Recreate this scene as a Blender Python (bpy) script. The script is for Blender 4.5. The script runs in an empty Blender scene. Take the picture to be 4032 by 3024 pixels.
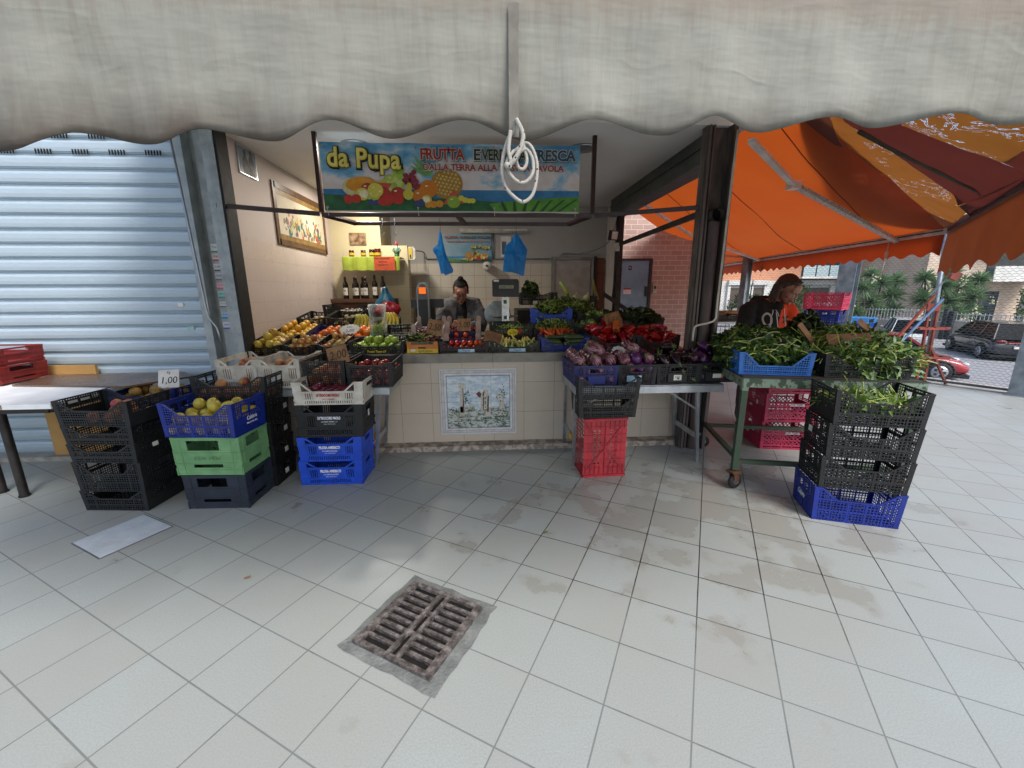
import bpy, math, random
from mathutils import Vector, Matrix, noise
random.seed(7)
PI = math.pi
SC = bpy.context.scene
COL = SC.collection
R_ = math.radians
# ---------------------------------------------------------------- camera
cd = bpy.data.cameras.new("camera"); cam = bpy.data.objects.new("camera", cd); COL.objects.link(cam)
TH, RO, YW = .226644, -.004918, .060699
_F = Vector((math.sin(YW)*math.cos(TH), math.cos(YW)*math.cos(TH), -math.sin(TH)))
_R = Vector((math.cos(YW), -math.sin(YW), 0)); _U = _R.cross(_F)
_R2 = _R*math.cos(RO)+_U*math.sin(RO); _U2 = -_R*math.sin(RO)+_U*math.cos(RO)
m = Matrix((_R2, _U2, -_F)).transposed().to_4x4(); m.translation = (0, 0, 1.5)
cam.matrix_world = m
cd.lens = 14.383; cd.sensor_width = 36; cd.clip_start = .05; cd.clip_end = 400
SC.camera = cam
# ---------------------------------------------------------------- world, sun, exposure
w = bpy.data.worlds.new("World"); SC.world = w; w.use_nodes = True
nt = w.node_tree; bg = nt.nodes["Background"]
sky = nt.nodes.new("ShaderNodeTexSky"); sky.sky_type = 'NISHITA'; sky.sun_disc = False
SUN_EL, SUN_AZ = R_(52), R_(150)      # azimuth measured from +Y towards +X
sky.sun_elevation = SUN_EL; sky.sun_rotation = SUN_AZ; sky.dust_density = 3.5; sky.air_density = 1.0; sky.ozone_density = 1.2
nt.links.new(sky.outputs[0], bg.inputs[0]); bg.inputs[1].default_value = .15
sl = bpy.data.lights.new("sun", 'SUN'); sl.energy = 1.5; sl.angle = R_(22); sl.color = (1, .985, .96)
so = bpy.data.objects.new("sun", sl); COL.objects.link(so)
sd = Vector((math.sin(SUN_AZ)*math.cos(SUN_EL), math.cos(SUN_AZ)*math.cos(SUN_EL), math.sin(SUN_EL)))
so.rotation_euler = sd.to_track_quat('Z', 'Y').to_euler(); so.location = sd*30
SC.view_settings.view_transform = 'Standard'; SC.view_settings.look = 'None'
SC.view_settings.exposure = .9; SC.view_settings.gamma = 1
# ---------------------------------------------------------------- node helpers
MATS = {}
def lin(c):
    if isinstance(c, str):
        c = [int(c[i:i+2], 16)/255 for i in (0, 2, 4)]
        c = [x/12.92 if x <= .04045 else ((x+.055)/1.055)**2.4 for x in c]
    return tuple(c)+(1,)
class NT:
    def __init__(s, name):
        s.m = bpy.data.materials.new(name); s.m.use_nodes = True
        s.t = s.m.node_tree; s.b = s.t.nodes["Principled BSDF"]; s.out = s.t.nodes["Material Output"]
    def n(s, ty, **kw):
        x = s.t.nodes.new("ShaderNode"+ty)
        for k, v in kw.items():
            if k.startswith('i_'):
                key = k[2:]; key = int(key) if key.isdigit() else key.replace('_', ' ')
                x.inputs[key].default_value = v
            else: setattr(x, k, v)
        return x
    def l(s, a, b, ao=0, bi=0):
        s.t.links.new(a.outputs[ao] if hasattr(a, 'outputs') else a, b.inputs[bi] if hasattr(b, 'inputs') else b)
    def math(s, op, a, b=None, c=None, clamp=False):
        x = s.n('Math', operation=op); x.use_clamp = clamp
        for i, v in enumerate((a, b, c)):
            if v is None: continue
            if isinstance(v, (int, float)): x.inputs[i].default_value = v
            else: s.l(v, x, bi=i)
        return x.outputs[0]
    def mix(s, f, a, b, mode='MIX'):
        x = s.n('Mix', data_type='RGBA', blend_type=mode)
        for v, i in ((f, 0), (a, 6), (b, 7)):
            if isinstance(v, (int, float)): x.inputs[i].default_value = v
            elif isinstance(v, (tuple, str)): x.inputs[i].default_value = lin(v) if (isinstance(v, str) or len(v) == 3) else v
            else: s.l(v, x, bi=i)
        return x.outputs[2]
    def ramp(s, f, stops, interp='LINEAR'):
        x = s.n('ValToRGB'); x.color_ramp.interpolation = interp
        e = x.color_ramp.elements
        while len(e) < len(stops): e.new(.5)
        for i, (p, c) in enumerate(stops):
            e[i].position = p; e[i].color = lin(c) if (isinstance(c, str) or len(c) == 3) else c
        s.l(f, x); return x.outputs[0]
    def coord(s, which='Object', scale=(1, 1, 1), rot=(0, 0, 0), loc=(0, 0, 0)):
        tc = s.n('TexCoord'); mp = s.n('Mapping'); s.l(tc.outputs[which], mp)
        mp.inputs['Scale'].default_value = scale; mp.inputs['Rotation'].default_value = rot; mp.inputs['Location'].default_value = loc
        return mp.outputs[0]
    def noise(s, v, scale, detail=3, rough=.55):
        x = s.n('TexNoise'); s.l(v, x); x.inputs['Scale'].default_value = scale
        x.inputs['Detail'].default_value = detail; x.inputs['Roughness'].default_value = rough
        return x.outputs[0]
    def bump(s, h, strength=.3, dist=.01):
        x = s.n('Bump'); s.l(h, x.inputs['Height']); x.inputs['Strength'].default_value = strength
        x.inputs['Distance'].default_value = dist; s.l(x.outputs[0], s.b.inputs['Normal'])
def mat(name, c1, c2=None, rough=.5, metal=0, scale=8, bump=0, bscale=40, lo=.35, hi=.65, vary=0, island=0, sss=0,
        emit=0, alpha=1, trans=0, stretch=(1, 1, 1), coat=0, ior=None, transl=0):
    """plain procedural surface: two tones mixed by noise, optional bump, per-object / per-leaf variation"""
    if name in MATS: return MATS[name]
    k = NT(name); b = k.b
    v = k.coord(scale=stretch)
    base = lin(c1)
    if c2 is None:
        c = base[:3]; c2 = tuple(x*.78 for x in c)
    f = k.ramp(k.noise(v, scale, 4), [(lo, (0, 0, 0)), (hi, (1, 1, 1))])
    col = k.mix(f, base, lin(c2))
    if vary or island:
        if vary: r = k.n('ObjectInfo').outputs['Random']; a = vary
        else: r = k.n('NewGeometry').outputs['Random Per Island']; a = island
        h = k.n('HueSaturation')
        k.l(k.math('MULTIPLY_ADD', r, .06*a, .5-.03*a), h.inputs['Hue'])
        r2 = k.math('FRACT', k.math('MULTIPLY', r, 7.31))
        k.l(k.math('MULTIPLY_ADD', r2, .9*a, 1-.5*a), h.inputs['Value'])
        k.l(col, h.inputs['Color']); col = h.outputs[0]
    k.l(col, b.inputs['Base Color'])
    b.inputs['Metallic'].default_value = metal
    if rough is not None:
        k.l(k.math('MULTIPLY_ADD', k.noise(v, scale*2.3, 3), .25, rough-.12, clamp=True), b.inputs['Roughness'])
    if bump: k.bump(k.noise(v, bscale, 4), bump, .01)
    if sss: b.inputs['Subsurface Weight'].default_value = sss; b.inputs['Subsurface Radius'].default_value = (.02, .008, .005)
    if emit: k.l(col, b.inputs['Emission Color']); b.inputs['Emission Strength'].default_value = emit
    if alpha < 1: b.inputs['Alpha'].default_value = alpha
    if trans: b.inputs['Transmission Weight'].default_value = trans
    if coat: b.inputs['Coat Weight'].default_value = coat; b.inputs['Coat Roughness'].default_value = .08
    if transl:
        tr = k.n('BsdfTranslucent'); k.l(col, tr); ms = k.n('MixShader'); ms.inputs[0].default_value = transl
        k.l(b, ms, 0, 1); k.l(tr, ms, 0, 2); k.l(ms, k.out)
    MATS[name] = k.m; return k.m
# ---------------------------------------------------------------- mesh helpers
class MB:
    def __init__(s): s.v = []; s.f = []; s.mi = []; s.cur = 0; s.mats = []
    def m(s, material):
        if material not in s.mats: s.mats.append(material)
        s.cur = s.mats.index(material); return s
    def add(s, vs, fs):
        n = len(s.v); s.v += [tuple(v) for v in vs]; s.f += [tuple(i+n for i in f) for f in fs]; s.mi += [s.cur]*len(fs); return s
    def box(s, x0, x1, y0, y1, z0, z1, M=None):
        vs = [Vector((x, y, z)) for z in (z0, z1) for y in (y0, y1) for x in (x0, x1)]
        if M: vs = [M @ v for v in vs]
        return s.add(vs, [(0, 2, 3, 1), (4, 5, 7, 6), (0, 1, 5, 4), (2, 6, 7, 3), (0, 4, 6, 2), (1, 3, 7, 5)])
    def cbox(s, c, sz, M=None): return s.box(c[0]-sz[0]/2, c[0]+sz[0]/2, c[1]-sz[1]/2, c[1]+sz[1]/2, c[2]-sz[2]/2, c[2]+sz[2]/2, M)
    def bar(s, a, b, w, t, n):
        a = Vector(a); b = Vector(b); d = (b-a)
        if d.length < 1e-6: return s
        d.normalize(); n = Vector(n).normalized(); u = d.cross(n).normalized()*w/2; k = u.cross(d).normalized()*t/2
        vs = [p+x*u+y*k for p in (a, b) for x, y in ((-1, -1), (1, -1), (1, 1), (-1, 1))]
        return s.add(vs, [(3, 2, 1, 0), (4, 5, 6, 7), (0, 1, 5, 4), (1, 2, 6, 5), (2, 3, 7, 6), (3, 0, 4, 7)])
    def tube(s, pts, r, n=8, cap=True):
        pts = [Vector(p) for p in pts]; rs = r if isinstance(r, (list, tuple)) else [r]*len(pts)
        rings = []; up = None
        for i, p in enumerate(pts):
            d = (pts[min(i+1, len(pts)-1)]-pts[max(i-1, 0)])
            d = d.normalized() if d.length > 1e-9 else Vector((0, 0, 1))
            if up is None:
                up = Vector((0, 0, 1)) if abs(d.z) < .9 else Vector((1, 0, 0))
            x = up.cross(d)
            x = x.normalized() if x.length > 1e-6 else d.orthogonal().normalized()
            y = d.cross(x); up = y
            rings.append([p+(x*math.cos(2*PI*k/n)+y*math.sin(2*PI*k/n))*rs[i] for k in range(n)])
        vs = [v for g in rings for v in g]; fs = []
        for i in range(len(pts)-1):
            for k in range(n):
                a = i*n+k; b = i*n+(k+1) % n; fs.append((a, b, b+n, a+n))
        if cap: fs.append(tuple(reversed(range(n)))); fs.append(tuple(range((len(pts)-1)*n, len(pts)*n)))
        return s.add(vs, fs)
    def lathe(s, prof, n=16, M=None, fn=None):
        """prof: list of (r, z); fn(a, i, r, z)->(r, z) deforms"""
        vs = []; fs = []
        for i, (r, z) in enumerate(prof):
            for k in range(n):
                a = 2*PI*k/n; rr, zz = (r, z) if not fn else fn(a, i, r, z)
                v = Vector((rr*math.cos(a), rr*math.sin(a), zz)); vs.append(M @ v if M else v)
        for i in range(len(prof)-1):
            for k in range(n):
                a = i*n+k; b = i*n+(k+1) % n; fs.append((a, b, b+n, a+n))
        fs.append(tuple(reversed(range(n)))); fs.append(tuple(range((len(prof)-1)*n, len(prof)*n)))
        return s.add(vs, fs)
    def ball(s, c, r, n=12, k=8, M=None):
        r = (r, r, r) if isinstance(r, (int, float)) else r
        prof = [(math.sin(PI*i/k) if 0 < i < k else .02, -math.cos(PI*i/k)) for i in range(k+1)]
        T = Matrix.Translation(Vector(c)) @ Matrix.Diagonal((r[0], r[1], r[2], 1))
        return s.lathe(prof, n, (M @ T) if M else T)
    def poly(s, pts): return s.add(pts, [tuple(range(len(pts)))])
    def prism(s, pts2, fn, t0, t1):
        """pts2 outline (ccw) mapped by fn(a,b,t)"""
        n = len(pts2); vs = [fn(a, b, t0) for a, b in pts2]+[fn(a, b, t1) for a, b in pts2]
        return s.add(vs, [tuple(reversed(range(n))), tuple(range(n, 2*n))]+[(i, (i+1) % n, n+(i+1) % n, n+i) for i in range(n)])
    def mesh(s, name, material=None, smooth=False):
        me = bpy.data.meshes.new(name); me.from_pydata(s.v, [], s.f)
        ms = s.mats if s.mats else [material]
        for x in ms: me.materials.append(x)
        if s.mats: me.polygons.foreach_set('material_index', s.mi)
        if smooth: me.polygons.foreach_set('use_smooth', [True]*len(s.f))
        me.update(); return me
    def build(s, name, material=None, parent=None, smooth=False, loc=None, rot=None, **kw):
        return link(name, s.mesh(name, material, smooth), parent, loc, rot, **kw)
def link(name, data, parent=None, loc=None, rot=None, label=None, cat=None, group=None, kind=None, scale=None):
    o = bpy.data.objects.new(name, data); COL.objects.link(o)
    if parent: o.parent = parent
    if loc is not None: o.location = loc
    if rot is not None: o.rotation_euler = rot if isinstance(rot, (tuple, list)) and len(rot) == 3 else (0, 0, rot)
    if scale is not None: o.scale = scale if isinstance(scale, (tuple, list)) else (scale,)*3
    if label: o['label'] = label
    if cat: o['category'] = cat
    if group: o['group'] = group
    if kind: o['kind'] = kind
    return o
def thing(name, label, cat, loc=(0, 0, 0), rot=(0, 0, 0), group=None): return link(name, None, None, loc, rot, label, cat, group)
def smooth_angle(o, a=35):
    me = o.data; me.polygons.foreach_set('use_smooth', [True]*len(me.polygons))
    md = o.modifiers.new('e', 'EDGE_SPLIT'); md.split_angle = R_(a)
def text(s, size, M, material, parent=None, name='lettering', bold=0, fit=None, thick=.0006, shear=0, align='CENTER', space=1):
    c = bpy.data.curves.new(name, 'FONT'); c.body = s; c.size = size; c.offset = bold; c.extrude = thick; c.shear = shear
    c.align_x = align; c.align_y = 'CENTER'; c.resolution_u = 3; c.space_character = space; c.fill_mode = 'BOTH'
    t = bpy.data.objects.new('t', c); COL.objects.link(t)
    dg = bpy.context.evaluated_depsgraph_get(); me = bpy.data.meshes.new_from_object(t.evaluated_get(dg))
    bpy.data.objects.remove(t); bpy.data.curves.remove(c)
    if fit and len(me.vertices):
        xs = [v.co.x for v in me.vertices]; W = max(xs)-min(xs); k = fit/W
        for v in me.vertices: v.co.x *= k
    me.transform(M); me.materials.clear(); me.materials.append(material)
    return link(name, me, parent)
def face_y(x, y, z, rz=0, rx=PI/2): return Matrix.Translation((x, y, z)) @ Matrix.Rotation(rz, 4, 'Z') @ Matrix.Rotation(rx, 4, 'X')
def wob(p, s=1.0): return noise.noise(Vector(p)*s)
# ---------------------------------------------------------------- shared materials
M_black = mat('black_plastic', '0e1012', '08090a', .5, scale=20, bump=.1)
M_black2 = mat('worn_black_plastic', '16191c', '0d0f11', .55, scale=14, bump=.15)
M_navy = mat('navy_plastic', '0a1c66', '081650', .42, scale=12)
M_blue = mat('blue_plastic', '184bc4', '123ca2', .42, scale=12)
M_dblue = mat('deep_blue_plastic', '0f2a86', '0b206e', .42, scale=12)
M_green = mat('green_plastic', '6d9c6a', '5c885b', .55, scale=9, bump=.1)
M_slate = mat('slate_plastic', '262e3a', '1b222c', .5, scale=9, bump=.15)
M_white = mat('white_plastic', 'cfccc2', 'aca698', .5, scale=9)
M_red = mat('red_plastic', 'ae2c36', '8c212b', .55, scale=7, bump=.15)
M_rose = mat('rose_plastic', 'b52a50', '962244', .5, scale=7)
M_brick_red = mat('dull_red_plastic', '8a2522', '6b1c1b', .55, scale=7)
M_paper = mat('white_paper', 'dcdad4', 'c9c6bf', .7, scale=10)
M_ink = mat('ink', '2a241f', '171310', .7)
M_redink = mat('red_ink', 'b02020', None, .6)
M_kraft = mat('brown_card', '9a7250', '7f5a3b', .8, scale=14, bump=.2, bscale=60)
M_whiteprint = mat('white_print', 'e6e8ee', 'c3c7d2', .6, scale=60)
M_steel = mat('galvanised_steel', '9aa3a8', '7c868c', .42, .75, scale=16, bump=.05)
M_alu = mat('aluminium', 'b4bac0', '9aa0a6', .35, .8, scale=10)
M_darksteel = mat('dark_steel', '34302f', '231f1e', .5, .4, scale=9, bump=.1)
M_maroon = mat('maroon_paint', '35191b', '231214', .45, scale=10)
M_stain = mat('brushed_steel', '8e8f8c', '77746e', .38, .7, scale=4)
M_leafstem = mat('pale_stem', '9fae55', '7e9440', .6)
# ================================================================ SETTING
def tile_nodes(k, v2, mort, jit=.06):
    """v2: vector in tile units (x,y). returns joint mask (1 in the joint) and per-tile random"""
    sp = k.n('SeparateXYZ'); k.l(v2, sp)
    ax = k.math('ABSOLUTE', k.math('SUBTRACT', k.math('FRACT', sp.outputs[0]), .5))
    ay = k.math('ABSOLUTE', k.math('SUBTRACT', k.math('FRACT', sp.outputs[1]), .5))
    mask = k.math('GREATER_THAN', k.math('MAXIMUM', ax, ay), .5-mort)
    cb = k.n('CombineXYZ'); k.l(k.math('FLOOR', sp.outputs[0]), cb); k.l(k.math('FLOOR', sp.outputs[1]), cb, bi=1)
    wn = k.n('TexWhiteNoise', noise_dimensions='2D'); k.l(cb, wn)
    return mask, wn.outputs['Value']
def floor_mat():
    k = NT('floor_tiles'); T = .29987
    v = k.coord('Object', (1/T, 1/T, 1), (0, 0, .5028), (3.7206, -6.121, 0))
    mask, rnd = tile_nodes(k, v, .0098)
    o = k.coord('Object')
    n1 = k.noise(o, 150, 3, .8); n2 = k.noise(o, 2.2, 5, .6); n3 = k.noise(o, 5.5, 6, .65); nf = k.noise(o, 26, 4, .6)
    col = k.mix(n1, '707877', 'aab1af')
    col = k.mix(k.math('MULTIPLY_ADD', rnd, .45, 0), col, '8a8b87')
    col = k.mix(k.ramp(n2, [(.35, (0, 0, 0)), (.75, (.3, .3, .3))]), col, '8a867d')
    # damp brownish patches, stronger on the right of the shop front
    sp = k.n('SeparateXYZ'); k.l(o, sp)
    dx = k.math('MULTIPLY', k.math('SUBTRACT', sp.outputs[0], 1.45), .62); dy = k.math('SUBTRACT', sp.outputs[1], 2.55)
    d = k.math('SQRT', k.math('ADD', k.math('MULTIPLY', dx, dx), k.math('MULTIPLY', dy, dy)))
    reg = k.math('SUBTRACT', 1.0, k.math('MULTIPLY', d, .72), clamp=True)
    wet = k.ramp(k.math('MULTIPLY_ADD', reg, .26, k.math('MULTIPLY', k.noise(o, 3.1, 4, .5), .86)), [(.565, (0, 0, 0)), (.625, (1, 1, 1))])
    col = k.mix(k.math('MULTIPLY', wet, .40), col, '777268')
    spots = k.ramp(nf, [(.27, (1, 1, 1)), (.3, (0, 0, 0))])
    col = k.mix(k.math('MULTIPLY', spots, .25), col, '6d665c')
    jd = k.math('MULTIPLY_ADD', n3, .9, k.math('MULTIPLY', reg, .75))
    jcol = k.ramp(jd, [(.50, '6a6f6e'), (.82, '221d1a')])
    col = k.mix(mask, col, jcol)
    k.l(col, k.b.inputs['Base Color'])
    rr = k.math('MULTIPLY_ADD', n2, .3, .26); rr = k.math('MULTIPLY_ADD', wet, -.17, rr); rr = k.math('MULTIPLY_ADD', mask, .3, rr, clamp=True)
    k.l(rr, k.b.inputs['Roughness'])
    k.bump(k.math('MULTIPLY_ADD', mask, -1.0, k.math('MULTIPLY', n1, .18)), .35, .003)
    return k.m
def wall_tile_mat(name, c1, c2, cj, tx, tz, axis='x', ox=0, oz=0, mort=.006, ztop=None, plaster=None, rough=.3):
    k = NT(name); o = k.coord('Object'); sp = k.n('SeparateXYZ'); k.l(o, sp)
    a = sp.outputs[0 if axis == 'x' else 1]
    cb = k.n('CombineXYZ'); k.l(k.math('MULTIPLY_ADD', a, 1/tx, -ox/tx), cb); k.l(k.math('MULTIPLY_ADD', sp.outputs[2], 1/tz, -oz/tz), cb, bi=1)
    mask, rnd = tile_nodes(k, cb.outputs[0], mort)
    n = k.noise(o, 7, 5); n2 = k.noise(o, 1.7, 3)
    col = k.mix(n, c1, c2); col = k.mix(k.math('MULTIPLY', rnd, .25), col, c2); col = k.mix(k.math('MULTIPLY', n2, .3), col, c1)
    col = k.mix(mask, col, cj)
    h = k.math('MULTIPLY', mask, -1.0); r = k.math('MULTIPLY_ADD', n, .2, rough-.1)
    if ztop:
        up = k.math('GREATER_THAN', sp.outputs[2], ztop)
        col = k.mix(up, col, k.mix(n2, plaster[0], plaster[1])); h = k.math('MULTIPLY', h, k.math('SUBTRACT', 1, up)); r = k.math('MAXIMUM', r, k.math('MULTIPLY', up, .75))
    k.l(col, k.b.inputs['Base Color']); k.l(r, k.b.inputs['Roughness']); k.bump(h, .4, .002)
    return k.m
def brick_mat(name, c1, c2, cm, bw, bh, mort=.006):
    k = NT(name); o = k.coord('Object'); sp = k.n('SeparateXYZ'); k.l(o, sp)
    cb = k.n('CombineXYZ'); k.l(k.math('ADD', sp.outputs[0], sp.outputs[1]), cb); k.l(sp.outputs[2], cb, bi=1)
    b = k.n('TexBrick'); k.l(cb, b); b.inputs['Scale'].default_value = 1; b.inputs['Brick Width'].default_value = bw; b.inputs['Row Height'].default_value = bh
    b.inputs['Mortar Size'].default_value = mort; b.inputs['Mortar Smooth'].default_value = .2; b.inputs['Color1'].default_value = lin(c1); b.inputs['Color2'].default_value = lin(c2)
    b.inputs['Mortar'].default_value = lin(cm); b.inputs['Bias'].default_value = -.1
    n = k.noise(o, 18, 5)
    k.l(k.mix(k.math('MULTIPLY', n, .45), b.outputs[0], c2), k.b.inputs['Base Color']); k.b.inputs['Roughness'].default_value = .85
    k.bump(k.math('MULTIPLY_ADD', b.outputs[1], -1, k.math('MULTIPLY', n, .4)), .5, .006)
    return k.m
FP = Vector((7.5, 5.24, 0)); FU = Vector((-.4817, .8763, 0)); FN = Vector((.8763, .4817, 0))
def fp(s, n=0, z=0): return FP+FU*s+FN*n+Vector((0, 0, z))
# plaza floor, outer pavement strip, street
a, b_ = fp(-22, .62), fp(24, .62)
mb = MB(); mb.prism([(-14, -12), (a.x, a.y), (b_.x, b_.y), (-14, 26)], lambda x, y, t: Vector((x, y, t)), -1.7, 0)
GR = (-.235, 1.50)   # drain centre; hole for the drain is cut below by building the floor round it
mb.build('plaza_floor', floor_mat(), kind='structure')
mb = MB(); q = [fp(-22, .02, .004), fp(-22, .61, .004), fp(24, .61, .004), fp(24, .02, .004)]; mb.poly(q)
mb.build('pavement', mat('pale_concrete', 'a9a59b', '8f8b82', .8, scale=3, bump=.2), kind='structure')
k = NT('asphalt'); o = k.coord('Object'); k.l(k.mix(k.noise(o, 60, 3), '74767a', '8f9194'), k.b.inputs['Base Color']); k.b.inputs['Roughness'].default_value = .85
k.bump(k.noise(o, 120, 3), .4, .01)
MB().poly([(-150, -60, -1.6), (220, -60, -1.6), (220, 220, -1.6), (-150, 220, -1.6)]).build('street', k.m, kind='structure')
# ---------------------------------------------------------------- shop unit (interior shell)
M_plaster = mat('interior_plaster', 'cfc6c0', 'bfb5ae', .8, scale=2.5, bump=.05)
M_ceil = mat('ceiling_paint', 'dddcd9', 'd0cfcc', .85, scale=1.2)
M_left = wall_tile_mat('left_wall_tiles', 'c2b4ac', 'b2a49c', '7c7068', .27, .2, 'y', 3.75, -.008, .0035, 1.99, ('bdb0a9', 'afa29b'))
M_back = wall_tile_mat('back_wall_tiles', 'cfc7b8', 'b9b1a2', '857b70', .186, .19, 'x', 0, .02, .012, 1.93, ('aba7a2', '9d9994'), rough=.35)
M_nib = wall_tile_mat('side_wall_tiles', 'c2b698', 'b2a687', '958a70', .186, .19, 'x', 0, .02, .008, 2.05, ('c4b894', 'b5a884'))
bd = thing('market_shop', 'open market stall room with pale tiled walls and white ceiling behind the fruit counter', 'shop')
MB().box(-2.42, -2.2, 3.9, 7.3, 0, 2.8).build('left_wall', M_left, bd)
MB().box(-2.2, 2.12, 7.0, 7.3, 0, 2.8).build('back_wall', M_back, bd)
MB().box(-2.2, -1.5, 6.3, 6.999, 0, 2.799).build('side_wall', M_nib, bd)
MB().box(-2.45, 2.2, 3.62, 7.3, 2.8, 2.98).build('ceiling', M_ceil, bd)
MB().box(-9, 2.25, 3.78, 7.4, 2.985, 4.3).build('facade', mat('facade_render', 'b9a58c', 'a8947c', .85, scale=2), bd)
MB().box(2.0, 2.12, 6.5, 6.999, 0, 2.799).build('wall_end', M_plaster, bd)
MB().box(-2.42, 2.12, 4.6, 7.0, .001, .006).build('inner_floor', mat('inner_floor', '5b5752', '4b4843', .6), bd)
# ---------------------------------------------------------------- steel posts and beams
def part(o, name, mb, m=None, **kw): return mb.build(name, m, o, **kw)
M_post = mat('rusted_dark_steel', '6b625f', '453f3d', .45, .2, scale=6, stretch=(3, 3, .5), bump=.1)
t = thing('steel_post', 'tall dark riveted steel post with a drain pipe at the right corner of the stall', 'post')
mb = MB(); mb.box(1.83, 1.90, 3.62, 3.70, 0, 2.8); mb.box(1.845, 1.862, 3.60, 3.62, 0, 2.8); mb.box(1.88, 1.895, 3.603, 3.62, 0, 2.8)
mb.box(1.90, 2.03, 3.665, 3.69, 0, 2.8); mb.box(2.03, 2.06, 3.56, 3.72, 0, 2.8)
mb.build('channel', M_post, t)
mb = MB(); mb.tube([(1.96, 3.62, 0), (1.96, 3.62, 2.06)], .052, 20); ob = mb.build('drain_pipe', mat('brown_pipe', '5b4d49', '43393a', .5, .2, scale=5, stretch=(2, 2, .6)), t, smooth=True)
smooth_angle(ob)
mb = MB(); mb.tube([(1.955, 3.64, 2.11), (1.955, 3.545, 2.105)], .056, 20, False); mb.tube([(1.955, 3.545, 2.105), (1.955, 3.64, 2.11)], .05, 20, False); ob = mb.build('pipe_mouth', M_post, t)
mb = MB(); mb.tube([(1.955, 3.60, 2.108), (1.955, 3.605, 2.108)], .05, 16); mb.build('pipe_hole', mat('void', '020202', None, 1), t)
t = thing('shutter_box', 'long dark steel roller shutter housing along the right side of the stall', 'beam')
mb = MB(); mb.box(1.90, 2.10, 3.70, 6.5, 2.56, 2.8); mb.box(1.885, 1.899, 3.70, 6.5, 2.56, 2.585); mb.box(1.885, 1.899, 3.70, 6.5, 2.69, 2.705)
mb.build('housing', mat('green_grey_steel', '4c5350', '3a403e', .45, .2, scale=4), t)
mb = MB(); mb.box(1.99, 2.08, 6.42, 6.495, 0, 2.56); mb.box(2.0, 2.08, 6.38, 6.42, 0, 2.56); mb.build('rear_post', M_darksteel, t)
# left column between shutter and stall
t = thing('steel_column', 'galvanised steel column covered with small stickers beside the closed shutter', 'column')
mb = MB(); mb.box(-2.19, -2.145, 3.74, 3.90, 0, 2.98); mb.box(-2.26, -2.205, 3.77, 3.90, 0, 2.98); mb.box(-2.36, -2.26, 3.84, 3.90, 0, 2.98); mb.box(-2.41, -2.36, 3.88, 3.90, 0, 2.98)
mb.box(-2.475, -2.41, 3.77, 3.90, 0, 2.98); mb.box(-2.205, -2.19, 3.80, 3.90, 0, 2.98)
mb.build('channel', mat('galvanised_column', 'aab1b3', '868d8f', .5, .1, scale=9, lo=.3, hi=.7, bump=.08), t)
MB().box(-2.144, -2.125, 3.745, 3.90, 0, 2.8).build('rubber_edge', mat('black_rubber', '0c0c0d', None, .7), t)
st = [(1.86, .07, '2f9a5b', 'TEL', 'dcdcdc'), (1.785, .06, 'c04040', 'PRONTO', 'dcd0d0'), (1.70, .06, '555555', '24H', 'd8d8d8'), (1.625, .065, '777777', 'FABBRO', 'c9c9c9'), (1.545, .055, 'c06a74', '24H', 'dba9b0'),
      (1.47, .06, '3f9c8e', 'SERVIZI', '9fc7c0'), (1.385, .05, '666666', 'TEL', 'd8d8d8'), (1.29, .055, '2f7fc0', '338', 'a5cbe6'), (1.20, .06, '3a5fb0', 'SERR', 'dcdce8')]
for z, h, c, s, c0 in st:
    p = MB().box(-2.352, -2.275, 3.8375, 3.8395, z-h/2, z+h/2).build('sticker', mat('st'+c0, c0, None, .6), t)
    MB().box(-2.352, -2.275, 3.8365, 3.8373, z-h/2, z-h/2+.012).build('sticker_band', mat('sb'+c, c, None, .6), p)
    text(s, .022, face_y(-2.3135, 3.8368, z+.006), mat('sb'+c, c, None, .6), p, fit=.062, thick=.0004)
# crank rod
mb = MB(); mb.tube([(-2.44, 3.70, 2.7), (-2.385, 3.70, 1.35), (-2.375, 3.70, 1.28), (-2.315, 3.69, 1.19), (-2.30, 3.69, 1.03)], .009, 8)
mb.build('crank_rod', M_alu, None, True, label='thin metal awning crank rod hanging in front of the stickered steel column', cat='crank rod')
# ---------------------------------------------------------------- roller shutter
k = NT('shutter_steel'); o = k.coord('Object')
n = k.noise(k.coord('Object', (1, 1, 1)), 5, 5); n2 = k.noise(k.coord('Object', (6, 1, 40)), 3, 4)
k.l(k.mix(n, k.mix(n2, '92a4b0', 'b6c6d0'), 'a1b0ba'), k.b.inputs['Base Color']); k.b.inputs['Metallic'].default_value = .2; k.l(k.math('MULTIPLY_ADD', n, .2, .32), k.b.inputs['Roughness'])
M_shut = k.m
t = thing('roller_shutter', 'closed grey steel roller shutter of the shop on the left', 'shutter')
prof = []; P = .1153; z0 = .043
nsl = 24
for i in range(nsl):
    z = z0+i*P
    prof += [(0, z), (.012, z+.004), (.012, z+.010), (0, z+.014), (0, z+.018), (-.012, z+.024), (-.016, z+.05), (-.016, z+.085), (-.010, z+.1), (0, z+.104), (0, z+.107), (.006, z+.109)]
mb = MB(); vs = []
for y, z in prof: vs += [(-8, 3.85+y, z), (-2.475, 3.85+y, z)]
mb.add(vs, [(2*i, 2*i+1, 2*i+3, 2*i+2) for i in range(len(prof)-1)]); mb.build('slats', M_shut, t)
for i in range(13):
    for (x0, zc) in ((-2.739-.2795*i, 2.597), (-2.59-.28*i, 2.712)):
        mb = MB()
        for j in range(6): mb.box(x0+j*.0225, x0+j*.0225+.0085, 3.83, 3.8345, zc-.019, zc+.019)
        mb.build('vent', mat('void', '020202', None, 1), t)
MB().box(-2.66, -2.60, 3.826, 3.8335, 1.165, 1.195).build('sticker', mat('st9fc7c0', '9fc7c0', None, .6), t)
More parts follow.
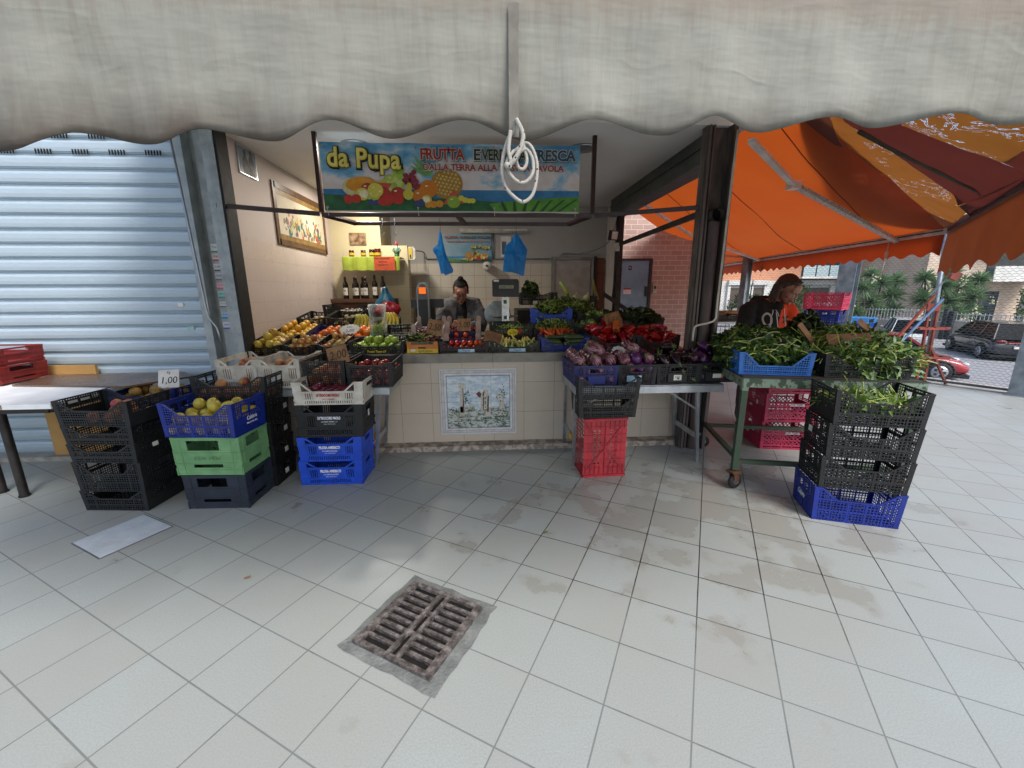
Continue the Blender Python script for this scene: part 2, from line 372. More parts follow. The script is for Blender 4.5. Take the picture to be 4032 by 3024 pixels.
MB().box(-2.70, -2.655, 3.826, 3.8335, 1.37, 1.40).build('torn_label', M_paper, t)
MB().box(-8, -2.2, 3.72, 3.90, 0, .04).build('stone_sill', mat('sill_marble', '9d9a92', '7e7a71', .5, scale=12), None, label='pale marble sill under the closed grey shutter', cat='sill')
# ---------------------------------------------------------------- counter
M_ctile = wall_tile_mat('counter_tiles', 'c6bbab', 'b3a797', '83786b', .2925, .293, 'x', .053, .055, .006, rough=.32)
M_marble = mat('pink_marble', 'a3978a', '6f6459', .4, scale=16, bump=.1, lo=.45, hi=.55)
t = thing('shop_counter', 'low tiled counter with grey stone top and painted tile picture at its front', 'counter')
MB().box(-2.15, 2.0, 3.80, 4.35, .055, .838).build('front_wall', M_ctile, t)
k = NT('counter_stone'); o = k.coord('Object'); k.l(k.ramp(k.noise(o, 6, 6, .65), [(.3, '57544e'), (.5, '7b776e'), (.72, '8d8a80')]), k.b.inputs['Base Color']); k.l(k.math('MULTIPLY_ADD', k.noise(o, 9), .3, .2), k.b.inputs['Roughness'])
MB().box(-2.15, .05, 3.772, 4.38, .84, .922).box(.052, 2.0, 3.772, 4.38, .84, .921).build('stone_top', k.m, t)
mb = MB(); xs = [-2.15, -1.25, -.83, .66, 2.0]
for i in range(4): mb.prism([(3.69, 0), (3.80, 0), (3.80, .056), (3.70, .045)], lambda a, b, q: Vector((q, a, b)), xs[i]+.001, xs[i+1]-.001)
mb.build('plinth', M_marble, t)
# tile picture: six tiles, frame, ruins
pic = MB().box(-.455, .271, 3.789, 3.7995, .135, .777).build('tile_picture', mat('glazed_white', 'cfd3d6', 'c2c5ca', .15, scale=6), t)
def flat(name, m, polys, parent, y=3.7883, th=.0006):
    mb = MB()
    for pl in polys: mb.prism(pl, lambda a, b, q: Vector((a, q, b)), y-th, y)
    return mb.build(name, m, parent)
PX = lambda u: -.386+u*.591
PZ = lambda v: .20+v*.508
frm = [(-.443, .259, .147, .765, 'a3a9b5'), (-.437, .253, .153, .759, 'cdc6bd'), (-.418, .234, .171, .740, '9aa0ae'), (-.413, .229, .176, .735, 'd5d7dc'), (-.392, .211, .194, .716, '6f7787')]
for i, (x0, x1, zz0, zz1, c) in enumerate(frm):
    flat('border', mat('bd'+c, c, None, .2, scale=20), [[(x0, zz0), (x1, zz0), (x1, zz1), (x0, zz1)]], pic, 3.7887-i*.0003, .0003)
k = NT('glazed_landscape'); o = k.coord('Object'); sp = k.n('SeparateXYZ'); k.l(o, sp)
nn = k.noise(k.coord('Object', (1, 1, 2.2)), 16, 6, .6)
skyc = k.ramp(nn, [(.35, '9fb6c8'), (.6, 'd3dde3')]); gr = k.ramp(k.noise(k.coord('Object', (1, 1, 2.6)), 26, 6, .7), [(.36, '3f4a42'), (.47, '7d8a80'), (.56, 'cfd3cf'), (.7, '6d7a6c')])
edge = k.math('MULTIPLY_ADD', k.noise(o, 11), .12, .345)
k.l(k.mix(k.math('LESS_THAN', sp.outputs[2], edge), skyc, gr), k.b.inputs['Base Color']); k.b.inputs['Roughness'].default_value = .15
flat('landscape', k.m, [[(-.386, .20), (.205, .20), (.205, .708), (-.386, .708)]], pic, 3.787, .0004)
def pts(l): return [(PX(x), PZ(y)) for x, y in l]
stone = [pts([(.20, .30), (.27, .30), (.255, .78), (.20, .78)]), pts([(.185, .78), (.265, .78), (.27, .88), (.18, .88)]), pts([(.19, .22), (.28, .22), (.28, .42), (.19, .42)]),
         pts([(.53, .35), (.57, .33), (.585, .62), (.60, .70), (.54, .68)]), pts([(.575, .35), (.64, .33), (.66, .70), (.62, .76), (.575, .73)]), pts([(.61, .20), (.69, .20), (.69, .36), (.61, .36)]),
         pts([(.83, .36), (.87, .36), (.87, .66), (.78, .66), (.78, .60), (.83, .60)]), pts([(.88, .38), (.915, .36), (.915, .58), (.88, .60)]),
         pts([(.08, .28), (.10, .29), (.215, .14), (.195, .12)]), pts([(.30, .40), (.50, .41), (.50, .43), (.30, .44)]), pts([(.82, .22), (.88, .23), (.88, .29), (.82, .28)])]
flat('ruins', mat('ruin_stone', 'cfc9bd', 'a79f92', .2, scale=60), stone, pic, 3.7864)
dk = []
for i in range(5): dk.append(pts([(.13+.012*i, .255-.028*i), (.33+.02*i, .255-.028*i), (.335+.02*i, .247-.028*i), (.135+.012*i, .247-.028*i)]))
dk += [pts([(.245, .30), (.27, .30), (.258, .76), (.248, .76)]), pts([(.565, .34), (.58, .34), (.59, .60), (.572, .6)]), pts([(.635, .3), (.66, .3), (.67, .62), (.645, .62)]), pts([(.775, .60), (.80, .60), (.81, .55), (.825, .5), (.80, .56)])]
flat('ruin_shadows', mat('ruin_brown', '5d5048', None, .2), dk, pic, 3.7858)
rg = random.Random(3); lf = []
for cx, cy, rx, ry, n_ in ((.31, .62, .07, .13, 26), (.30, .52, .05, .06, 20), (.90, .66, .08, .14, 34), (.85, .18, .13, .14, 60), (.10, .32, .09, .08, 24), (.60, .52, .04, .16, 16), (.25, .10, .2, .05, 26), (.62, .16, .1, .07, 26), (.95, .35, .05, .12, 20)):
    for _ in range(n_):
        x = cx+rg.gauss(0, .5)*rx; y = cy+rg.gauss(0, .5)*ry; r = rg.uniform(.006, .016); x = min(max(x, .02), .98); y = min(max(y, .02), .97)
        lf.append(pts([(x+r*math.cos(a)*rg.uniform(.5, 1), y+r*math.sin(a)*rg.uniform(.6, 1.2)) for a in (0, 1.05, 2.1, 3.14, 4.2, 5.2)]))
flat('foliage', mat('painted_leaf', '2f4a3c', '4d6a52', .2, scale=50), lf, pic, 3.7852)
flat('red_foliage', mat('painted_red', '6d3538', None, .2), [pts([(.46, .66), (.51, .71), (.55, .66), (.53, .58), (.50, .60)])], pic, 3.7852)
mb = MB()
for x in (-.213, .029): mb.box(x-.001, x+.001, 3.7842, 3.7848, .135, .777)
mb.box(-.455, .271, 3.7842, 3.7848, .455, .457); mb.build('grout_lines', mat('grout', '8a8a86', None, .8), pic)
# ---------------------------------------------------------------- brick building with blue door
t = thing('brick_building', 'pink brick building with a blue metal door seen past the dark post', 'building')
MB().box(2.13, 4.35, 8.5, 11, 0, 5).build('wall', brick_mat('pink_brick', 'b79b91', 'a68a80', 'dccfc5', .243, .0985), t)
dr = MB().box(2.76, 3.33, 8.475, 8.499, 0, 2.06).build('door', mat('blue_steel_door', '7c95aa', '667e92', .45, .3, scale=3, bump=.05), t)
mb = MB().box(2.70, 2.76, 8.45, 8.499, 0, 2.10).box(3.33, 3.39, 8.45, 8.499, 0, 2.10).box(2.761, 3.329, 8.45, 8.499, 2.06, 2.10); mb.build('door_frame', M_darksteel, t)
MB().box(3.27, 3.30, 8.43, 8.474, 1.35, 1.55).build('handle', M_darksteel, dr)
MB().box(2.82, 2.98, 8.471, 8.4745, 1.40, 1.52).build('notice', M_paper, dr)
MB().box(2.82, 2.98, 8.469, 8.4709, 1.49, 1.52).build('notice_band', M_redink, dr)
MB().box(2.90, 2.97, 8.471, 8.4745, 1.88, 1.96).build('plate', M_ink, dr)
text('PIC', .05, face_y(2.935, 8.470, 1.92), M_paper, dr, fit=.05)
MB().box(3.44, 3.51, 8.46, 8.499, 1.42, 1.60).build('switch_box', M_white, t)
MB().box(3.455, 3.495, 8.455, 8.4595, 1.50, 1.56).build('switch_button', M_ink, t)
# ================================================================ CRATES
CR = {}
def seg_top(x, W, H, low, dip):
    if low >= H: return H
    a, b = dip
    if x < a*W or x > (1-a)*W: return H
    if x < b*W: return H-(H-low)*(x/W-a)/(b-a)
    if x > (1-b)*W: return H-(H-low)*((W-x)/W-a)/(b-a)
    return low
def lattice(mb, fn, W, H, nx, nz, bar, th, low=None, dip=(.1, .3), handle=None, rib=5, solid=None, diag=False):
    """fn(x, z, t) -> point; grid wall with optional V opening, handle windows and solid plate"""
    low = H if low is None else low
    n = (Vector(fn(0, 0, 1))-Vector(fn(0, 0, 0))).normalized()
    P = lambda x, z: fn(x, z, 0)
    def inh(x, z):
        for (x0, x1, z0, z1) in (handle or []):
            if x0 < x < x1 and z0 < z < z1: return True
        return False
    def runs(vals, test):
        out = []; st = None
        for i in range(len(vals)-1):
            ok = test((vals[i]+vals[i+1])/2)
            if ok and st is None: st = vals[i]
            if not ok and st is not None: out.append((st, vals[i])); st = None
        if st is not None: out.append((st, vals[-1]))
        return out
    zs = [H*j/24 for j in range(25)]; xs = [W*j/48 for j in range(49)]
    if not diag:
        for i in range(1, nx):
            x = W*i/nx
            for z0, z1 in runs(zs, lambda z: z < seg_top(x, W, H, low, dip) and not inh(x, z)): mb.bar(P(x, z0), P(x, z1), bar, th*.6, n)
        for j in range(1, nz):
            z = H*j/nz
            for x0, x1 in runs(xs, lambda x: z < seg_top(x, W, H, low, dip) and not inh(x, z)): mb.bar(P(x0, z), P(x1, z), bar, th*.6, n)
    else:
        zt = min(low, H)*.86; zb = H*.14; s = (zt-zb)/3.2
        for sg in (1, -1):
            for i in range(-6, int(W/s)+8):
                x0 = i*s; p = []
                a = (x0, zb); b = (x0+(zt-zb)*1.1, zt) if sg > 0 else (x0-(zt-zb)*1.1, zt)
                xa, za = a; xb, zb2 = b
                lo_, hi_ = W*.06, W*.94
                t0, t1 = 0.0, 1.0
                dx = xb-xa
                for lim, sgn in ((lo_, 1), (hi_, -1)):
                    f0 = (xa-lim)*sgn; f1 = (xb-lim)*sgn
                    if f0 < 0 and f1 < 0: t0 = 2; break
                    if f0 < 0: t0 = max(t0, -f0/(f1-f0))
                    elif f1 < 0: t1 = min(t1, f0/(f0-f1))
                if t0 < t1: mb.bar(P(xa+dx*t0, za+(zb2-za)*t0), P(xa+dx*t1, za+(zb2-za)*t1), bar*1.5, th*.6, n)
        for z in (0.02*H+bar, zb, zt): mb.bar(P(0, z), P(W, z), bar*3, th, n)
    for hd in (handle or []):
        x0, x1, z0, z1 = hd
        for p, q in (((x0, z0), (x1, z0)), ((x0, z1), (x1, z1)), ((x0, z0), (x0, z1)), ((x1, z0), (x1, z1))): mb.bar(P(*p), P(*q), bar*2, th*1.15, n)
    # ribs
    for i in range(1, rib):
        x = W*i/rib; t_ = seg_top(x, W, H, low, dip)
        for z0, z1 in runs([t_*j/24 for j in range(25)], lambda z: not inh(x, z)): mb.bar(P(x, z0), P(x, z1), bar*1.6, th*1.3, n)
    mb.bar(P(0, .004), P(W, .004), .008, th*1.2, n)
    mb.bar(P(0, min(low, H)*.5), P(W, min(low, H)*.5), bar*1.8, th*1.3, n)
    r = [(0, H)]
    if low < H: r += [(dip[0]*W, H), (dip[1]*W, low), ((1-dip[1])*W, low), ((1-dip[0])*W, H)]
    r.append((W, H))
    for p, q in zip(r, r[1:]): mb.bar(P(p[0], p[1]-.004), P(q[0], q[1]-.004), .010, th*1.7, n)
    if low < H: mb.bar(P(0, low-.004), P(W, low-.004), .007, th*1.3, n)
    if solid:
        x0, x1, z0, z1 = solid; mb.bar(P((x0+x1)/2, z0), P((x0+x1)/2, z1), x1-x0, th*1.2, n)
def holed(mb, fn, W, H, holes, th, low=None, dip=(.12, .26), ledges=()):
    """solid wall pierced by rectangular holes"""
    n = (Vector(fn(0, 0, 1))-Vector(fn(0, 0, 0))).normalized(); low = H if low is None else low
    zs = sorted(set([0, low]+[h[2] for h in holes]+[h[3] for h in holes]))
    for z0, z1 in zip(zs, zs[1:]):
        if z1-z0 < 1e-5: continue
        zc = (z0+z1)/2; cuts = sorted([(h[0], h[1]) for h in holes if h[2] < zc < h[3]]); x = 0
        for a, b in cuts+[(W, W)]:
            if a > x: mb.bar(fn((x+a)/2, z0, 0), fn((x+a)/2, z1, 0), a-x, th, n)
            x = max(x, b)
    if low < H:
        for sx in (0, 1):
            X = lambda q: q*W if sx == 0 else W-q*W
            mb.bar(fn(X(dip[0]/2), low, 0), fn(X(dip[0]/2), H, 0), dip[0]*W, th, n)
            mb.bar(fn(X(dip[0]), H-.006, 0), fn(X(dip[1]), low-.002, 0), .013, th*1.5, n)
        mb.bar(fn(0, low-.005, 0), fn(W, low-.005, 0), .010, th*1.9, n)
        for sx in (0, 1):
            X = lambda q: q*W if sx == 0 else W-q*W
            mb.bar(fn(X(0), H-.005, 0), fn(X(dip[0]), H-.005, 0), .010, th*1.9, n)
    else: mb.bar(fn(0, H-.006, 0), fn(W, H-.006, 0), .012, th*2, n)
    for z in ledges: mb.bar(fn(0, z, 0), fn(W, z, 0), .005, th*2.4, n)
    for x in (.12*W, .88*W): mb.bar(fn(x, .004, 0), fn(x, low-.01, 0), .005, th*2.0, n)
def crate_mesh(style, w, d, h, material, low=.58, solidside=False, fine=.0165):
    key = (style, round(w, 3), round(d, 3), round(h, 3), material.name, low, solidside)
    if key in CR: return CR[key]
    mb = MB().m(material); T = .004; hw, hd = w/2, d/2; tp = .012
    k_ = lambda z: 1-tp*(1-z/h)/.25    # slight taper to the bottom
    F = lambda x, z, t: Vector((-hw*k_(z)+x*k_(z), -hd*k_(z)+t*.01, z))
    B = lambda x, z, t: Vector((hw*k_(z)-x*k_(z), hd*k_(z)-t*.01, z))
    Lf = lambda x, z, t: Vector((-hw*k_(z)+t*.01, hd*k_(z)-x*k_(z), z))
    Rt = lambda x, z, t: Vector((hw*k_(z)-t*.01, -hd*k_(z)+x*k_(z), z))
    if style in ('mesh', 'flat', 'milk'):
        vdip = style != 'flat'; lo = low*h if vdip else h
        for fn in (F, B): lattice(mb, fn, w, h, max(8, int(w/fine)), max(4, int(h/fine)), fine*.30, T, lo, (.085, .27), rib=5, diag=style == 'milk',
                                  handle=None if vdip else [(w*.3, w*.7, h*.62, h*.86)])
        for fn in (Lf, Rt):
            lattice(mb, fn, d, h, max(6, int(d/fine)), max(4, int(h/fine)), fine*.30, T, None, rib=4, diag=style == 'milk' and not solidside,
                    handle=[(d*.26, d*.49, h*.62, h*.88), (d*.51, d*.74, h*.62, h*.88)],
                    solid=(d*.04, d*.96, h*.05, h*.5) if solidside else None)
    elif style == 'slot':
        lo = low*h; s = .006
        def hl(W):
            o = []
            for x0 in (.16, .74):
                for i in range(4): o.append((W*x0+i*.017, W*x0+i*.017+.008, lo*.42, lo*.86))
            for i in range(int(W*.72/.017)):
                x = W*.14+i*.017; o.append((x, x+.008, lo*.10, lo*.30))
            return o
        for fn in (F, B): holed(mb, fn, w, h, hl(w), T, lo, ledges=(lo*.36,))
        for fn in (Lf, Rt): holed(mb, fn, d, h, [(d*.3, d*.7, h*.66, h*.84)]+[(d*.2+i*.02, d*.2+i*.02+.009, h*.15, h*.5) for i in range(int(d*.6/.02))], T, None, ledges=(h*.58,))
    elif style == 'box':
        for fn, W in ((F, w), (B, w), (Lf, d), (Rt, d)):
            holed(mb, fn, W, h, [(W*.22, W*.70, h*.66, h*.92), (W*.26, W*.72, h*.2, h*.29)], T*1.2, None, ledges=(h*.60, h*.32, h*.14))
    elif style == 'tray':
        for fn, W in ((F, w), (B, w), (Lf, d), (Rt, d)): holed(mb, fn, W, h, [], T, None)
    # corner posts
    cw = .028
    for sx in (-1, 1):
        for sy in (-1, 1):
            kb = k_(0)
            x, y = sx*(hw-cw/2+.001), sy*(hd-.002); mb.bar((x*kb, y*kb, 0), (x, y, h), cw, T*1.5, (0, 1, 0))
            x, y = sx*(hw-.002), sy*(hd-cw/2+.001); mb.bar((x*kb, y*kb, 0), (x, y, h), cw, T*1.5, (1, 0, 0))
    # bottom
    nb = max(6, int(w/.03)); kb = k_(0)
    if style in ('box', 'tray'): mb.box(-hw*kb, hw*kb, -hd*kb, hd*kb, 0, .004)
    else:
        for i in range(nb+1): x = (-hw+w*i/nb)*kb; mb.bar((x, -hd*kb, .003), (x, hd*kb, .003), .009, .004, (0, 0, 1))
        for i in range(int(d/.03)+1): y = (-hd+d*i/int(d/.03))*kb; mb.bar((-hw*kb, y, .0035), (hw*kb, y, .0035), .009, .004, (0, 0, 1))
    CR[key] = mb.mesh('crate', None); return CR[key]
def crate(style, w, d, h, material, x, y, z, rz=0, label='', group=None, tilt=0, name='plastic_crate', cat='crate', **kw):
    """x, y, z = middle of the bottom; rz in degrees"""
    o = link(name, crate_mesh(style, w, d, h, material, **kw), None, (x, y, z), (R_(tilt), 0, R_(rz)), label, cat, group)
    o['w'] = w; o['d'] = d; o['h'] = h
    return o
def on_front(o, x, z, y=-.0075): # matrix for flat things on a crate's front, crate coordinates
    return Matrix.Translation((x, -o['d']/2+y, z)) @ Matrix.Rotation(PI/2, 4, 'X')
def on_side(o, yy, z, s=1): return Matrix.Translation((s*(o['w']/2+.0075), yy, z)) @ Matrix.Rotation(s*PI/2, 4, 'Z') @ Matrix.Rotation(PI/2, 4, 'X')
def plate(o, M, w, h, m, name='label'): return MB().box(-w/2, w/2, -h/2, h/2, -.0008, .0004, M).build(name, m, o)
# ---- stack 1 : five black crates, far left
Z = [0, .151, .368, .502, .635]; Hh = [.150, .216, .133, .132, .172]
lab1 = ['scuffed black crate at the floor, lowest of the far left stack beside the metal cover', 'deep black lattice crate second from the floor in the far left stack',
        'shallow black crate third from the floor in the far left stack', 'shallow black crate directly under the top one of the far left stack',
        'black crate with a few peaches, topmost of the far left stack by the white table']
for i in range(5):
    c = crate('mesh', .47 if i < 4 else .50, .33, Hh[i], M_black2 if i != 3 else M_black, -2.60+.008*i, 2.93-.012*i, Z[i], -5+(i % 2), lab1[i], 'black crates of the far left stack', solidside=i in (0, 4), low=.62)
    if i == 2: plate(c, on_side(c, -.02, .09), .045, .03, M_paper)
    if i == 4: C_peachL = c
for i, z in enumerate((0, .16, .32, .48)):
    crate('mesh', .46, .3, .155, M_black, -2.55, 3.30, z, -3, 'black crate number %s up, hidden behind the far left stack' % ('one', 'two', 'three', 'four')[i], 'black crates behind the far left stack')
C_pear = crate('mesh', .54, .3, .15, M_navy, -2.60, 3.29, .64, -4, 'navy blue crate of brown pears with the 1,00 price card', low=.6)
# ---- stack 2 : slate, green, navy
c = crate('box', .43, .33, .254, M_slate, -1.905, 2.91, 0, -2, 'slate grey crate with wide slots on the floor under the pale green crate')
c = crate('box', .46, .33, .276, M_green, -1.92, 2.91, .256, -3, 'pale green plastic crate between the slate crate and the blue quince crate')
text('0881 1990', .035, on_front(c, 0, .125), M_green, c, 'embossed_number', fit=.17, thick=.002)
C_quince = crate('mesh', .52, .33, .235, M_dblue, -1.93, 2.90, .534, -7, 'blue crate full of yellow quinces on top of the green crate', solidside=True, low=.66)
text('Calabria', .04, on_side(C_quince, 0, .105), M_whiteprint, C_quince, 'white_lettering', fit=.10, shear=.35); text('FRUTTA SRL', .018, on_side(C_quince, 0, .07), M_whiteprint, C_quince, 'white_lettering', fit=.11)
# ---- stack 3 : tall black, behind
zz = [0, .172, .344, .52]; 
for i in range(4):
    c = crate('mesh', .50, .31, .170, M_black, -1.90, 3.23, zz[i], -2+i % 2, 'black crate %s in the tall stack behind the blue quince crate' % ('on the floor', 'second from the floor', 'third from the floor', 'just under the peach crate')[i],
              'black crates of the tall stack', low=.7)
    plate(c, on_side(c, -.02+.03*i, .08), .05, .04, M_paper)
C_peachT = crate('mesh', .54, .33, .185, M_black2, -1.905, 3.22, .70, -2, 'black crate of red and yellow peaches behind the blue quince crate', low=.62)
# ---- stack 4
def lettered(c, s1, s2, m, z, w):
    text(s1, .03, on_front(c, 0, z), m, c, 'white_lettering', fit=w, bold=.0014)
    text(s2, .012, on_front(c, 0, z-.028), m, c, 'white_lettering', fit=w*.72, bold=.0003); text('S.R.L. FONDI (LT)', .01, on_front(c, 0, z-.046), m, c, 'white_lettering', fit=w*.5)
c = crate('slot', .49, .31, .2, M_blue, -1.24, 3.22, 0, -1, 'bright blue crate with white lettering, lowest of the pair on the floor', 'bright blue lettered crates', low=.74); lettered(c, 'FILOSA AMERICO', 'C.A.A.T. PRODOTTI ORTOFRUTTICOLI', M_whiteprint, .118, .16)
c = crate('slot', .49, .31, .2, M_blue, -1.225, 3.21, .2, -1.5, 'bright blue crate with white lettering, upper one under the black lettered crate', 'bright blue lettered crates', low=.74); lettered(c, 'FILOSA AMERICO', 'C.A.A.T. PRODOTTI ORTOFRUTTICOLI', M_whiteprint, .118, .16)
c = crate('slot', .5, .32, .262, M_black2, -1.205, 3.215, .40, -1, 'black slotted crate with white lettering under the white plum crate', low=.76); lettered(c, 'DI TROCCHIO PAOLO', 's.r.l. M.O.F. FONDI - LT', M_whiteprint, .155, .17)
plate(c, on_side(c, -.03, .16), .028, .05, M_paper)
C_plum = crate('slot', .52, .34, .175, M_white, -1.19, 3.21, .662, -1, 'white plastic crate of red plums on top of the lettered crates', low=.6)
text('DI TROCCHIO PAOLO', .026, on_front(C_plum, 0, .075), M_redink, C_plum, 'red_lettering', fit=.17, bold=.0013); text('S.R.L. FONDI', .014, on_front(C_plum, 0, .045), M_redink, C_plum, 'red_lettering', fit=.09)
# ---- left trestle crates (table top z .735)
TZ = .738
C_w1 = crate('slot', .31, .46, .235, M_white, -1.98, 3.53, TZ, 0, 'white plastic crate of peaches at the left end of the trestle', low=.8)
C_w2 = crate('slot', .33, .46, .235, M_white, -1.655, 3.52, TZ, 0, 'white plastic crate with two peaches next to the 2,00 price card', low=.8)
C_b1 = crate('mesh', .33, .46, .215, M_black2, -1.305, 3.52, TZ, 0, 'black crate of orange peaches under the 2,00 price card', low=1)
C_nect = crate('mesh', .36, .48, .20, M_black2, -.945, 3.50, TZ, 1, 'black crate of red nectarines at the right end of the left trestle', low=.9)
# ---- counter and display rows
def dz(y): return .925+.21*(y-3.85)
C_ya = crate('mesh', .31, .36, .12, M_black, -2.03, 4.02, .93, 0, 'black crate heaped with yellow apples against the tiled left wall', tilt=9, low=.8)
C_sa = crate('mesh', .30, .36, .12, M_black, -1.715, 4.02, .93, 0, 'black crate of small striped apples between the yellow apples and the green apples', tilt=9, low=.8)
C_sb = crate('mesh', .24, .36, .12, M_black, -1.44, 4.02, .93, 0, 'narrow black crate of mixed small fruit behind the 2,00 price card', tilt=9, low=.8)
C_ga = crate('mesh', .50, .33, .115, M_black2, -1.02, 4.0, .925, 0, 'black crate of green apples with yellow lettering on the counter', low=.6)
text('Frutta Team srl', .03, on_front(C_ga, 0, .022), mat('yellow_print', 'd8c02a', None, .5), C_ga, 'yellow_lettering', fit=.17, bold=.001)
C_le = crate('mesh', .34, .42, .13, M_black, -1.97, 4.42, .99, 0, 'black crate heaped with lemons along the tiled left wall', tilt=10, low=.9)
C_o1 = crate('mesh', .33, .38, .12, M_navy, -1.63, 4.42, .985, 0, 'navy crate of oranges next to the lemons', tilt=10, low=.8)
C_o2 = crate('mesh', .33, .38, .12, M_navy, -1.29, 4.42, .985, 0, 'navy crate of oranges with the white starburst price card', tilt=10, low=.8)
C_k1 = crate('mesh', .30, .40, .14, M_black, -1.92, 4.86, 1.10, 0, 'black crate with a few onions behind the lemons', tilt=8, low=.9)
C_k2 = crate('mesh', .30, .40, .14, M_black, -1.60, 4.86, 1.10, 0, 'black crate with pale kiwis behind the oranges', tilt=8, low=.9)
C_gl = crate('mesh', .50, .32, .16, M_black, -1.72, 5.30, 1.17, 0, 'black crate of garlic heads under the wine bottle shelf', low=.7)
C_tilt = crate('mesh', .36, .30, .09, M_black, -.86, 4.33, 1.02, 8, 'empty black lattice crate turned over beside the grape carton', tilt=16, low=1)
C_bean = crate('mesh', .44, .28, .15, M_black2, .255, 4.36, 1.0, 0, 'black fine mesh crate of green beans behind the courgettes', low=.75)
C_tom = crate('mesh', .47, .30, .105, M_black2, -.215, 3.99, .925, 0, 'black crate of red tomatoes at the middle of the counter', low=.5)
C_zuc = crate('mesh', .475, .30, .105, M_black2, .265, 3.99, .925, 0, 'black crate of courgettes with flowers on the counter', low=.45)
for c in (C_tom, C_zuc):
    p = plate(c, on_front(c, .02, .018), .155, .03, mat('pale_blue_card', '8fb3cf', 'b9d3e4', .6)); text('Vegetal', .028, on_front(c, .02, .02, -.0082), mat('navy_ink', '24406a', None, .6), p, fit=.07)
C_cuc = crate('mesh', .465, .30, .125, M_dblue, .745, 3.99, .925, 0, 'blue crate of cucumbers on the counter below the carrots', low=.42)
C_p1 = crate('mesh', .43, .34, .14, M_black2, 1.215, 4.01, .925, 0, 'black crate of red peppers with the orange one, left of the two', low=.5)
C_p2 = crate('mesh', .43, .34, .14, M_black2, 1.655, 4.02, .925, 0, 'black crate of red peppers next to the steel post, right of the two', low=.5)
C_car = crate('mesh', .47, .34, .13, M_black2, .715, 4.36, .985, 0, 'black crate of bunched carrots with green tops', tilt=4, low=.6)
C_bl2 = crate('slot', .46, .32, .2, M_blue, .74, 4.76, 1.085, -3, 'bright blue crate holding dark greens behind the carrots', low=.7)
C_l1 = crate('mesh', .48, .32, .15, M_black, 1.25, 4.72, 1.10, 0, 'black crate of pale lettuce behind the peppers, upper one', low=.7)
C_l2 = crate('mesh', .36, .34, .15, M_black, 1.10, 4.38, 1.03, -22, 'black crate of pale lettuce tilted behind the brown price card', low=.7)
C_lR = crate('mesh', .44, .34, .15, M_black, 1.66, 4.45, 1.02, 2, 'black crate of dark curly lettuce near the steel post', low=.8)
C_cel = crate('mesh', .50, .34, .16, M_black, .70, 5.70, 1.30, 0, 'black crate of celery behind the scale', low=.8)
plate(C_cel, on_front(C_cel, -.05, .03), .06, .045, M_paper)
C_fen = crate('mesh', .42, .34, .16, M_black, 1.25, 5.60, 1.25, 0, 'black crate of fennel bulbs near the cold room door', low=.6)
# ---- right trestle
C_au1 = crate('flat', .36, .5, .165, M_navy, .87, 3.42, TZ, 1, 'blue crate of striped aubergines at the left of the right trestle')
C_au2 = crate('flat', .32, .48, .165, M_black2, 1.215, 3.42, TZ, 0, 'black crate of purple aubergines with the white price card')
p = plate(C_au1, on_front(C_au1, 0, .05), .14, .06, M_dblue); p = plate(C_au2, on_front(C_au2, -.03, .055), .12, .05, mat('pale_blue_card', '8fb3cf'))
C_au3 = crate('flat', .36, .46, .165, M_black2, 1.56, 3.42, TZ, 0, 'black crate of dark aubergines with a square white label')
C_au4 = crate('flat', .34, .38, .165, M_black2, 1.905, 3.40, TZ, 0, 'black crate of dark aubergines with a white and orange label')
p = plate(C_au3, on_front(C_au3, -.01, .055), .16, .075, M_black); p = plate(C_au3, on_front(C_au3, -.01, .055, -.0095), .065, .045, M_paper); text('EAT', .02, on_front(C_au3, -.01, .06, -.0102), M_ink, p, fit=.04)
p = plate(C_au4, on_front(C_au4, -.03, .055), .16, .075, M_black); p = plate(C_au4, on_front(C_au4, -.01, .06, -.0095), .075, .035, M_paper); plate(C_au4, on_front(C_au4, .03, .06, -.010), .014, .035, mat('orange_print', 'e08a2a', None, .6))
crate('mesh', .47, .30, .158, M_black, .945, 3.20, .505, 0, 'black crate standing on the upended red crate', low=.6)
crate('mesh', .49, .31, .165, M_black2, .945, 3.19, .662, 0, 'empty black slatted crate leaning under the aubergine crates', low=.6)
# upended red crate, its bottom facing out
mb = MB().m(M_red); W, H, D = .355, .50, .27
FB = lambda x, z, t: Vector((-W/2+x, -D/2+t*.01, z))
holed(mb, FB, W, H, [(W*.22, W*.78, H*.22, H*.80)], .005)
for i in range(1, 6): x = W*(.22+.56*i/6); mb.bar(FB(x, H*.22, 0), FB(x, H*.8, 0), .018 if i != 3 else .05, .004, (0, 1, 0))
for i in range(1, 16): z = H*(.22+.58*i/16); mb.bar(FB(W*.22, z, .1), FB(W*.78, z, .1), .009, .004, (0, 1, 0))
for i in range(9): x = W*(.06+.88*i/8); mb.bar(FB(x, H*.82, -.6), FB(x, H*.97, -.6), .004, .008, (0, 1, 0)); mb.bar(FB(x, H*.05, -.6), FB(x, H*.2, -.6), .004, .008, (0, 1, 0))
for i in range(6): z = H*(.16+.7*i/5); mb.bar(FB(0, z, -.6), FB(W, z, -.6), .004, .008, (0, 1, 0))
for p, q in (((.1, .88), (.9, .14)), ((.9, .88), (.1, .14)), ((.5, .14), (.5, .86))): mb.bar(FB(p[0]*W, p[1]*H, -.6), FB(q[0]*W, q[1]*H, -.6), .005, .010, (0, 1, 0))
for z in (.008, H-.012): mb.bar(FB(0, z, -1), FB(W, z, -1), .02, .016, (0, 1, 0))
mb.tube([FB(W*.5, H*.46, -1.4), FB(W*.5, H*.46, -.4)], .014, 12)
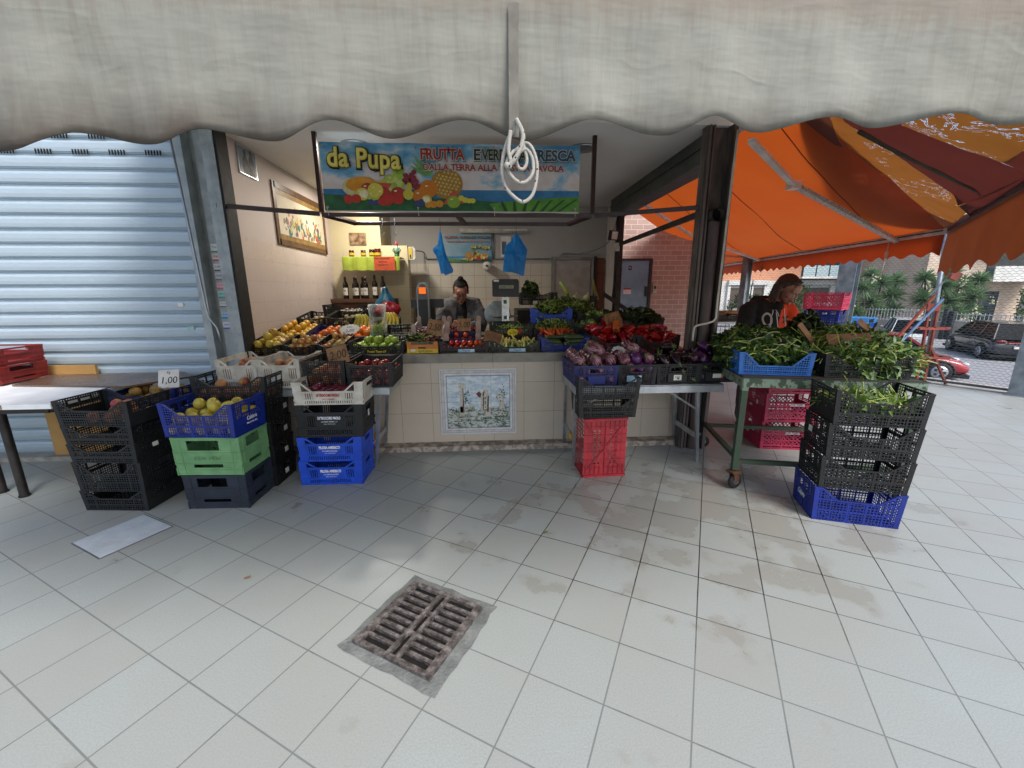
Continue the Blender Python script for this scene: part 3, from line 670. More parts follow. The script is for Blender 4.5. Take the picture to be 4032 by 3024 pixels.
for sx in (-1, 1):
    G = lambda x, z, t: Vector((sx*(W/2)-sx*t*.01, -D/2+x, z))
    lattice(mb, G, D, H, 6, 14, .006, .005, None, rib=3)
    mb.bar((sx*(W/2+.008), D/2-.01, .0), (sx*(W/2+.008), D/2-.01, H), .02, .02, (0, 1, 0))
for z in (.003, H-.003): mb.box(-W/2, W/2, -D/2, D/2, z-.003, z+.002)
mb.build('plastic_crate', None, None, loc=(.93, 3.20, 0), rot=(0, 0, R_(3)), label='scuffed red plastic crate standing on its end under two black crates', cat='crate')
# ---- right free-standing stack
zz = [0, .235, .45, .668]; hs = [.233, .213, .216, .22]; RSX, RSY, RSA = 2.42, 2.41, -19
ll = ['blue crate on the floor at the bottom of the right front stack', 'black crate on the blue one in the right front stack', 'black crate under the top one of the right front stack', 'black crate of leafy rocket, topmost of the right front stack']
for i in range(4):
    c = crate('mesh', .50, .34, hs[i], M_dblue if i == 0 else M_black2, RSX+.004*i, RSY-.003*i, zz[i], RSA+i*.7, ll[i], None, low=.66, solidside=i in (3,), fine=.019)
    if i == 0: text('Calabria', .05, on_side(c, 0, .11, -1), M_whiteprint, c, 'white_lettering', fit=.11, shear=.3, bold=.001)
    if i == 2: plate(c, on_side(c, .05, .12, -1), .05, .04, M_paper)
    if i == 3: C_rock = c
# ---- crates on the green cart
C_c1 = crate('mesh', .50, .36, .165, mat('mid_blue_plastic', '2a66b8', '2158a0', .4), 2.13, 2.97, .882, -14, 'mid blue crate of leafy greens at the left front of the green cart', low=.42)
C_c2 = crate('mesh', .56, .40, .165, M_black2, 2.70, 2.84, .882, -13, 'black crate overflowing with leafy greens at the right front of the green cart', low=.55)
C_c3 = crate('mesh', .52, .36, .15, M_black2, 2.28, 3.38, .882, -14, 'black crate of leafy greens at the left back of the green cart', low=.6)
C_c4 = crate('mesh', .52, .36, .15, M_black2, 2.82, 3.26, .882, -14, 'black crate of turnip tops at the right back of the green cart', low=.6)
# ---- red crates under / beside the cart
for i in range(3):
    c = crate('milk', .50, .38, .272, M_rose, 2.86, 3.68, i*.274, -9+i, 'rose red lattice crate %s in the stack behind the green cart' % ('on the floor', 'in the middle', 'on top')[i], 'rose red crates behind the cart', low=.68, solidside=True)
    text('ORTOFRUTTA SRL', .028, on_front(c, .03, .165), M_whiteprint, c, 'white_lettering', fit=.13, bold=.001)
    plate(c, on_side(c, -.05, .16, -1), .03, .04, M_paper); plate(c, on_side(c, .06, .11, -1), .05, .02, M_paper)
crate('mesh', .34, .5, .24, M_rose, 2.17, 4.35, 0, 3, 'rose red crate alone on the floor behind the steel post', low=.7)
# ---- red and blue crates beyond the cart
for i in range(6):
    z = i*.23-.02 if i < 5 else 1.19
    if i == 5: crate('milk', .47, .47, .235, mat('pink_red_plastic', 'c43a5c', 'a83050', .45), 4.93, 5.76, 1.20, 38, 'pink red lattice crate on top of the blue crates beyond the cart', low=.8)
    else: crate('mesh', .42, .42, .238, M_dblue, 4.93, 5.76, i*.24, 38, 'blue crate %s of the stack by the street fence' % ('lowest', 'second from the floor', 'in the middle', 'second from the top', 'topmost')[i], 'blue crates by the fence', low=.7, fine=.03)
# ---- dull red crates on the white table
for i in range(2): crate('box', .60, .38, .135, M_brick_red, -4.06, 3.50, .80+i*.137, 2-i, 'dull red crate %s the white table at the left edge' % ('lying on', 'stacked uppermost on')[i], 'dull red crates on the white table')
# ================================================================ FRUIT AND VEGETABLES
def skin_mat(name, c1, c2, c3=None, rough=.4, scale=14, lo=.4, hi=.6, vary=.25, streak=False, sss=.05, speck=None):
    if name in MATS: return MATS[name]
    k = NT(name); v = k.coord('Object', (1, 1, .35) if streak else (1, 1, 1))
    oi = k.n('ObjectInfo'); cb = k.n('VectorMath', operation='SCALE'); k.l(oi.outputs['Location'], cb); cb.inputs['Scale'].default_value = 9
    va = k.n('VectorMath', operation='ADD'); k.l(v, va); k.l(cb.outputs[0], va, bi=1); v = va.outputs[0]
    f = k.ramp(k.noise(v, scale, 4), [(lo, (0, 0, 0)), (hi, (1, 1, 1))])
    col = k.mix(f, c1, c2)
    if c3: col = k.mix(k.ramp(k.noise(v, scale*3.5, 3), [(.58, (0, 0, 0)), (.7, (1, 1, 1))]), col, c3)
    h = k.n('HueSaturation'); r = oi.outputs['Random']
    k.l(k.math('MULTIPLY_ADD', r, .05*vary*2, .5-.05*vary), h.inputs['Hue']); k.l(k.math('MULTIPLY_ADD', k.math('FRACT', k.math('MULTIPLY', r, 9.7)), vary, 1-vary*.6), h.inputs['Value'])
    k.l(col, h.inputs['Color']); k.l(h.outputs[0], k.b.inputs['Base Color'])
    k.l(k.math('MULTIPLY_ADD', k.noise(v, scale*2), .25, rough-.12, clamp=True), k.b.inputs['Roughness'])
    k.b.inputs['Subsurface Weight'].default_value = sss; k.b.inputs['Subsurface Radius'].default_value = (.01, .006, .003)
    k.bump(k.noise(v, scale*9), .12, .003)
    MATS[name] = k.m; return k.m
def round_prof(r, squash=1.0, dimple=.25, top=.85, n=9, shoulder=0):
    p = []
    for i in range(n+1):
        a = PI*i/n; rr = r*math.sin(a); z = -math.cos(a)*r*squash
        if dimple and a > PI*.8: z -= (a-PI*.8)/(PI*.2)*r*dimple
        if dimple and a < PI*.15: z += (PI*.15-a)/(PI*.15)*r*dimple*.5
        rr *= 1+shoulder*math.cos(a)*-1
        p.append((max(rr, .0006), z))
    return p
M_dstem = mat('dry_stem', '4a3a26', '2f2418', .8)
M_calyx = mat('green_calyx', '4f6b2c', '39521f', .6)
def fruit_mesh(name, m, r, squash=.95, dimple=.3, shoulder=.08, stem=True, fn=None, n=14, stemm=None, flower=False):
    mb = MB().m(m); mb.lathe(round_prof(r, squash, dimple, shoulder=shoulder), n, fn=fn)
    if stem: mb.m(stemm or M_dstem); mb.tube([(0, 0, r*squash*.6), (.002, 0, r*squash*1.05)], .0015, 5)
    if flower: mb.m(M_dstem); mb.ball((0, 0, -r*squash*.93), .004, 6, 4)
    return mb.mesh(name, smooth=True)
FM = {}
FM['yapple'] = fruit_mesh('yellow_apple', skin_mat('yellow_apple_skin', 'c2a43a', 'a98b2e', '8d5a2b', scale=16), .040, flower=True)
FM['gapple'] = fruit_mesh('green_apple', skin_mat('green_apple_skin', '97ad3e', '7f9a35', scale=16, vary=.15, rough=.3), .037, flower=True)
FM['sapple'] = fruit_mesh('small_apple', skin_mat('striped_apple_skin', 'b99a4a', '9c4a34', 'a8793a', scale=22, streak=True), .029, flower=True)
FM['lemon'] = fruit_mesh('lemon', skin_mat('lemon_skin', 'd0a22c', 'bb8c20', scale=14, vary=.15), .034, 1.22, 0, 0, False, fn=lambda a, i, r, z: (r*(1.0 if abs(z) < .034 else .8), z))
FM['orange'] = fruit_mesh('orange', skin_mat('orange_skin', 'd9771c', 'c96714', scale=18, vary=.15), .038, .97, .06, 0, False)
FM['peach'] = fruit_mesh('peach', skin_mat('peach_skin', 'b8894a', '8f3a34', '9d4f3c', .6, scale=15, lo=.42, hi=.6), .039, .95, .15, .04, False, fn=lambda a, i, r, z: (r*(1-.10*math.exp(-((a-PI)/.28)**2)), z))
FM['opeach'] = fruit_mesh('peach', skin_mat('orange_peach_skin', 'cf8e4e', 'b7633a', None, .6, scale=15, vary=.15), .041, .95, .15, .04, False, fn=lambda a, i, r, z: (r*(1-.10*math.exp(-((a-PI)/.28)**2)), z))
FM['nect'] = fruit_mesh('nectarine', skin_mat('nectarine_skin', '9c1f2a', '7c1520', 'b8673c', .28, scale=15), .036, .95, .15, .04, False)
FM['plum'] = fruit_mesh('plum', skin_mat('plum_skin', '7c2236', '5a1a34', '8d3a4a', .35, scale=18), .025, 1.12, .1, 0, False)
FM['tomato'] = fruit_mesh('tomato', skin_mat('tomato_skin', 'a8200f', 'b5421c', 'c2602a', .22, scale=12, vary=.3), .027, .85, .2, 0, True, fn=lambda a, i, r, z: (r*(1+.04*math.cos(5*a)), z), stemm=M_calyx)
FM['quince'] = fruit_mesh('quince', skin_mat('quince_skin', 'c9b347', 'b3a23c', '8c7a2c', .45, scale=16, vary=.12), .042, 1.0, .3, .1, True, fn=lambda a, i, r, z: (r*(1+.04*math.cos(3*a+1)), z))
FM['pear'] = MB().m(skin_mat('brown_pear_skin', '9a7a38', '6f5426', 'b99a45', .6, scale=20, vary=.25)).lathe([(.001, -.035), (.02, -.036), (.034, -.024), (.038, -.005), (.034, .014), (.022, .032), (.014, .045), (.008, .052), (.001, .054)], 12).m(M_dstem).tube([(0, 0, .05), (.004, 0, .066)], .0016, 5).mesh('pear', smooth=True)
FM['onion'] = fruit_mesh('onion', skin_mat('onion_skin', 'a8916c', '8d7650', scale=14, rough=.45), .03, .85, -.25, 0, False)
FM['kiwi'] = fruit_mesh('kiwi', skin_mat('kiwi_skin', '8a7a52', '6d6040', scale=30, rough=.8), .026, 1.2, .05, 0, False)
FM['garlic'] = fruit_mesh('garlic', skin_mat('garlic_skin', 'd9d0c2', 'b5a898', 'a892a0', .6, scale=20), .026, .8, -.6, 0, False, fn=lambda a, i, r, z: (r*(1+.1*math.cos(8*a)), z))
# pepper: lobed, elongated
def pepper_mesh(m):
    P = [(.002, -.055), (.018, -.057), (.026, -.045), (.030, -.02), (.034, .01), (.037, .03), (.034, .045), (.022, .050), (.008, .042), (.001, .040)]
    mb = MB().m(m).lathe(P, 18, fn=lambda a, i, r, z: (r*(1+.16*math.cos(4*a)*(1-.3*(z > .03)))*(1+.1*math.sin(a+z*30)), z+.006*math.cos(4*a)*(abs(z) > .03)))
    mb.m(M_calyx).tube([(0, 0, .038), (.002, .002, .055), (.008, .004, .066)], [.008, .0045, .004], 6); return mb.mesh('pepper', smooth=True)
FM['pepper'] = pepper_mesh(skin_mat('red_pepper_skin', 'a01018', '84101a', None, .16, scale=9, sss=.03, vary=.1))
FM['opepper'] = pepper_mesh(skin_mat('orange_pepper_skin', 'c4501a', 'a8401a', None, .18, scale=9, sss=.03))
# aubergines
def stripe_mat(name, c1, c2, w):
    k = NT(name); tc = k.n('TexCoord'); sp = k.n('SeparateXYZ'); k.l(tc.outputs['Object'], sp)
    at = k.n('Math', operation='ARCTAN2'); k.l(sp.outputs[0], at); k.l(sp.outputs[1], at, bi=1)
    cb = k.n('CombineXYZ'); k.l(k.math('MULTIPLY', at.outputs[0], 2.2), cb); k.l(k.math('MULTIPLY', sp.outputs[2], 5), cb, bi=1)
    k.l(k.n('ObjectInfo').outputs['Random'], cb, bi=2)
    f = k.ramp(k.noise(cb.outputs[0], 2.8, 4, .6), [(.5, (0, 0, 0)), (.56, (1, 1, 1))])
    k.l(k.mix(f, c1, c2), k.b.inputs['Base Color']); k.b.inputs['Roughness'].default_value = .22; return k.m
def aub(name, m, prof, calm=True):
    mb = MB().m(m).lathe(prof, 18)
    zt = prof[-1][1]; mb.m(M_calyx).lathe([(.020, zt-.014), (.021, zt-.008), (.012, zt), (.006, zt+.006), (.005, zt+.02), (.001, zt+.022)], 8, fn=lambda a, i, r, z: (r*(1+.35*math.cos(4*a)*(i < 2)), z))
    return mb.mesh(name, smooth=True)
AP = [(.001, -.052), (.02, -.050), (.038, -.036), (.046, -.012), (.045, .012), (.035, .035), (.02, .05), (.008, .056)]
FM['aubs'] = aub('aubergine', stripe_mat('striped_aubergine', '5c1a30', '9c7f86', 1), AP)
FM['aubp'] = aub('aubergine', skin_mat('violet_aubergine', '32103c', '4c1c58', None, .12, scale=7, vary=.15), [(r*1.12, z*1.08) for r, z in AP])
FM['aubd'] = aub('aubergine', skin_mat('dark_aubergine', '1a0a16', '2a0f22', None, .13, scale=7, vary=.4), [(.001, -.085), (.02, -.083), (.036, -.066), (.042, -.035), (.038, .0), (.028, .035), (.018, .055), (.010, .066)])
def curved(name, m, L, r, bend, tip=None, ends=(.5, .35), knob=0, n=10):
    mb = MB().m(m); ps = []; rs = []
    for i in range(n+1):
        t = i/n; a = (t-.5)*bend; ps.append(((t-.5)*L, math.cos(a)*L*.4*bend-L*.4*bend*.9, wob((t*9, r*50, knob), 1)*r*.15)); rs.append(r*(min(1, ends[0]+t*4, ends[1]+(1-t)*4))*(1+knob*wob((t*14, 3, 1), 1)))
    mb.tube(ps, rs, 10)
    if tip: mb.m(tip[0]); e = ps[-1]; mb.tube([e, (e[0]+tip[1]*.5, e[1], e[2]+.002), (e[0]+tip[1], e[1], e[2]+.006)], tip[2], 8)
    return mb.mesh(name, smooth=True)
FM['cucumber'] = curved('cucumber', skin_mat('cucumber_skin', '27361a', '3a4c22', '16220f', .35, scale=26, vary=.3), .19, .019, .35, knob=.12)
FM['courgette'] = curved('courgette', skin_mat('courgette_skin', '6d7b3a', '95a05c', '4e5c2a', .4, scale=24, vary=.4), .15, .014, .3, (mat('courgette_flower', 'c9a23a', 'b4b77a', .7, scale=30), .05, [.012, .010, .004]))
FM['carrot'] = curved('carrot', skin_mat('carrot_skin', 'c9561a', 'a84414', None, .5, scale=20, vary=.3), .17, .012, .12, (M_leafstem, .05, [.004, .003, .002]), ends=(.15, .8))
FM['banana'] = curved('banana', skin_mat('banana_skin', 'c2a63a', '8f9a3a', '6a5a22', .45, scale=10, vary=.2), .17, .018, 1.5, (mat('banana_tip', '5b5a24', None, .7), .02, [.008, .005, .005]), ends=(.3, .4))
def rnd_rot(rg, up=False):
    return (rg.uniform(-.5, .5), rg.uniform(-.5, .5), rg.uniform(0, 6.28)) if up else (rg.uniform(0, 6.28), rg.uniform(-1.3, 1.3), rg.uniform(0, 6.28))
def fill(c, key, r, label, cat, group, layers=2, area=(0, 1, 0, 1), keep=1, top=.5, topn=99, z0=.006, up=False, seed=1, sx=1.0, rotfn=None, name=None, maxn=60):
    rg = random.Random(seed); W = c['w']-.022; D = c['d']-.022; M = Matrix.LocRotScale(c.location, c.rotation_euler, None)
    keys = key if isinstance(key, list) else [key]; n = 0; out = []
    for ly in range(layers+1):
        last = ly == layers; z = z0+r+ly*r*1.62
        shrink = 0 if ly < layers else r*1.6
        x0 = -W/2+W*area[0]+r*sx+shrink; x1 = -W/2+W*area[1]-r*sx-shrink; y0 = -D/2+D*area[2]+r+shrink; y1 = -D/2+D*area[3]-r-shrink
        if x1 < x0 or y1 < y0: continue
        nx = max(1, int((x1-x0)/(2.03*r*sx))+1); ny = max(1, int((y1-y0)/(2.03*r))+1); cnt = 0
        cells = [(i, j) for j in range(ny) for i in range(nx)]
        if last: rg.shuffle(cells)
        for i, j in cells:
            if last and (rg.random() > top or cnt >= topn): continue
            if not last and rg.random() > keep: continue
            if n >= maxn: break
            off = (r*sx if (ly % 2) else 0)
            x = x0+(x1-x0)*(i/(nx-1) if nx > 1 else .5)+rg.uniform(-1, 1)*r*.12; y = y0+(y1-y0)*(j/(ny-1) if ny > 1 else .5)+rg.uniform(-1, 1)*r*.12
            if ly % 2 and nx > 1: x = min(x+r*.9, x1)
            q = M @ Vector((x, y, z+rg.uniform(-1, 1)*r*.12)); me = FM[rg.choice(keys)]
            o = link(name or me.name, me, None, q, rotfn(rg) if rotfn else rnd_rot(rg, up), label, cat, group, scale=rg.uniform(.92, 1.08)); o['n'] = 1
            out.append(o); n += 1; cnt += 1
    return out
fill(C_ya, 'yapple', .040, 'yellow apple heaped in the black crate against the tiled left wall', 'apple', 'yellow apples by the left wall', 2, top=.9, seed=2)
fill(C_sa, 'sapple', .029, 'small striped apple in the black crate beside the yellow apples', 'apple', 'small striped apples', 2, top=.6, seed=3)
fill(C_sb, ['sapple', 'kiwi'], .029, 'small fruit in the narrow black crate behind the 2,00 price card', 'fruit', 'small fruit behind the price card', 2, top=.4, seed=4, name='small_fruit')
fill(C_ga, 'gapple', .037, 'pale green apple in the black crate on the counter', 'apple', 'green apples on the counter', 1, top=.9, seed=5, maxn=40, z0=.02)
fill(C_le, 'lemon', .036, 'yellow lemon heaped in the black crate along the tiled left wall', 'lemon', 'lemons by the left wall', 2, top=.95, seed=6)
fill(C_o1, 'orange', .038, 'orange in the navy crate next to the lemons', 'orange', 'oranges beside the lemons', 1, top=.95, topn=9, seed=7)
fill(C_o2, 'orange', .038, 'orange in the navy crate with the starburst price card', 'orange', 'oranges with the price card', 1, top=.95, topn=9, seed=8)
fill(C_k1, 'onion', .03, 'pale onion in the black crate behind the lemons', 'onion', 'onions behind the lemons', 1, top=.3, seed=9)
fill(C_k2, 'kiwi', .028, 'brown kiwi in the black crate behind the oranges', 'kiwi', 'kiwis behind the oranges', 1, top=.3, seed=10)
fill(C_gl, 'garlic', .027, 'white garlic head in the crate under the wine bottle shelf', 'garlic', 'garlic heads under the bottle shelf', 3, top=.8, seed=11, area=(.3, 1, 0, 1), up=True)
fill(C_w1, 'peach', .042, 'peach in the white crate at the left end of the trestle', 'peach', 'peaches in the left white crate', 2, (0, 1, 0, .75), top=.5, topn=3, seed=12)
fill(C_w2, 'peach', .042, 'peach in the white crate next to the price card', 'peach', 'peaches in the right white crate', 2, (0, 1, 0, .75), top=.2, topn=2, seed=13)
fill(C_b1, 'opeach', .041, 'orange peach in the black crate under the 2,00 price card', 'peach', 'orange peaches in the black crate', 2, (0, 1, 0, .9), top=.4, topn=4, seed=14)
fill(C_nect, 'nect', .036, 'dark red nectarine in the black crate at the end of the left trestle', 'nectarine', 'nectarines on the left trestle', 2, (0, 1, 0, .9), top=.5, topn=7, seed=15)
fill(C_plum, 'plum', .026, 'dark red plum in the white crate over the lettered crates', 'plum', 'plums in the white crate', 2, top=.8, seed=16, maxn=110)
fill(C_peachT, 'peach', .039, 'red and yellow peach in the black crate on the tall stack', 'peach', 'peaches on the tall black stack', 1, top=.7, seed=17)
fill(C_quince, 'quince', .042, 'yellow quince in the blue crate over the green crate', 'quince', 'quinces in the blue crate', 2, top=.5, topn=6, seed=18)
fill(C_peachL, 'peach', .042, 'peach in the topmost black crate of the far left stack', 'peach', 'peaches on the far left stack', 1, (.3, 1, 0, .8), top=.5, topn=3, seed=19)
fill(C_pear, 'pear', .036, 'brown spotted pear in the navy crate with the 1,00 card', 'pear', 'pears in the navy crate', 1, top=.8, topn=8, seed=20)
fill(C_tom, 'tomato', .027, 'red tomato in the black crate at the middle of the counter', 'tomato', 'tomatoes in the black crate', 1, top=.9, seed=21, maxn=80)
sideways = lambda rg: (rg.uniform(-.5, .5), rg.uniform(-.15, .25), rg.gauss(0, .2)+rg.choice((0, PI)))
fill(C_cuc, 'cucumber', .020, 'dark green cucumber in the blue crate on the counter', 'cucumber', 'cucumbers in the blue crate', 3, top=.5, seed=22, sx=4.6, rotfn=sideways)
fill(C_zuc, 'courgette', .016, 'courgette with its flower in the black crate on the counter', 'courgette', 'courgettes on the counter', 2, (.0, 1, .2, 1), top=.9, seed=23, sx=1.7,
     rotfn=lambda rg: (rg.uniform(-.4, .4), -rg.uniform(.3, .8), PI/2+rg.gauss(0, .5)), maxn=60)
fill(C_p1, 'pepper', .044, 'glossy red pepper in the left of the two pepper crates', 'pepper', 'red peppers in the left crate', 3, top=1, seed=24, keep=.95)
fill(C_p2, 'pepper', .044, 'glossy red pepper in the crate next to the steel post', 'pepper', 'red peppers in the right crate', 2, top=1, seed=25)
link('pepper', FM['opepper'], None, (1.235, 3.87, 1.155), (2.6, .3, .2), 'single orange pepper lying on the red peppers below the brown card', 'pepper')
fill(C_au1, 'aubs', .046, 'round white striped aubergine in the blue crate on the trestle', 'aubergine', 'striped aubergines', 3, top=.8, topn=5, seed=26)
fill(C_au2, ['aubs', 'aubp', 'aubp'], .047, 'round purple aubergine in the black crate with the white price card', 'aubergine', 'purple aubergines', 3, (0, 1, 0, .95), top=.7, topn=4, seed=27)
fill(C_au3, 'aubd', .044, 'nearly black aubergine in the crate with the square white label', 'aubergine', 'dark aubergines in the third crate', 3, top=.6, topn=5, seed=28, sx=1.2, maxn=40)
fill(C_au4, ['aubd', 'aubp'], .044, 'dark aubergine in the crate nearest the steel post', 'aubergine', 'dark aubergines in the last crate', 3, top=.6, topn=4, seed=29, sx=1.2, maxn=40)
fill(C_car, 'carrot', .013, 'orange carrot with its green top in the black crate on the counter', 'carrot', 'bunched carrots', 3, (.1, .95, 0, .5), top=.8, seed=30, rotfn=lambda rg: (rg.uniform(-.3, .3), rg.uniform(-.5, -.3), PI/2+rg.gauss(0, .25)), sx=1.6, z0=.065, maxn=60)
# ---------------------------------------------------------------- leaves
def leaf_mb(mb, p, d, n, L, W, curl, lobes, rg):
    """a lobed leaf blade from p along d with face normal n"""
    d = d.normalized(); s = d.cross(n).normalized(); n = s.cross(d)
    m_ = 4; vs = []
    for i in range(m_+1):
        t = i/m_; c = p+d*L*t-n*curl*L*t*t; ww = W*math.sin(PI*min(1, .12+t*.88))**.7*(1+(lobes*(1 if i % 2 else -.6)))
        if i == m_: ww = W*.08
        vs += [c-s*ww+n*ww*.35, c, c+s*ww+n*ww*.35]
    fs = []
    for i in range(m_): a = i*3; fs += [(a, a+1, a+4, a+3), (a+1, a+2, a+5, a+4)]
    mb.add(vs, fs)
M_palest = mat('pale_stalk', 'a3ae78', '82935a', .5)
def spline3(p):
    p = [Vector(q) for q in p]; return [p[0]*(1-t)**3+p[1]*3*t*(1-t)**2+p[2]*3*t*t*(1-t)+p[3]*t**3 for t in [i/9 for i in range(10)]]
def greens(name, label, cx, cy, z0, rx, ry, h, n, L, W, ml, ms, M=None, lobes=.35, stems=.4, droop=.3, seed=1, rz=0, group=None, hfn=None, cat='greens', stalks=0):
    rg = random.Random(seed); mb = MB(); Rz = Matrix.Rotation(R_(rz), 4, 'Z')
    # an inner dark core of crossed leaves fills the heap
    for i in range(n):
        u = rg.uniform(-1, 1); v = rg.uniform(-1, 1)
        if u*u*u*u+v*v*v*v > 1: continue
        hh = h*(hfn(u, v) if hfn else (1-.45*(u*u+v*v)))*(1+.25*wob((u*2.3+seed, v*2.3, 0), 1)); k = rg.random()**.5
        p = Vector((u*rx, v*ry, max(.01, hh*k)))
        out = Vector((u/rx*.2, v/ry*.2, .25)).normalized()
        d = (Vector((rg.gauss(0, 1), rg.gauss(0, 1), rg.gauss(.1, .6))).normalized()+out*.7+Vector((0, 0, -droop*(abs(u) > .8 or v < -.8)))).normalized()
        nn = (out+Vector((rg.gauss(0, .5), rg.gauss(0, .5), rg.gauss(.4, .4)))).normalized()
        if abs(nn.dot(d)) > .95: nn = d.orthogonal()
        l_ = L*rg.uniform(.6, 1.3); p = Rz @ p+Vector((cx, cy, z0)); d = Rz @ d; nn = Rz @ nn
        mb.m(ml[int(rg.random()**1.3*len(ml))]); leaf_mb(mb, p, d, nn, l_, W*rg.uniform(.6, 1.3), rg.uniform(-.1, .6), lobes, rg)
        if rg.random() < stems:
            mb.m(ms); q = p-d*l_*.9+Vector((0, 0, rg.uniform(-.01, .03))); mid = (p+q)/2+Vector((rg.gauss(0, .012), rg.gauss(0, .012), .012)); mb.tube([q-d*l_*.5, mid, p+d*l_*.5], [.0034, .0030, .0014], 4, False)
    for i in range(stalks):
        u = rg.uniform(-.9, .9); v = rg.uniform(-1, .6); a = rg.uniform(0, 6.28); l_ = rg.uniform(.05, .11)
        p = Rz @ Vector((u*rx, v*ry, h*(hfn(u, v) if hfn else .9)*rg.uniform(.75, 1.08)))+Vector((cx, cy, z0)); d = Vector((math.cos(a), math.sin(a), rg.uniform(-.3, .3)))
        mb.m(ms if rg.random() < .5 else M_palest); mb.tube(spline3([p-d*l_, p-d*l_*.3+Vector((rg.gauss(0, .02), rg.gauss(0, .02), .02)), p+d*l_*.4+Vector((rg.gauss(0, .02), rg.gauss(0, .02), .01)), p+d*l_-Vector((0, 0, .03))]), [.0045]*9+[.002], 5, False)
    return mb.build(name, None, None, label=label, cat=cat, kind='stuff', group=group)
def leafm(name, c1, c2, rough=.45): return mat(name, c1, c2, rough, scale=30, island=.5, transl=.25, bump=.2, bscale=120)
L1 = leafm('leaf_dark', '24391a', '1b2e14'); L2 = leafm('leaf_mid', '3c5924', '2f491c'); L3 = leafm('leaf_light', '668238', '50702e'); L4 = leafm('leaf_grey', '7f9a78', '5f7c58')
L5 = leafm('leaf_deep', '1f3a1c', '162b14'); L6 = leafm('leaf_lettuce', '8ea653', '72903f'); L7 = leafm('leaf_brown', '3f4422', '2d3318'); L8 = leafm('leaf_feather', '35552a', '274420')
mound = lambda u, v: max(.3, 1-.35*(u*u)-.45*(max(0, -v))**2)
greens('leafy_greens', 'large heap of dark leafy greens over the blue crate on the green cart', 2.21, 3.17, .90, .30, .33, .26, 1800, .058, .024, [L2, L1, L2, L3, L2], M_leafstem, seed=5, rz=-14, hfn=mound, lobes=.5, stems=.6, stalks=90)
greens('leafy_greens', 'large heap of long pale green rocket over the black crate on the green cart', 2.80, 3.0, .90, .33, .36, .27, 2500, .085, .0105, [L3, L2, L3, L4, L2], M_leafstem, seed=6, rz=-13, hfn=mound, lobes=.6, stems=.6, stalks=120)
greens('leafy_greens', 'loose green leaves spilling over the front of the black cart crate', 2.74, 2.66, .87, .12, .035, .13, 90, .07, .013, [L3, L4, L2], M_leafstem, seed=16, rz=-13, lobes=.55, stems=.7, droop=.9)
greens('leafy_greens', 'tall dark broccoli leaves standing up in front of the woman in the hoodie', 2.66, 3.30, 1.10, .10, .08, .17, 90, .07, .038, [L5, L1], M_leafstem, seed=8, lobes=.2)
greens('leafy_greens', 'flat layer of long rocket leaves in the topmost crate of the right front stack', 2.425, 2.41, .755, .21, .13, .06, 640, .075, .011, [L3, L2, L4, L3], M_leafstem, seed=9, rz=RSA+2, lobes=.5, stems=.7, stalks=30)
greens('leafy_greens', 'wilted curly greens heaped behind the bright blue crate', .96, 5.12, 1.20, .34, .22, .17, 900, .07, .011, [L2, L3, L7], M_leafstem, seed=10, lobes=.5, stems=.6)
greens('leafy_greens', 'dark greens lying inside the bright blue crate on the display', .74, 4.76, 1.10, .18, .11, .09, 200, .06, .02, [L5, L1], M_leafstem, seed=11, lobes=.3)
greens('carrot_tops', 'feathery green carrot tops heaped behind the carrots', .73, 4.47, 1.04, .20, .11, .13, 1300, .05, .004, [L8, L1, L2], M_leafstem, seed=12, lobes=.8, stems=.3)
greens('lettuce', 'pale lettuce leaves in the upper black crate behind the peppers', 1.25, 4.72, 1.11, .21, .12, .12, 260, .06, .035, [L6, L2, L3], M_leafstem, seed=13, lobes=.2, stems=.1, cat='lettuce')
greens('lettuce', 'pale lettuce leaves in the tilted black crate behind the brown card', 1.10, 4.38, 1.04, .15, .12, .10, 160, .06, .035, [L6, L2], M_leafstem, seed=14, rz=-22, lobes=.2, stems=.1, cat='lettuce')
greens('lettuce', 'dark curly lettuce heaped in the crate near the steel post', 1.66, 4.48, 1.10, .23, .16, .17, 900, .055, .032, [L7, L1, L7, L5], M_leafstem, seed=15, lobes=.35, stems=.05, cat='lettuce')
greens('green_beans', 'thin green beans in the fine mesh crate behind the courgettes', .255, 4.36, 1.03, .20, .11, .08, 420, .06, .003, [L2, L3], M_leafstem, seed=17, lobes=0, stems=.6, cat='green beans')
greens('leafy_greens', 'red and green leaves on top of the orange cardboard box', -.60, 3.97, 1.01, .14, .11, .06, 200, .06, .016, [L1, L2, L1], M_leafstem, seed=18, lobes=.2)
greens('radicchio', 'dark red chicory leaves on top of the orange cardboard box', -.53, 3.92, 1.03, .06, .05, .05, 60, .06, .010, [mat('red_leaf', '6a1a24', '4c1018', .5, island=.4)], mat('pink_stem', 'b8707a', None, .6), seed=19, lobes=.2, cat='chicory')
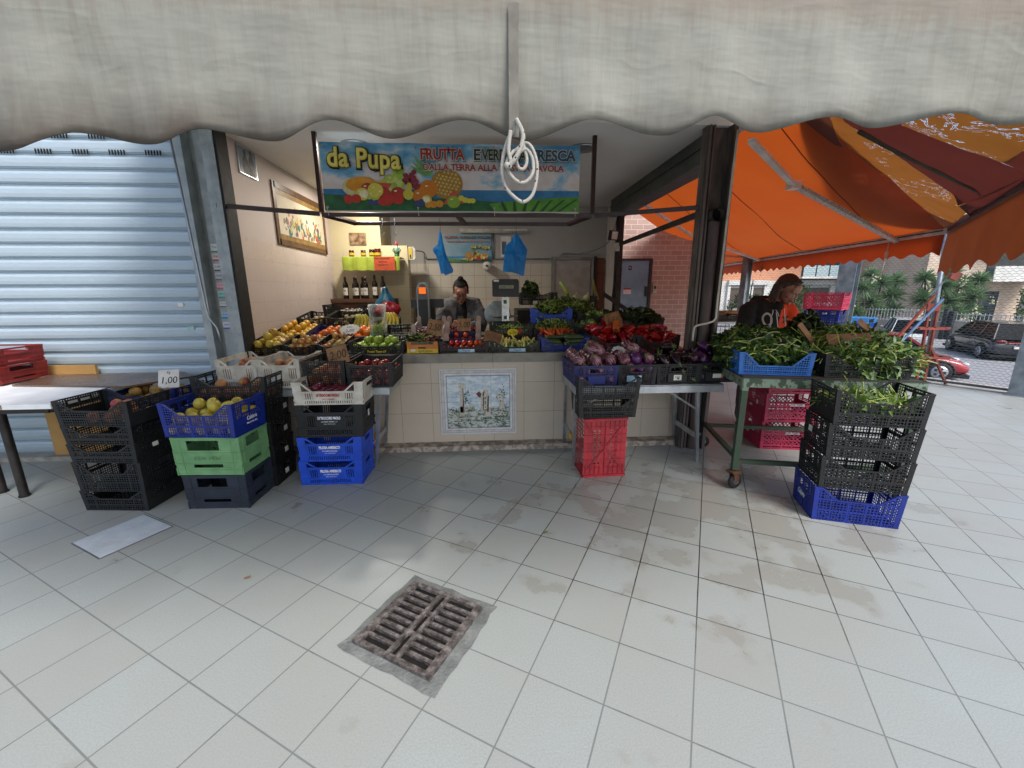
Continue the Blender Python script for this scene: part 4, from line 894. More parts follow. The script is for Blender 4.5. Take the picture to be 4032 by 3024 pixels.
# ================================================================ TABLES, CART
def sq(mb, a, b, w=.025, n=(0, 1, 0)): mb.bar(a, b, w, w, n)
M_sticker_y = mat('yellow_sticker', 'd6a82a', 'b98d1c', .6)
def trestle(x0, x1, y0, y1, zt, lx, label, legs, stick=None):
    t = thing('folding_table', label, 'table', group='aluminium folding tables')
    mb = MB().box(x0, x1, y0, y1, zt-.006, zt); mb.bar((x0, y0, zt-.036), (x1, y0, zt-.036), .056, .02, (0, 1, 0)); mb.bar((x0, y1, zt-.036), (x1, y1, zt-.036), .056, .02, (0, 1, 0))
    mb.bar((x0+.01, y0+.012, zt-.036), (x0+.01, y1-.012, zt-.036), .056, .02, (1, 0, 0)); mb.bar((x1-.01, y0+.012, zt-.036), (x1-.01, y1-.012, zt-.036), .056, .02, (1, 0, 0))
    mb.box(x0, x1, y0-.004, y0-.0101, zt-.012, zt-.008)
    mb.build('table_top', M_alu, t)
    for xt, xb in legs:
        for yt, yb, zb in ((y0+.05, y0+.13, 0), (y1-.08, y1+.02, .055)):
            m_ = MB(); sq(m_, (xt, yt, zt-.06), (xb, yb, zb), .026); m_.build('leg', M_alu, t)
        m_ = MB(); m_.bar((xb+(xt-xb)*.3, y0+.12, .24), (xb+(xt-xb)*.3, y1-.01, .24), .05, .012, (1, 0, 0)); cbx = m_.build('cross_bar', M_alu, t)
        if stick and xt == legs[stick-1][0]: MB().box(xb-.02, xb-.006, y0+.17, y0+.25, .215, .265).build('sticker', M_sticker_y, cbx)
        m_ = MB(); s = -1 if xt > (x0+x1)/2 else 1
        m_.bar((xt+s*.26, y0+.035, zt-.06), (xt+(xb-xt)*.3, y0+.09, zt-.24), .014, .006, (0, 1, 0)); m_.build('brace', M_alu, t)
    return t
trestle(-2.18, -.80, 3.30, 3.74, .735, 0, 'aluminium folding table under the white peach crates, left of the counter', [(-.90, -.99), (-2.10, -2.05)], 1)
trestle(.70, 1.94, 3.17, 3.72, .735, 0, 'aluminium folding table under the aubergine crates, right of the counter', [(.72, .735), (1.75, 1.85)], 1)
# green cart
CX, CY, CA_ = 1.84, 2.77, R_(-12.5)
cu = Vector((math.cos(CA_), math.sin(CA_), 0)); cv = Vector((-math.sin(CA_), math.cos(CA_), 0))
def cp_(a, b, z): return Vector((CX, CY, z))+cu*a+cv*b
k = NT('peeling_green_paint'); o = k.coord('Object'); f = k.ramp(k.noise(o, 11, 6, .65), [(.44, (0, 0, 0)), (.47, (1, 1, 1))]); f2 = k.ramp(k.noise(o, 24, 5), [(.6, (0, 0, 0)), (.64, (1, 1, 1))])
sp = k.n('SeparateXYZ'); k.l(o, sp); zf = k.math('MULTIPLY', k.math('GREATER_THAN', sp.outputs[2], .78), f)
k.l(k.mix(f2, k.mix(zf, '2d4030', '6b7d6c'), '46352a'), k.b.inputs['Base Color']); k.b.inputs['Roughness'].default_value = .6; k.bump(f, .3, .002)
M_cart = k.m
W_, D_ = 1.16, .90
t = thing('wheeled_cart', 'old green steel cart with peeling paint and caster wheels, loaded with leafy greens', 'cart')
mb = MB()
mb.bar(cp_(0, 0, .842), cp_(W_, 0, .842), .072, .012, cv); mb.bar(cp_(0, D_, .842), cp_(W_, D_, .842), .072, .012, cv)
mb.bar(cp_(0, 0, .842), cp_(0, D_, .842), .072, .012, cu); mb.bar(cp_(W_, 0, .842), cp_(W_, D_, .842), .072, .012, cu)
mb.build('top_frame', M_cart, t)
mb = MB(); mb.add([cp_(-.01, -.01, .878), cp_(W_+.01, -.01, .878), cp_(W_+.01, D_, .878), cp_(-.01, D_, .878), cp_(-.01, -.01, .872), cp_(W_+.01, -.01, .872), cp_(W_+.01, D_, .872), cp_(-.01, D_, .872)], [(0, 1, 2, 3), (7, 6, 5, 4), (0, 4, 5, 1), (1, 5, 6, 2), (2, 6, 7, 3), (3, 7, 4, 0)])
mb.build('tray', mat('rusty_tray', '4a3f38', '3a4038', .7, .2), t)
for a in (.02, W_-.03):
    for b in (.02, D_-.02):
        MB().bar(cp_(a, b, .81), cp_(a, b, .16), .042, .042, cv).build('leg', M_cart, t)
mb = MB()
for b in (.02, D_-.02): mb.bar(cp_(.042, b, .225), cp_(W_-.052, b, .225), .035, .03, (0, 0, 1))
for a in (.02, W_-.03): mb.bar(cp_(a, .042, .26), cp_(a, D_-.042, .26), .035, .03, (0, 0, 1))
mb.build('lower_rail', M_cart, t)
for a, b, m_, r in ((.02, .02, 1, .3), (.02, D_-.02, 0, -.2), (W_-.03, .02, 1, .8), (W_-.03, D_-.02, 0, .1)):
    fm = mat('rust', '5e3d26', '3c2718', .8) if m_ else M_steel
    c = cp_(a, b, 0); mb = MB(); mb.box(-.045, .045, -.035, .035, .135, .150)
    for s in (-1, 1): mb.bar((0, s*.022, .14), (.02, s*.022, .055), .045, .004, (0, 1, 0))
    wh = mb.build('caster', fm, t, loc=c, rot=r)
    mb = MB().m(mat('tyre_rubber', '1f1f20', '151515', .7)).lathe([(.03, -.014), (.052, -.016), (.058, -.01), (.06, 0), (.058, .01), (.052, .016), (.03, .014)], 24, Matrix.Translation((.02, 0, .060)) @ Matrix.Rotation(PI/2, 4, 'X'))
    mb.build('wheel', None, wh, True)
    MB().lathe([(.001, -.018), (.026, -.018), (.028, 0), (.026, .018), (.001, .018)], 16, Matrix.Translation((.02, 0, .060)) @ Matrix.Rotation(PI/2, 4, 'X')).build('hub', M_steel, wh, True)
# white table at the left
t = thing('market_table', 'white painted table top on round black steel legs against the closed shutter', 'table')
MB().box(-4.6, -2.86, 2.76, 3.76, .752, .785).build('table_top', mat('white_board', 'eceeee', 'd3d6d7', .5, scale=5), t)
MB().box(-3.40, -3.16, 2.756, 2.7599, .754, .784).build('worn_edge', mat('bare_wood', '9c8a6c', '7f6e55', .8, scale=20), t)
mb = MB()
for a, b in (((-4.6, 2.79, .735), (-2.9, 2.79, .735)), ((-4.6, 3.72, .735), (-2.9, 3.72, .735)), ((-2.9, 2.79, .735), (-2.9, 3.72, .735))): mb.bar(a, b, .03, .03, (0, 0, 1))
mb.build('under_frame', M_darksteel, t)
for x, y in ((-3.50, 3.04), (-3.74, 3.12), (-4.5, 3.6), (-3.0, 3.60)):
    lg = MB().tube([(x, y, .72), (x, y, .012)], .027, 16).build('leg', M_darksteel, t, True); smooth_angle(lg)
    MB().tube([(x, y, .012), (x, y, 0)], .034, 16).build('foot', M_black, lg)
MB().add([(-3.68, 3.32, .786), (-2.75, 3.20, .786), (-2.5, 3.55, .786), (-2.7, 3.765, .786), (-3.77, 3.72, .786), (-3.68, 3.32, .800), (-2.75, 3.20, .800), (-2.5, 3.55, .800), (-2.7, 3.765, .800), (-3.77, 3.72, .800)],
         [(4, 3, 2, 1, 0), (5, 6, 7, 8, 9), (0, 1, 6, 5), (1, 2, 7, 6), (2, 3, 8, 7), (3, 4, 9, 8), (4, 0, 5, 9)]).build('brown_board', mat('varnished_board', '6b5646', '54443a', .3, scale=6), None, label='brown varnished board lying on the white table beside the black crates', cat='board')
MB().box(-3.98, -3.46, 3.775, 3.80, 0, .87).build('cardboard_sheet', mat('tan_card', 'b08a52', '9c7845', .8, scale=4), None, label='tan cardboard panel standing on the floor behind the white table', cat='cardboard')
# manhole cover and drain
mb = MB().m(mat('cover_metal', 'aeb6bd', 'a0a8af', .5, 0, scale=10))
ma = R_(29); Mx = Matrix.Translation((-2.315, 2.455, 0)) @ Matrix.Rotation(R_(-28.8), 4, 'Z')
mb.box(-.172, .172, -.178, .178, .0035, .006, Mx)
for i in range(14):
    for j in range(14):
        if abs(i-6.5) < 1 and abs(j-6.5) < 1: continue
        x = -.155+i*.0236; y = -.162+j*.0245+(i % 2)*.004; mb.box(x-.008, x+.008, y-.009, y+.009, .006, .0072, Mx)
mb.m(mat('cover_rim', '5f6366', '4a4d50', .7)).box(-.180, .180, -.186, .186, .0008, .0030, Mx)
mb.build('manhole_cover', None, None, label='small rectangular studded metal cover in the tiles beside the far left crates', cat='manhole cover')
GM = Matrix.Translation((-.326, 1.60, 0)) @ Matrix.Rotation(R_(60.2), 4, 'Z') @ Matrix.Diagonal((.883, 1.25, 1, 1))
def gxy(x, y, z): return GM @ Vector((x, y, z))
t = thing('drain_grate', 'rusty cast iron drain grate set in rough cement in the tiled floor', 'drain grate')
rg = random.Random(5); pts_ = []
for x0, y0, x1, y1 in ((-.285, -.215, .285, -.205), (.285, -.205, .29, .20), (.29, .20, -.28, .205), (-.28, .205, -.285, -.215)):
    for i in range(10): tt = i/10; pts_.append((x0+(x1-x0)*tt+rg.uniform(-.006, .006), y0+(y1-y0)*tt+rg.uniform(-.006, .006)))
n_ = len(pts_); inner = [(-.235, -.165), (.235, -.165), (.235, .165), (-.235, .165)]
k = NT('rough_cement'); o = k.coord('Object'); k.l(k.ramp(k.noise(o, 12, 5, .6), [(.25, '565957'), (.5, '676b69'), (.75, '7d817f')]), k.b.inputs['Base Color']); k.b.inputs['Roughness'].default_value = .9; k.bump(k.noise(o, 60, 5), .8, .01)
mb = MB(); vs = [gxy(x, y, .003) for x, y in pts_]+[gxy(x, y, .004) for x, y in inner]
seg = [0, 10, 20, 30]; fs = []
for q in range(4):
    idx = list(range(seg[q], seg[q]+11)); idx = [i % n_ for i in idx]; fs.append(tuple(idx+[n_+(q+1) % 4, n_+q]))
mb.add(vs, fs); mb.build('cement_collar', k.m, t)
MB().add([gxy(x, y, .0015) for x, y in inner], [(0, 1, 2, 3)]).build('pit', mat('drain_pit', '030303', '120f0c', .95, scale=8, lo=.5, hi=.7), t)
k = NT('rusty_iron'); o = k.coord('Object'); k.l(k.ramp(k.noise(o, 34, 6, .7), [(.32, '2a2726'), (.5, '5c5654'), (.68, '8f8986')]), k.b.inputs['Base Color']); k.b.inputs['Roughness'].default_value = .6; k.b.inputs['Metallic'].default_value = .35; k.bump(k.noise(o, 120, 4), .2, .002)
mb = MB(); zt, zb = .022, .005
def gb(x0, x1, y0, y1, z=zt): mb.box(x0, x1, y0, y1, zb, z, GM)
gb(-.235, .235, -.165, -.138); gb(-.235, .235, .138, .165); gb(-.235, -.210, -.1379, .1379); gb(.210, .235, -.1379, .1379)
gb(-.2099, .2099, -.026, -.011); gb(-.2099, .2099, .011, .026)
for x in (-.07, .07): gb(x-.010, x+.010, -.0109, .0109)
for i in range(1, 9):
    x = -.21+.42*i/9
    for s in (-1, 1):
        gb(x-.0095, x+.0095, *(sorted((s*.0261, s*.1379))), zt-.002)
        for q in (.055, .09): mb.box(x-.004, x+.004, s*q-.004, s*q+.004, zt-.002, zt+.001, GM)
mb.build('grate', k.m, t)
# ================================================================ STALL FRAME AND BANNER
t = thing('hanging_frame', 'dark maroon steel frame hung across the stall carrying the banner and hooks', 'frame')
for a, b in (((-1.42, 3.92, 2.15), (.97, 3.90, 2.15)), ((-1.42, 3.92, 2.17), (-1.42, 3.92, 2.8)), ((.97, 3.90, 2.17), (.97, 3.90, 2.8)), ((-2.20, 3.76, 2.19), (-1.44, 3.92, 2.155)), ((1.84, 3.66, 2.18), (.99, 3.90, 2.15)),
             ((-1.41, 3.94, 2.15), (-1.28, 4.40, 2.15)), ((.96, 3.92, 2.15), (.86, 4.40, 2.15)), ((-1.29, 4.41, 2.15), (.87, 4.41, 2.15)), ((-.25, 3.92, 2.152), (-.2, 4.39, 2.152))):
    MB().bar(a, b, .034, .034, (0, 1, .3) if abs(a[2]-b[2]) < .1 else (0, 1, 0)).build('bar', M_maroon, t)
MB().bar((1.86, 3.72, 2.13), (2.03, 6.4, 2.16), .05, .03, (1, 0, 0)).build('brace', M_darksteel, t)
def banner_print(bn, fx, fz, y, W, H, flip=False):
    """printed picture: layered flat shapes on the cloth, y is the front plane"""
    st = [0]
    def shp(name, m, polys):
        st[0] += 1; yy_ = y-.0007*st[0]; mb = MB()
        for i_, p in enumerate(polys): mb.prism([(fx(a), fz(b)) for a, b in (reversed(p) if flip else p)], lambda a, b, q: Vector((a, q, b)), yy_-.0003-.00001*(i_ % 12)*3, yy_+.0002)
        mb.build(name, m, bn)
    def ell(cx, cy, rx, ry, n=20, rot=0): return [(cx+rx*math.cos(2*PI*i/n)*math.cos(rot)-ry*math.sin(2*PI*i/n)*math.sin(rot)*.27, cy+(rx*math.cos(2*PI*i/n)*math.sin(rot)/.27+ry*math.sin(2*PI*i/n)*math.cos(rot))) for i in range(n)]
    P = lambda n, c1, c2=None, sc=60: mat('print_'+n, c1, c2, .55, scale=sc)
    shp('printed_sea', P('sea', '3f7fae', '2d6a9a', 12), [[(0, .1), (1, .1), (1, .33), (0, .33)]])
    shp('printed_hill', P('hill', '2f6a3f', '244f33', 14), [[(0, 0), (1, 0), (1, .12), (.75, .12), (.62, .16), (.5, .2), (.35, .2), (.2, .22), (0, .25)]])
    shp('printed_field', P('field', '5f9a3a', '4a8232', 14), [[(.66, .0), (1, 0), (1, .24), (.9, .22), (.75, .17), (.64, .12)]])
    shp('printed_rows', P('rows', '2b5526', None), [[(.70+.035*i, 0), (.715+.035*i, 0), (.66+.05*i+.035, .15+.008*i), (.655+.05*i+.03, .15+.008*i)] for i in range(7)])
    # pineapple
    lv = [[(.40, .55), (.41, .56), (.40+dx, .56+dz)] for dx, dz in ((-.06, .22), (-.04, .27), (-.01, .28), (.01, .2), (-.07, .15), (-.06, .1), (-.05, .30), (.03, .14))]
    shp('pineapple_leaves', P('pineleaf', '7aa86a', '5b8a4e'), [[(a[0]-.012, a[1]-.02), (a[0]+.018, a[1]), (c[0], c[1])] for a, b, c in lv])
    shp('pineapple', P('pine', 'b98b3c', '8a6426', 120), [ell(.475, .42, .062, .23, 24, -.10)])
    dots = []
    for i in range(-4, 5):
        for j in range(-4, 5):
            x, z = .475+i*.0145+(j % 2)*.007, .42+j*.055-i*.012
            if ((x-.475)/.055)**2+((z-.42)/.2)**2 < 1: dots.append([(x, z-.022), (x+.005, z), (x, z+.018), (x-.005, z)])
    shp('pineapple_eyes', P('pineeye', 'd9c57a'), dots)
    shp('banana_print', P('banana', 'c9c24a', 'a9a83a'), [[(.17, .42), (.22, .46), (.27, .55), (.285, .70), (.295, .70), (.30, .55), (.28, .44), (.24, .36), (.19, .34)]])
    shp('melon', P('melonrind', 'cfc79a', 'b8b284'), [ell(.135, .36, .062, .155, 24, .03)])
    shp('melon_flesh', P('melon', 'd9962f', 'c98325', 20), [ell(.145, .40, .058, .115, 24, .05)])
    gr = []
    rg = random.Random(8)
    def cluster(cx, cy, sx, sy, n, r): return [ell(cx+rg.gauss(0, .4)*sx, cy+rg.gauss(0, .4)*sy, r, r/.27*1.0, 10) for _ in range(n)]
    shp('white_grapes', P('wgrape', 'a9c052', '8fae45'), cluster(.28, .43, .045, .13, 26, .0115))
    shp('white_grapes_light', P('wgrape2', 'c2d277'), cluster(.28, .44, .045, .12, 12, .008))
    shp('red_grapes', P('rgrape', '8f2f3f', '702433'), cluster(.335, .47, .035, .13, 24, .010)+cluster(.36, .36, .04, .07, 14, .008))
    shp('watermelon', P('wmelon', 'c9564a', 'b8473c'), [[(.20, .43), (.265, .42), (.25, .33), (.20, .30)], [(.455, .10), (.50, .33), (.54, .12)]])
    fr = [('orange', 'd07a22', [(.405, .34, .036), (.37, .23, .030)]), ('apple', 'b0382e', [(.17, .33, .025), (.225, .25, .033), (.285, .26, .028)]), ('green', 'b4c850', [(.19, .22, .024)]), ('kiwi', '8faf3c', [(.295, .62, .019), (.50, .14, .026)]),
          ('lemon', 'd9cc52', [(.15, .25, .026), (.395, .17, .02), (.20, .31, .03)]), ('plum', '3f4a7c', [(.18, .13, .012), (.20, .12, .012), (.215, .14, .012), (.36, .11, .014), (.375, .13, .014), (.43, .08, .01)]),
          ('strawberry', 'c0352c', [(.095, .17, .018), (.125, .18, .018), (.245, .16, .022), (.285, .18, .022), (.225, .14, .018)]), ('apricot', 'd9922f', [(.42, .10, .015), (.445, .11, .015), (.40, .09, .012)]), ('yellow', 'd6cf4a', [(.53, .2, .012), (.545, .17, .012), (.56, .16, .011), (.575, .16, .011)])]
    for nme, c, l in fr: shp(nme+'_print', P(nme, c), [ell(a, b, r, r/.27, 18) for a, b, r in l])
    shp('pear_print', P('pear', 'cfc24a', 'b5a83c'), [ell(.325, .25, .02, .085, 18), ell(.33, .37, .011, .06, 14)])
    shp('highlights', P('hl', 'f0e6c0'), [ell(a-.008, b+.04, .006, .012, 8) for n, c, l in fr[:5] for a, b, r in l]+[ell(.395, .17, .013, .048, 14), ell(.155, .25, .017, .063, 14)])
    return st
def banner_text(bn, fx, fz, y, W, H, pupa=(.165, .77, .27, .30), t1=(.675, .85), t2=(.66, .66)):
    def lay(s, cx, cz, wd, sz, cols, sp=1, bolds=(.0, .0), rot=0):
        for i, (c, bo, dx, dz_) in enumerate(cols):
            text(s, sz, face_y(fx(cx)+dx, y-.022-.0012*i, fz(cz)+dz_) @ Matrix.Rotation(rot, 4, 'Z'), mat('ink_'+c, c, None, .5), bn, 'banner_lettering', bold=bo, fit=wd*W+bo*2, space=sp, thick=.0003)
    k_ = W/2.21
    lay('da Pupa', pupa[0], pupa[1], pupa[2], .21*k_, [('151515', .019*k_, .004, -.006), ('3a3413', .013*k_, 0, 0), ('d8c040', .007*k_, 0, 0), ('e8dc7a', .0015*k_, -.002, .003)], 1.05, rot=-.03)
    z1 = t1[1]
    for s, cx, wd, c in (('FRUTTA', .462, .165, '9c2a2a'), ('E', .595, .022, '20302c'), ('VERDURA', .70, .17, '23392f'), ('FRESCA', .892, .17, '24506e')):
        cx = t1[0]+(cx-.675)*t1_scale[0]; wd *= t1_scale[0]
        lay(s, cx, z1, wd, .118*k_, [('2a2a2a', .010*k_, .004, -.005), ('d9d4cc', .009*k_, 0, 0), (c, .004*k_, 0, 0)])
    lay('DALLA TERRA ALLA VOSTRA TAVOLA', t2[0], t2[1], .545*t1_scale[0], .068*k_, [('d9d4cc', .006*k_, 0, 0), ('9c2a35', .002*k_, 0, 0)])
t1_scale = [1]
def sky_print(name):
    k = NT(name); o = k.coord('Object'); sp = k.n('SeparateXYZ'); k.l(o, sp)
    n = k.noise(k.coord('Object', (1, 1, 1.8)), 3.2, 6, .6)
    f = k.math('ADD', n, k.math('MULTIPLY_ADD', sp.outputs[2], .8, -2.45*.8))
    k.l(k.ramp(f, [(.40, 'cfc3c0'), (.50, 'd6cfd0'), (.60, '7fb0cc'), (.75, '3f86b4')]), k.b.inputs['Base Color']); k.b.inputs['Roughness'].default_value = .4; return k.m
BX0, BX1, BZ0, BZ1, BY = -1.375, .84, 2.165, 2.715, 3.88
bn = thing('fruit_banner', 'wide printed vinyl banner with yellow lettering and a heap of fruit over the stall', 'banner')
mb = MB(); vs = []; fs = []
for j in range(2):
    for i in range(25):
        x = BX0+(BX1-BX0)*i/24; vs.append((x, BY+.001*math.sin(i*1.7)-.0005, BZ1-.006*abs(math.sin(i*PI/8)) if j else BZ0+.003*math.sin(i)))
vs += [(x, y+.003, z) for x, y, z in vs]
for i in range(24): fs += [(i, i+1, i+26, i+25), (50+i+1, 50+i, 75+i, 75+i+1), (i, 50+i, 50+i+1, i+1), (25+i, 25+i+1, 75+i+1, 75+i)]
fs += [(0, 25, 75, 50), (24, 74, 99, 49)]
mb.add(vs, fs); mb.build('vinyl_sheet', sky_print('printed_sky'), bn)
fx = lambda u: BX0+(BX1-BX0)*u; fz = lambda v: BZ0+(BZ1-BZ0)*(.02+.95*v)
banner_print(bn, fx, fz, BY-.002, BX1-BX0, BZ1-BZ0)
banner_text(bn, fx, fz, BY, BX1-BX0, BZ1-BZ0)
for u in (.012, .36, .66, .985):
    for v in (.05, .97): MB().tube([(fx(u), BY-.010, fz(v)), (fx(u), BY+.002, fz(v))], .010, 12).build('eyelet', M_alu, bn)
    MB().tube([(fx(u), BY-.034, fz(.05)), (fx(u)+.002, BY-.01, BZ0-.03)], .0025, 6).build('cable_tie', M_white, bn)
# second, small poster on the back wall
ps = thing('wall_poster', 'smaller printed fruit poster hanging on the back wall above the tiles', 'poster')
MB().box(-.695, .10, 6.975, 6.985, 1.94, 2.37).build('poster_sheet', mat('poster_blue', '6a9ab4', '93a7b0', .5, scale=4), ps)
fx2 = lambda u: .10-(.795)*u; fz2 = lambda v: 1.945+.42*(v*.62)
banner_print(ps, fx2, fz2, 6.974, .795, .43, True)
t1_scale[0] = 1.55
banner_text(ps, lambda u: -.695+.795*u, lambda v: 1.945+.42*v, 6.966, .795, .43, pupa=(.78, .55, .38, .3), t1=(.52, .90), t2=(.52, .75))
# ================================================================ GREY FRONT AWNING
lows = [(-260, 600), (70, 597), (298, 518), (624, 571), (814, 511), (1104, 560), (1327, 485), (1538, 539), (1849, 476), (2077, 543), (2351, 475), (2629, 534), (2806, 469), (2975, 515), (3279, 464), (3440, 492), (3775, 454), (3997, 489), (4300, 440)]
def src2y(x, y, Y):
    d = _R2*((x-2016)/1610.8)+_U2*((1512-y)/1610.8)+_F; tt = Y/d.y; return d.x*tt, 1.5+d.z*tt
VY = .85
kp = [src2y(x, y, VY) for x, y in lows]
kp = [(kp[0][0]-1.8+.115*i, 1.765 if i % 2 else 1.80) for i in range(15)]+kp+[(kp[-1][0]+.11*(i+1), (1.80 if i % 2 else 1.86)) for i in range(6)]
def vbot(x):
    for (x0, z0), (x1, z1) in zip(kp, kp[1:]):
        if x0 <= x <= x1: q = (x-x0)/(x1-x0); q = q*q*(3-2*q); return z0+(z1-z0)*q
    return kp[-1][1]
VX0, VX1 = kp[0][0], kp[-1][0]
M_awn = None
k = NT('dirty_grey_canvas'); o = k.coord('Object'); sp = k.n('SeparateXYZ'); k.l(o, sp)
ns = k.noise(k.coord('Object', (1, 1, .12)), 55, 4, .6); nb = k.noise(o, 6, 5); nc = k.noise(k.coord('Object', (1, 1, .4)), 14, 4)
col = k.mix(nb, '787970', '88897f'); col = k.mix(k.ramp(ns, [(.45, (0, 0, 0)), (.72, (.4, .4, .4))]), col, '6a675e'); col = k.mix(k.ramp(k.noise(k.coord('Object', (1, 1, .8)), 3.0, 5, .65), [(.4, (0, 0, 0)), (.7, (.5, .5, .5))]), col, '92958d')
# grime along the hem and streaks at the top
grime = k.math('MULTIPLY_ADD', nc, .10, k.math('MULTIPLY', k.math('SUBTRACT', 1.83, sp.outputs[2]), 1.0))
col = k.mix(k.ramp(grime, [(.02, (0, 0, 0)), (.11, (.95, .95, .95))]), col, '463e36')
top = k.math('MULTIPLY_ADD', ns, .06, k.math('SUBTRACT', sp.outputs[2], 1.97))
col = k.mix(k.ramp(top, [(.02, (0, 0, 0)), (.06, (.6, .6, .6))]), col, '7a6e62')
k.l(col, k.b.inputs['Base Color']); k.b.inputs['Roughness'].default_value = .8
rdg = k.math('SUBTRACT', 1.0, k.math('MULTIPLY', k.math('ABSOLUTE', k.math('SUBTRACT', k.noise(k.coord('Object', (1, 1, 2.6), (0, .25, 0)), 2.6, 2), .5)), 34), clamp=True); gate = k.math('GREATER_THAN', k.noise(o, 4.1, 2), .52)
k.bump(k.math('ADD', k.math('MULTIPLY_ADD', k.noise(k.coord('Object', (1, 1, 3.5)), 5, 3), 1.0, k.math('MULTIPLY', ns, .2)), k.math('MULTIPLY', k.math('MULTIPLY', rdg, gate), .07)), .32, .02)
tr = k.n('BsdfTranslucent'); k.l(col, tr); ms = k.n('MixShader'); ms.inputs[0].default_value = .12; k.l(k.b, ms, 0, 1); k.l(tr, ms, 0, 2); k.l(ms, k.out)
M_awn = k.m
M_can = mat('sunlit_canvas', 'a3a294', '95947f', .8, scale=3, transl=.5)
aw = thing('front_awning', 'large dirty grey canvas awning with scalloped edge hanging over the stall front', 'awning')
NX, NZ = 420, 14; vs = []; fs = []
for j in range(NZ+1):
    for i in range(NX+1):
        x = VX0+(VX1-VX0)*i/NX; zb_ = vbot(x); zt_ = 2.010+.030*x; z = zt_+(zb_-zt_)*j/NZ; q = j/NZ
        y = VY+.006*math.sin(x*9+1)*q+.010*wob((x*3, z*6, 0), 1)*q+.004*wob((x*14, z*9, 3), 1)+.012*q*q*math.sin((x)*26)
        vs.append((x, y, z))
nf = len(vs); vs += [(x, y+.0015, z) for x, y, z in vs]
for j in range(NZ):
    for i in range(NX):
        a = j*(NX+1)+i; fs += [(a, a+NX+1, a+NX+2, a+1), (nf+a, nf+a+1, nf+a+NX+2, nf+a+NX+1)]
for i in range(NX): a = NZ*(NX+1)+i; fs.append((a, nf+a, nf+a+1, a+1))
MB().add(vs, fs).build('valance', M_awn, aw, True)
vs = []
for i in range(9):
    z = 1.99-.215*i/8; vs += [(.048, VY-.004-.008*(i/8)**2, z), (.066, VY-.004-.008*(i/8)**2, z)]
MB().add(vs, [(2*i, 2*i+1, 2*i+3, 2*i+2) for i in range(8)]).build('seam_tape', mat('seam_tape', '6f6c64', '5c5952', .8, scale=30), aw)
MB().tube([(VX0, VY+.01, 2.022+.03*VX0), (VX1, VY+.01, 2.022+.03*VX1)], .014, 12).build('hem_bar', mat('rust_red_bar', '6a2f24', '4c2019', .6), aw, True)
MB().box(VX0, VX1, VY-.0, VY+.06, 2.07, 2.11).build('front_profile', mat('dull_aluminium', '8b8f90', '74797b', .5, .5), aw)
CW0, CW1 = VX0+.1, 2.15
MB().add([(CW0, VY+.03, 2.10), (CW1, VY+.03, 2.10), (CW1, 3.70, 3.12), (CW0, 3.70, 3.12), (CW0, VY+.03, 2.103), (CW1, VY+.03, 2.103), (CW1, 3.70, 3.123), (CW0, 3.70, 3.123)], [(3, 2, 1, 0), (4, 5, 6, 7), (0, 1, 5, 4), (1, 2, 6, 5), (2, 3, 7, 6), (3, 0, 4, 7)]).build('canopy', M_can, aw)
# rope coil
k = NT('white_rope'); o = k.coord('Object'); vo = k.n('TexVoronoi'); k.l(o, vo); vo.inputs['Scale'].default_value = 95
f = k.ramp(vo.outputs[0], [(.17, (1, 1, 1)), (.2, (0, 0, 0))]); n = k.noise(o, 300, 2)
k.l(k.mix(f, k.mix(n, 'a3a199', '807e77'), '101010'), k.b.inputs['Base Color']); k.b.inputs['Roughness'].default_value = .85; k.bump(n, .5, .002)
M_rope = k.m
def spline(p, n=8):
    p = [Vector(q) for q in p]; out = []
    for i in range(len(p)-1):
        a = p[max(i-1, 0)]; b = p[i]; c = p[i+1]; d = p[min(i+2, len(p)-1)]
        for j in range(n):
            t_ = j/n; out.append(.5*((2*b)+(c-a)*t_+(2*a-5*b+4*c-d)*t_*t_+(3*b-a-3*c+d)*t_**3))
    out.append(p[-1]); return out
rp = [(.058, .83, 1.80), (.057, .835, 1.785), (.046, .84, 1.772), (.037, .84, 1.744), (.034, .84, 1.716), (.041, .84, 1.690), (.058, .84, 1.672), (.075, .84, 1.664), (.092, .842, 1.677), (.100, .845, 1.705), (.101, .85, 1.736), (.091, .855, 1.764), (.079, .86, 1.772), (.068, .86, 1.764),
      (.052, .83, 1.745), (.042, .83, 1.724), (.056, .83, 1.702), (.075, .832, 1.696), (.091, .835, 1.712), (.092, .84, 1.738), (.080, .84, 1.755), (.066, .838, 1.748), (.061, .835, 1.735), (.066, .836, 1.722), (.076, .838, 1.722), (.081, .84, 1.738), (.074, .842, 1.765)]
mb = MB().tube(spline(rp), .0033, 10).tube(spline([(.060, .825, 1.80), (.072, .822, 1.775), (.068, .82, 1.752), (.055, .82, 1.73), (.044, .822, 1.722)]), .0042, 10).tube(spline([(.050, .828, 1.782), (.046, .825, 1.75), (.050, .822, 1.728), (.046, .82, 1.718)]), .0037, 10)
mb.ball((.043, .82, 1.722), (.006, .005, .006), 10, 8)
mb.build('rope_coil', M_rope, None, True, label='coil of white rope with black flecks hanging from the grey awning edge', cat='rope')
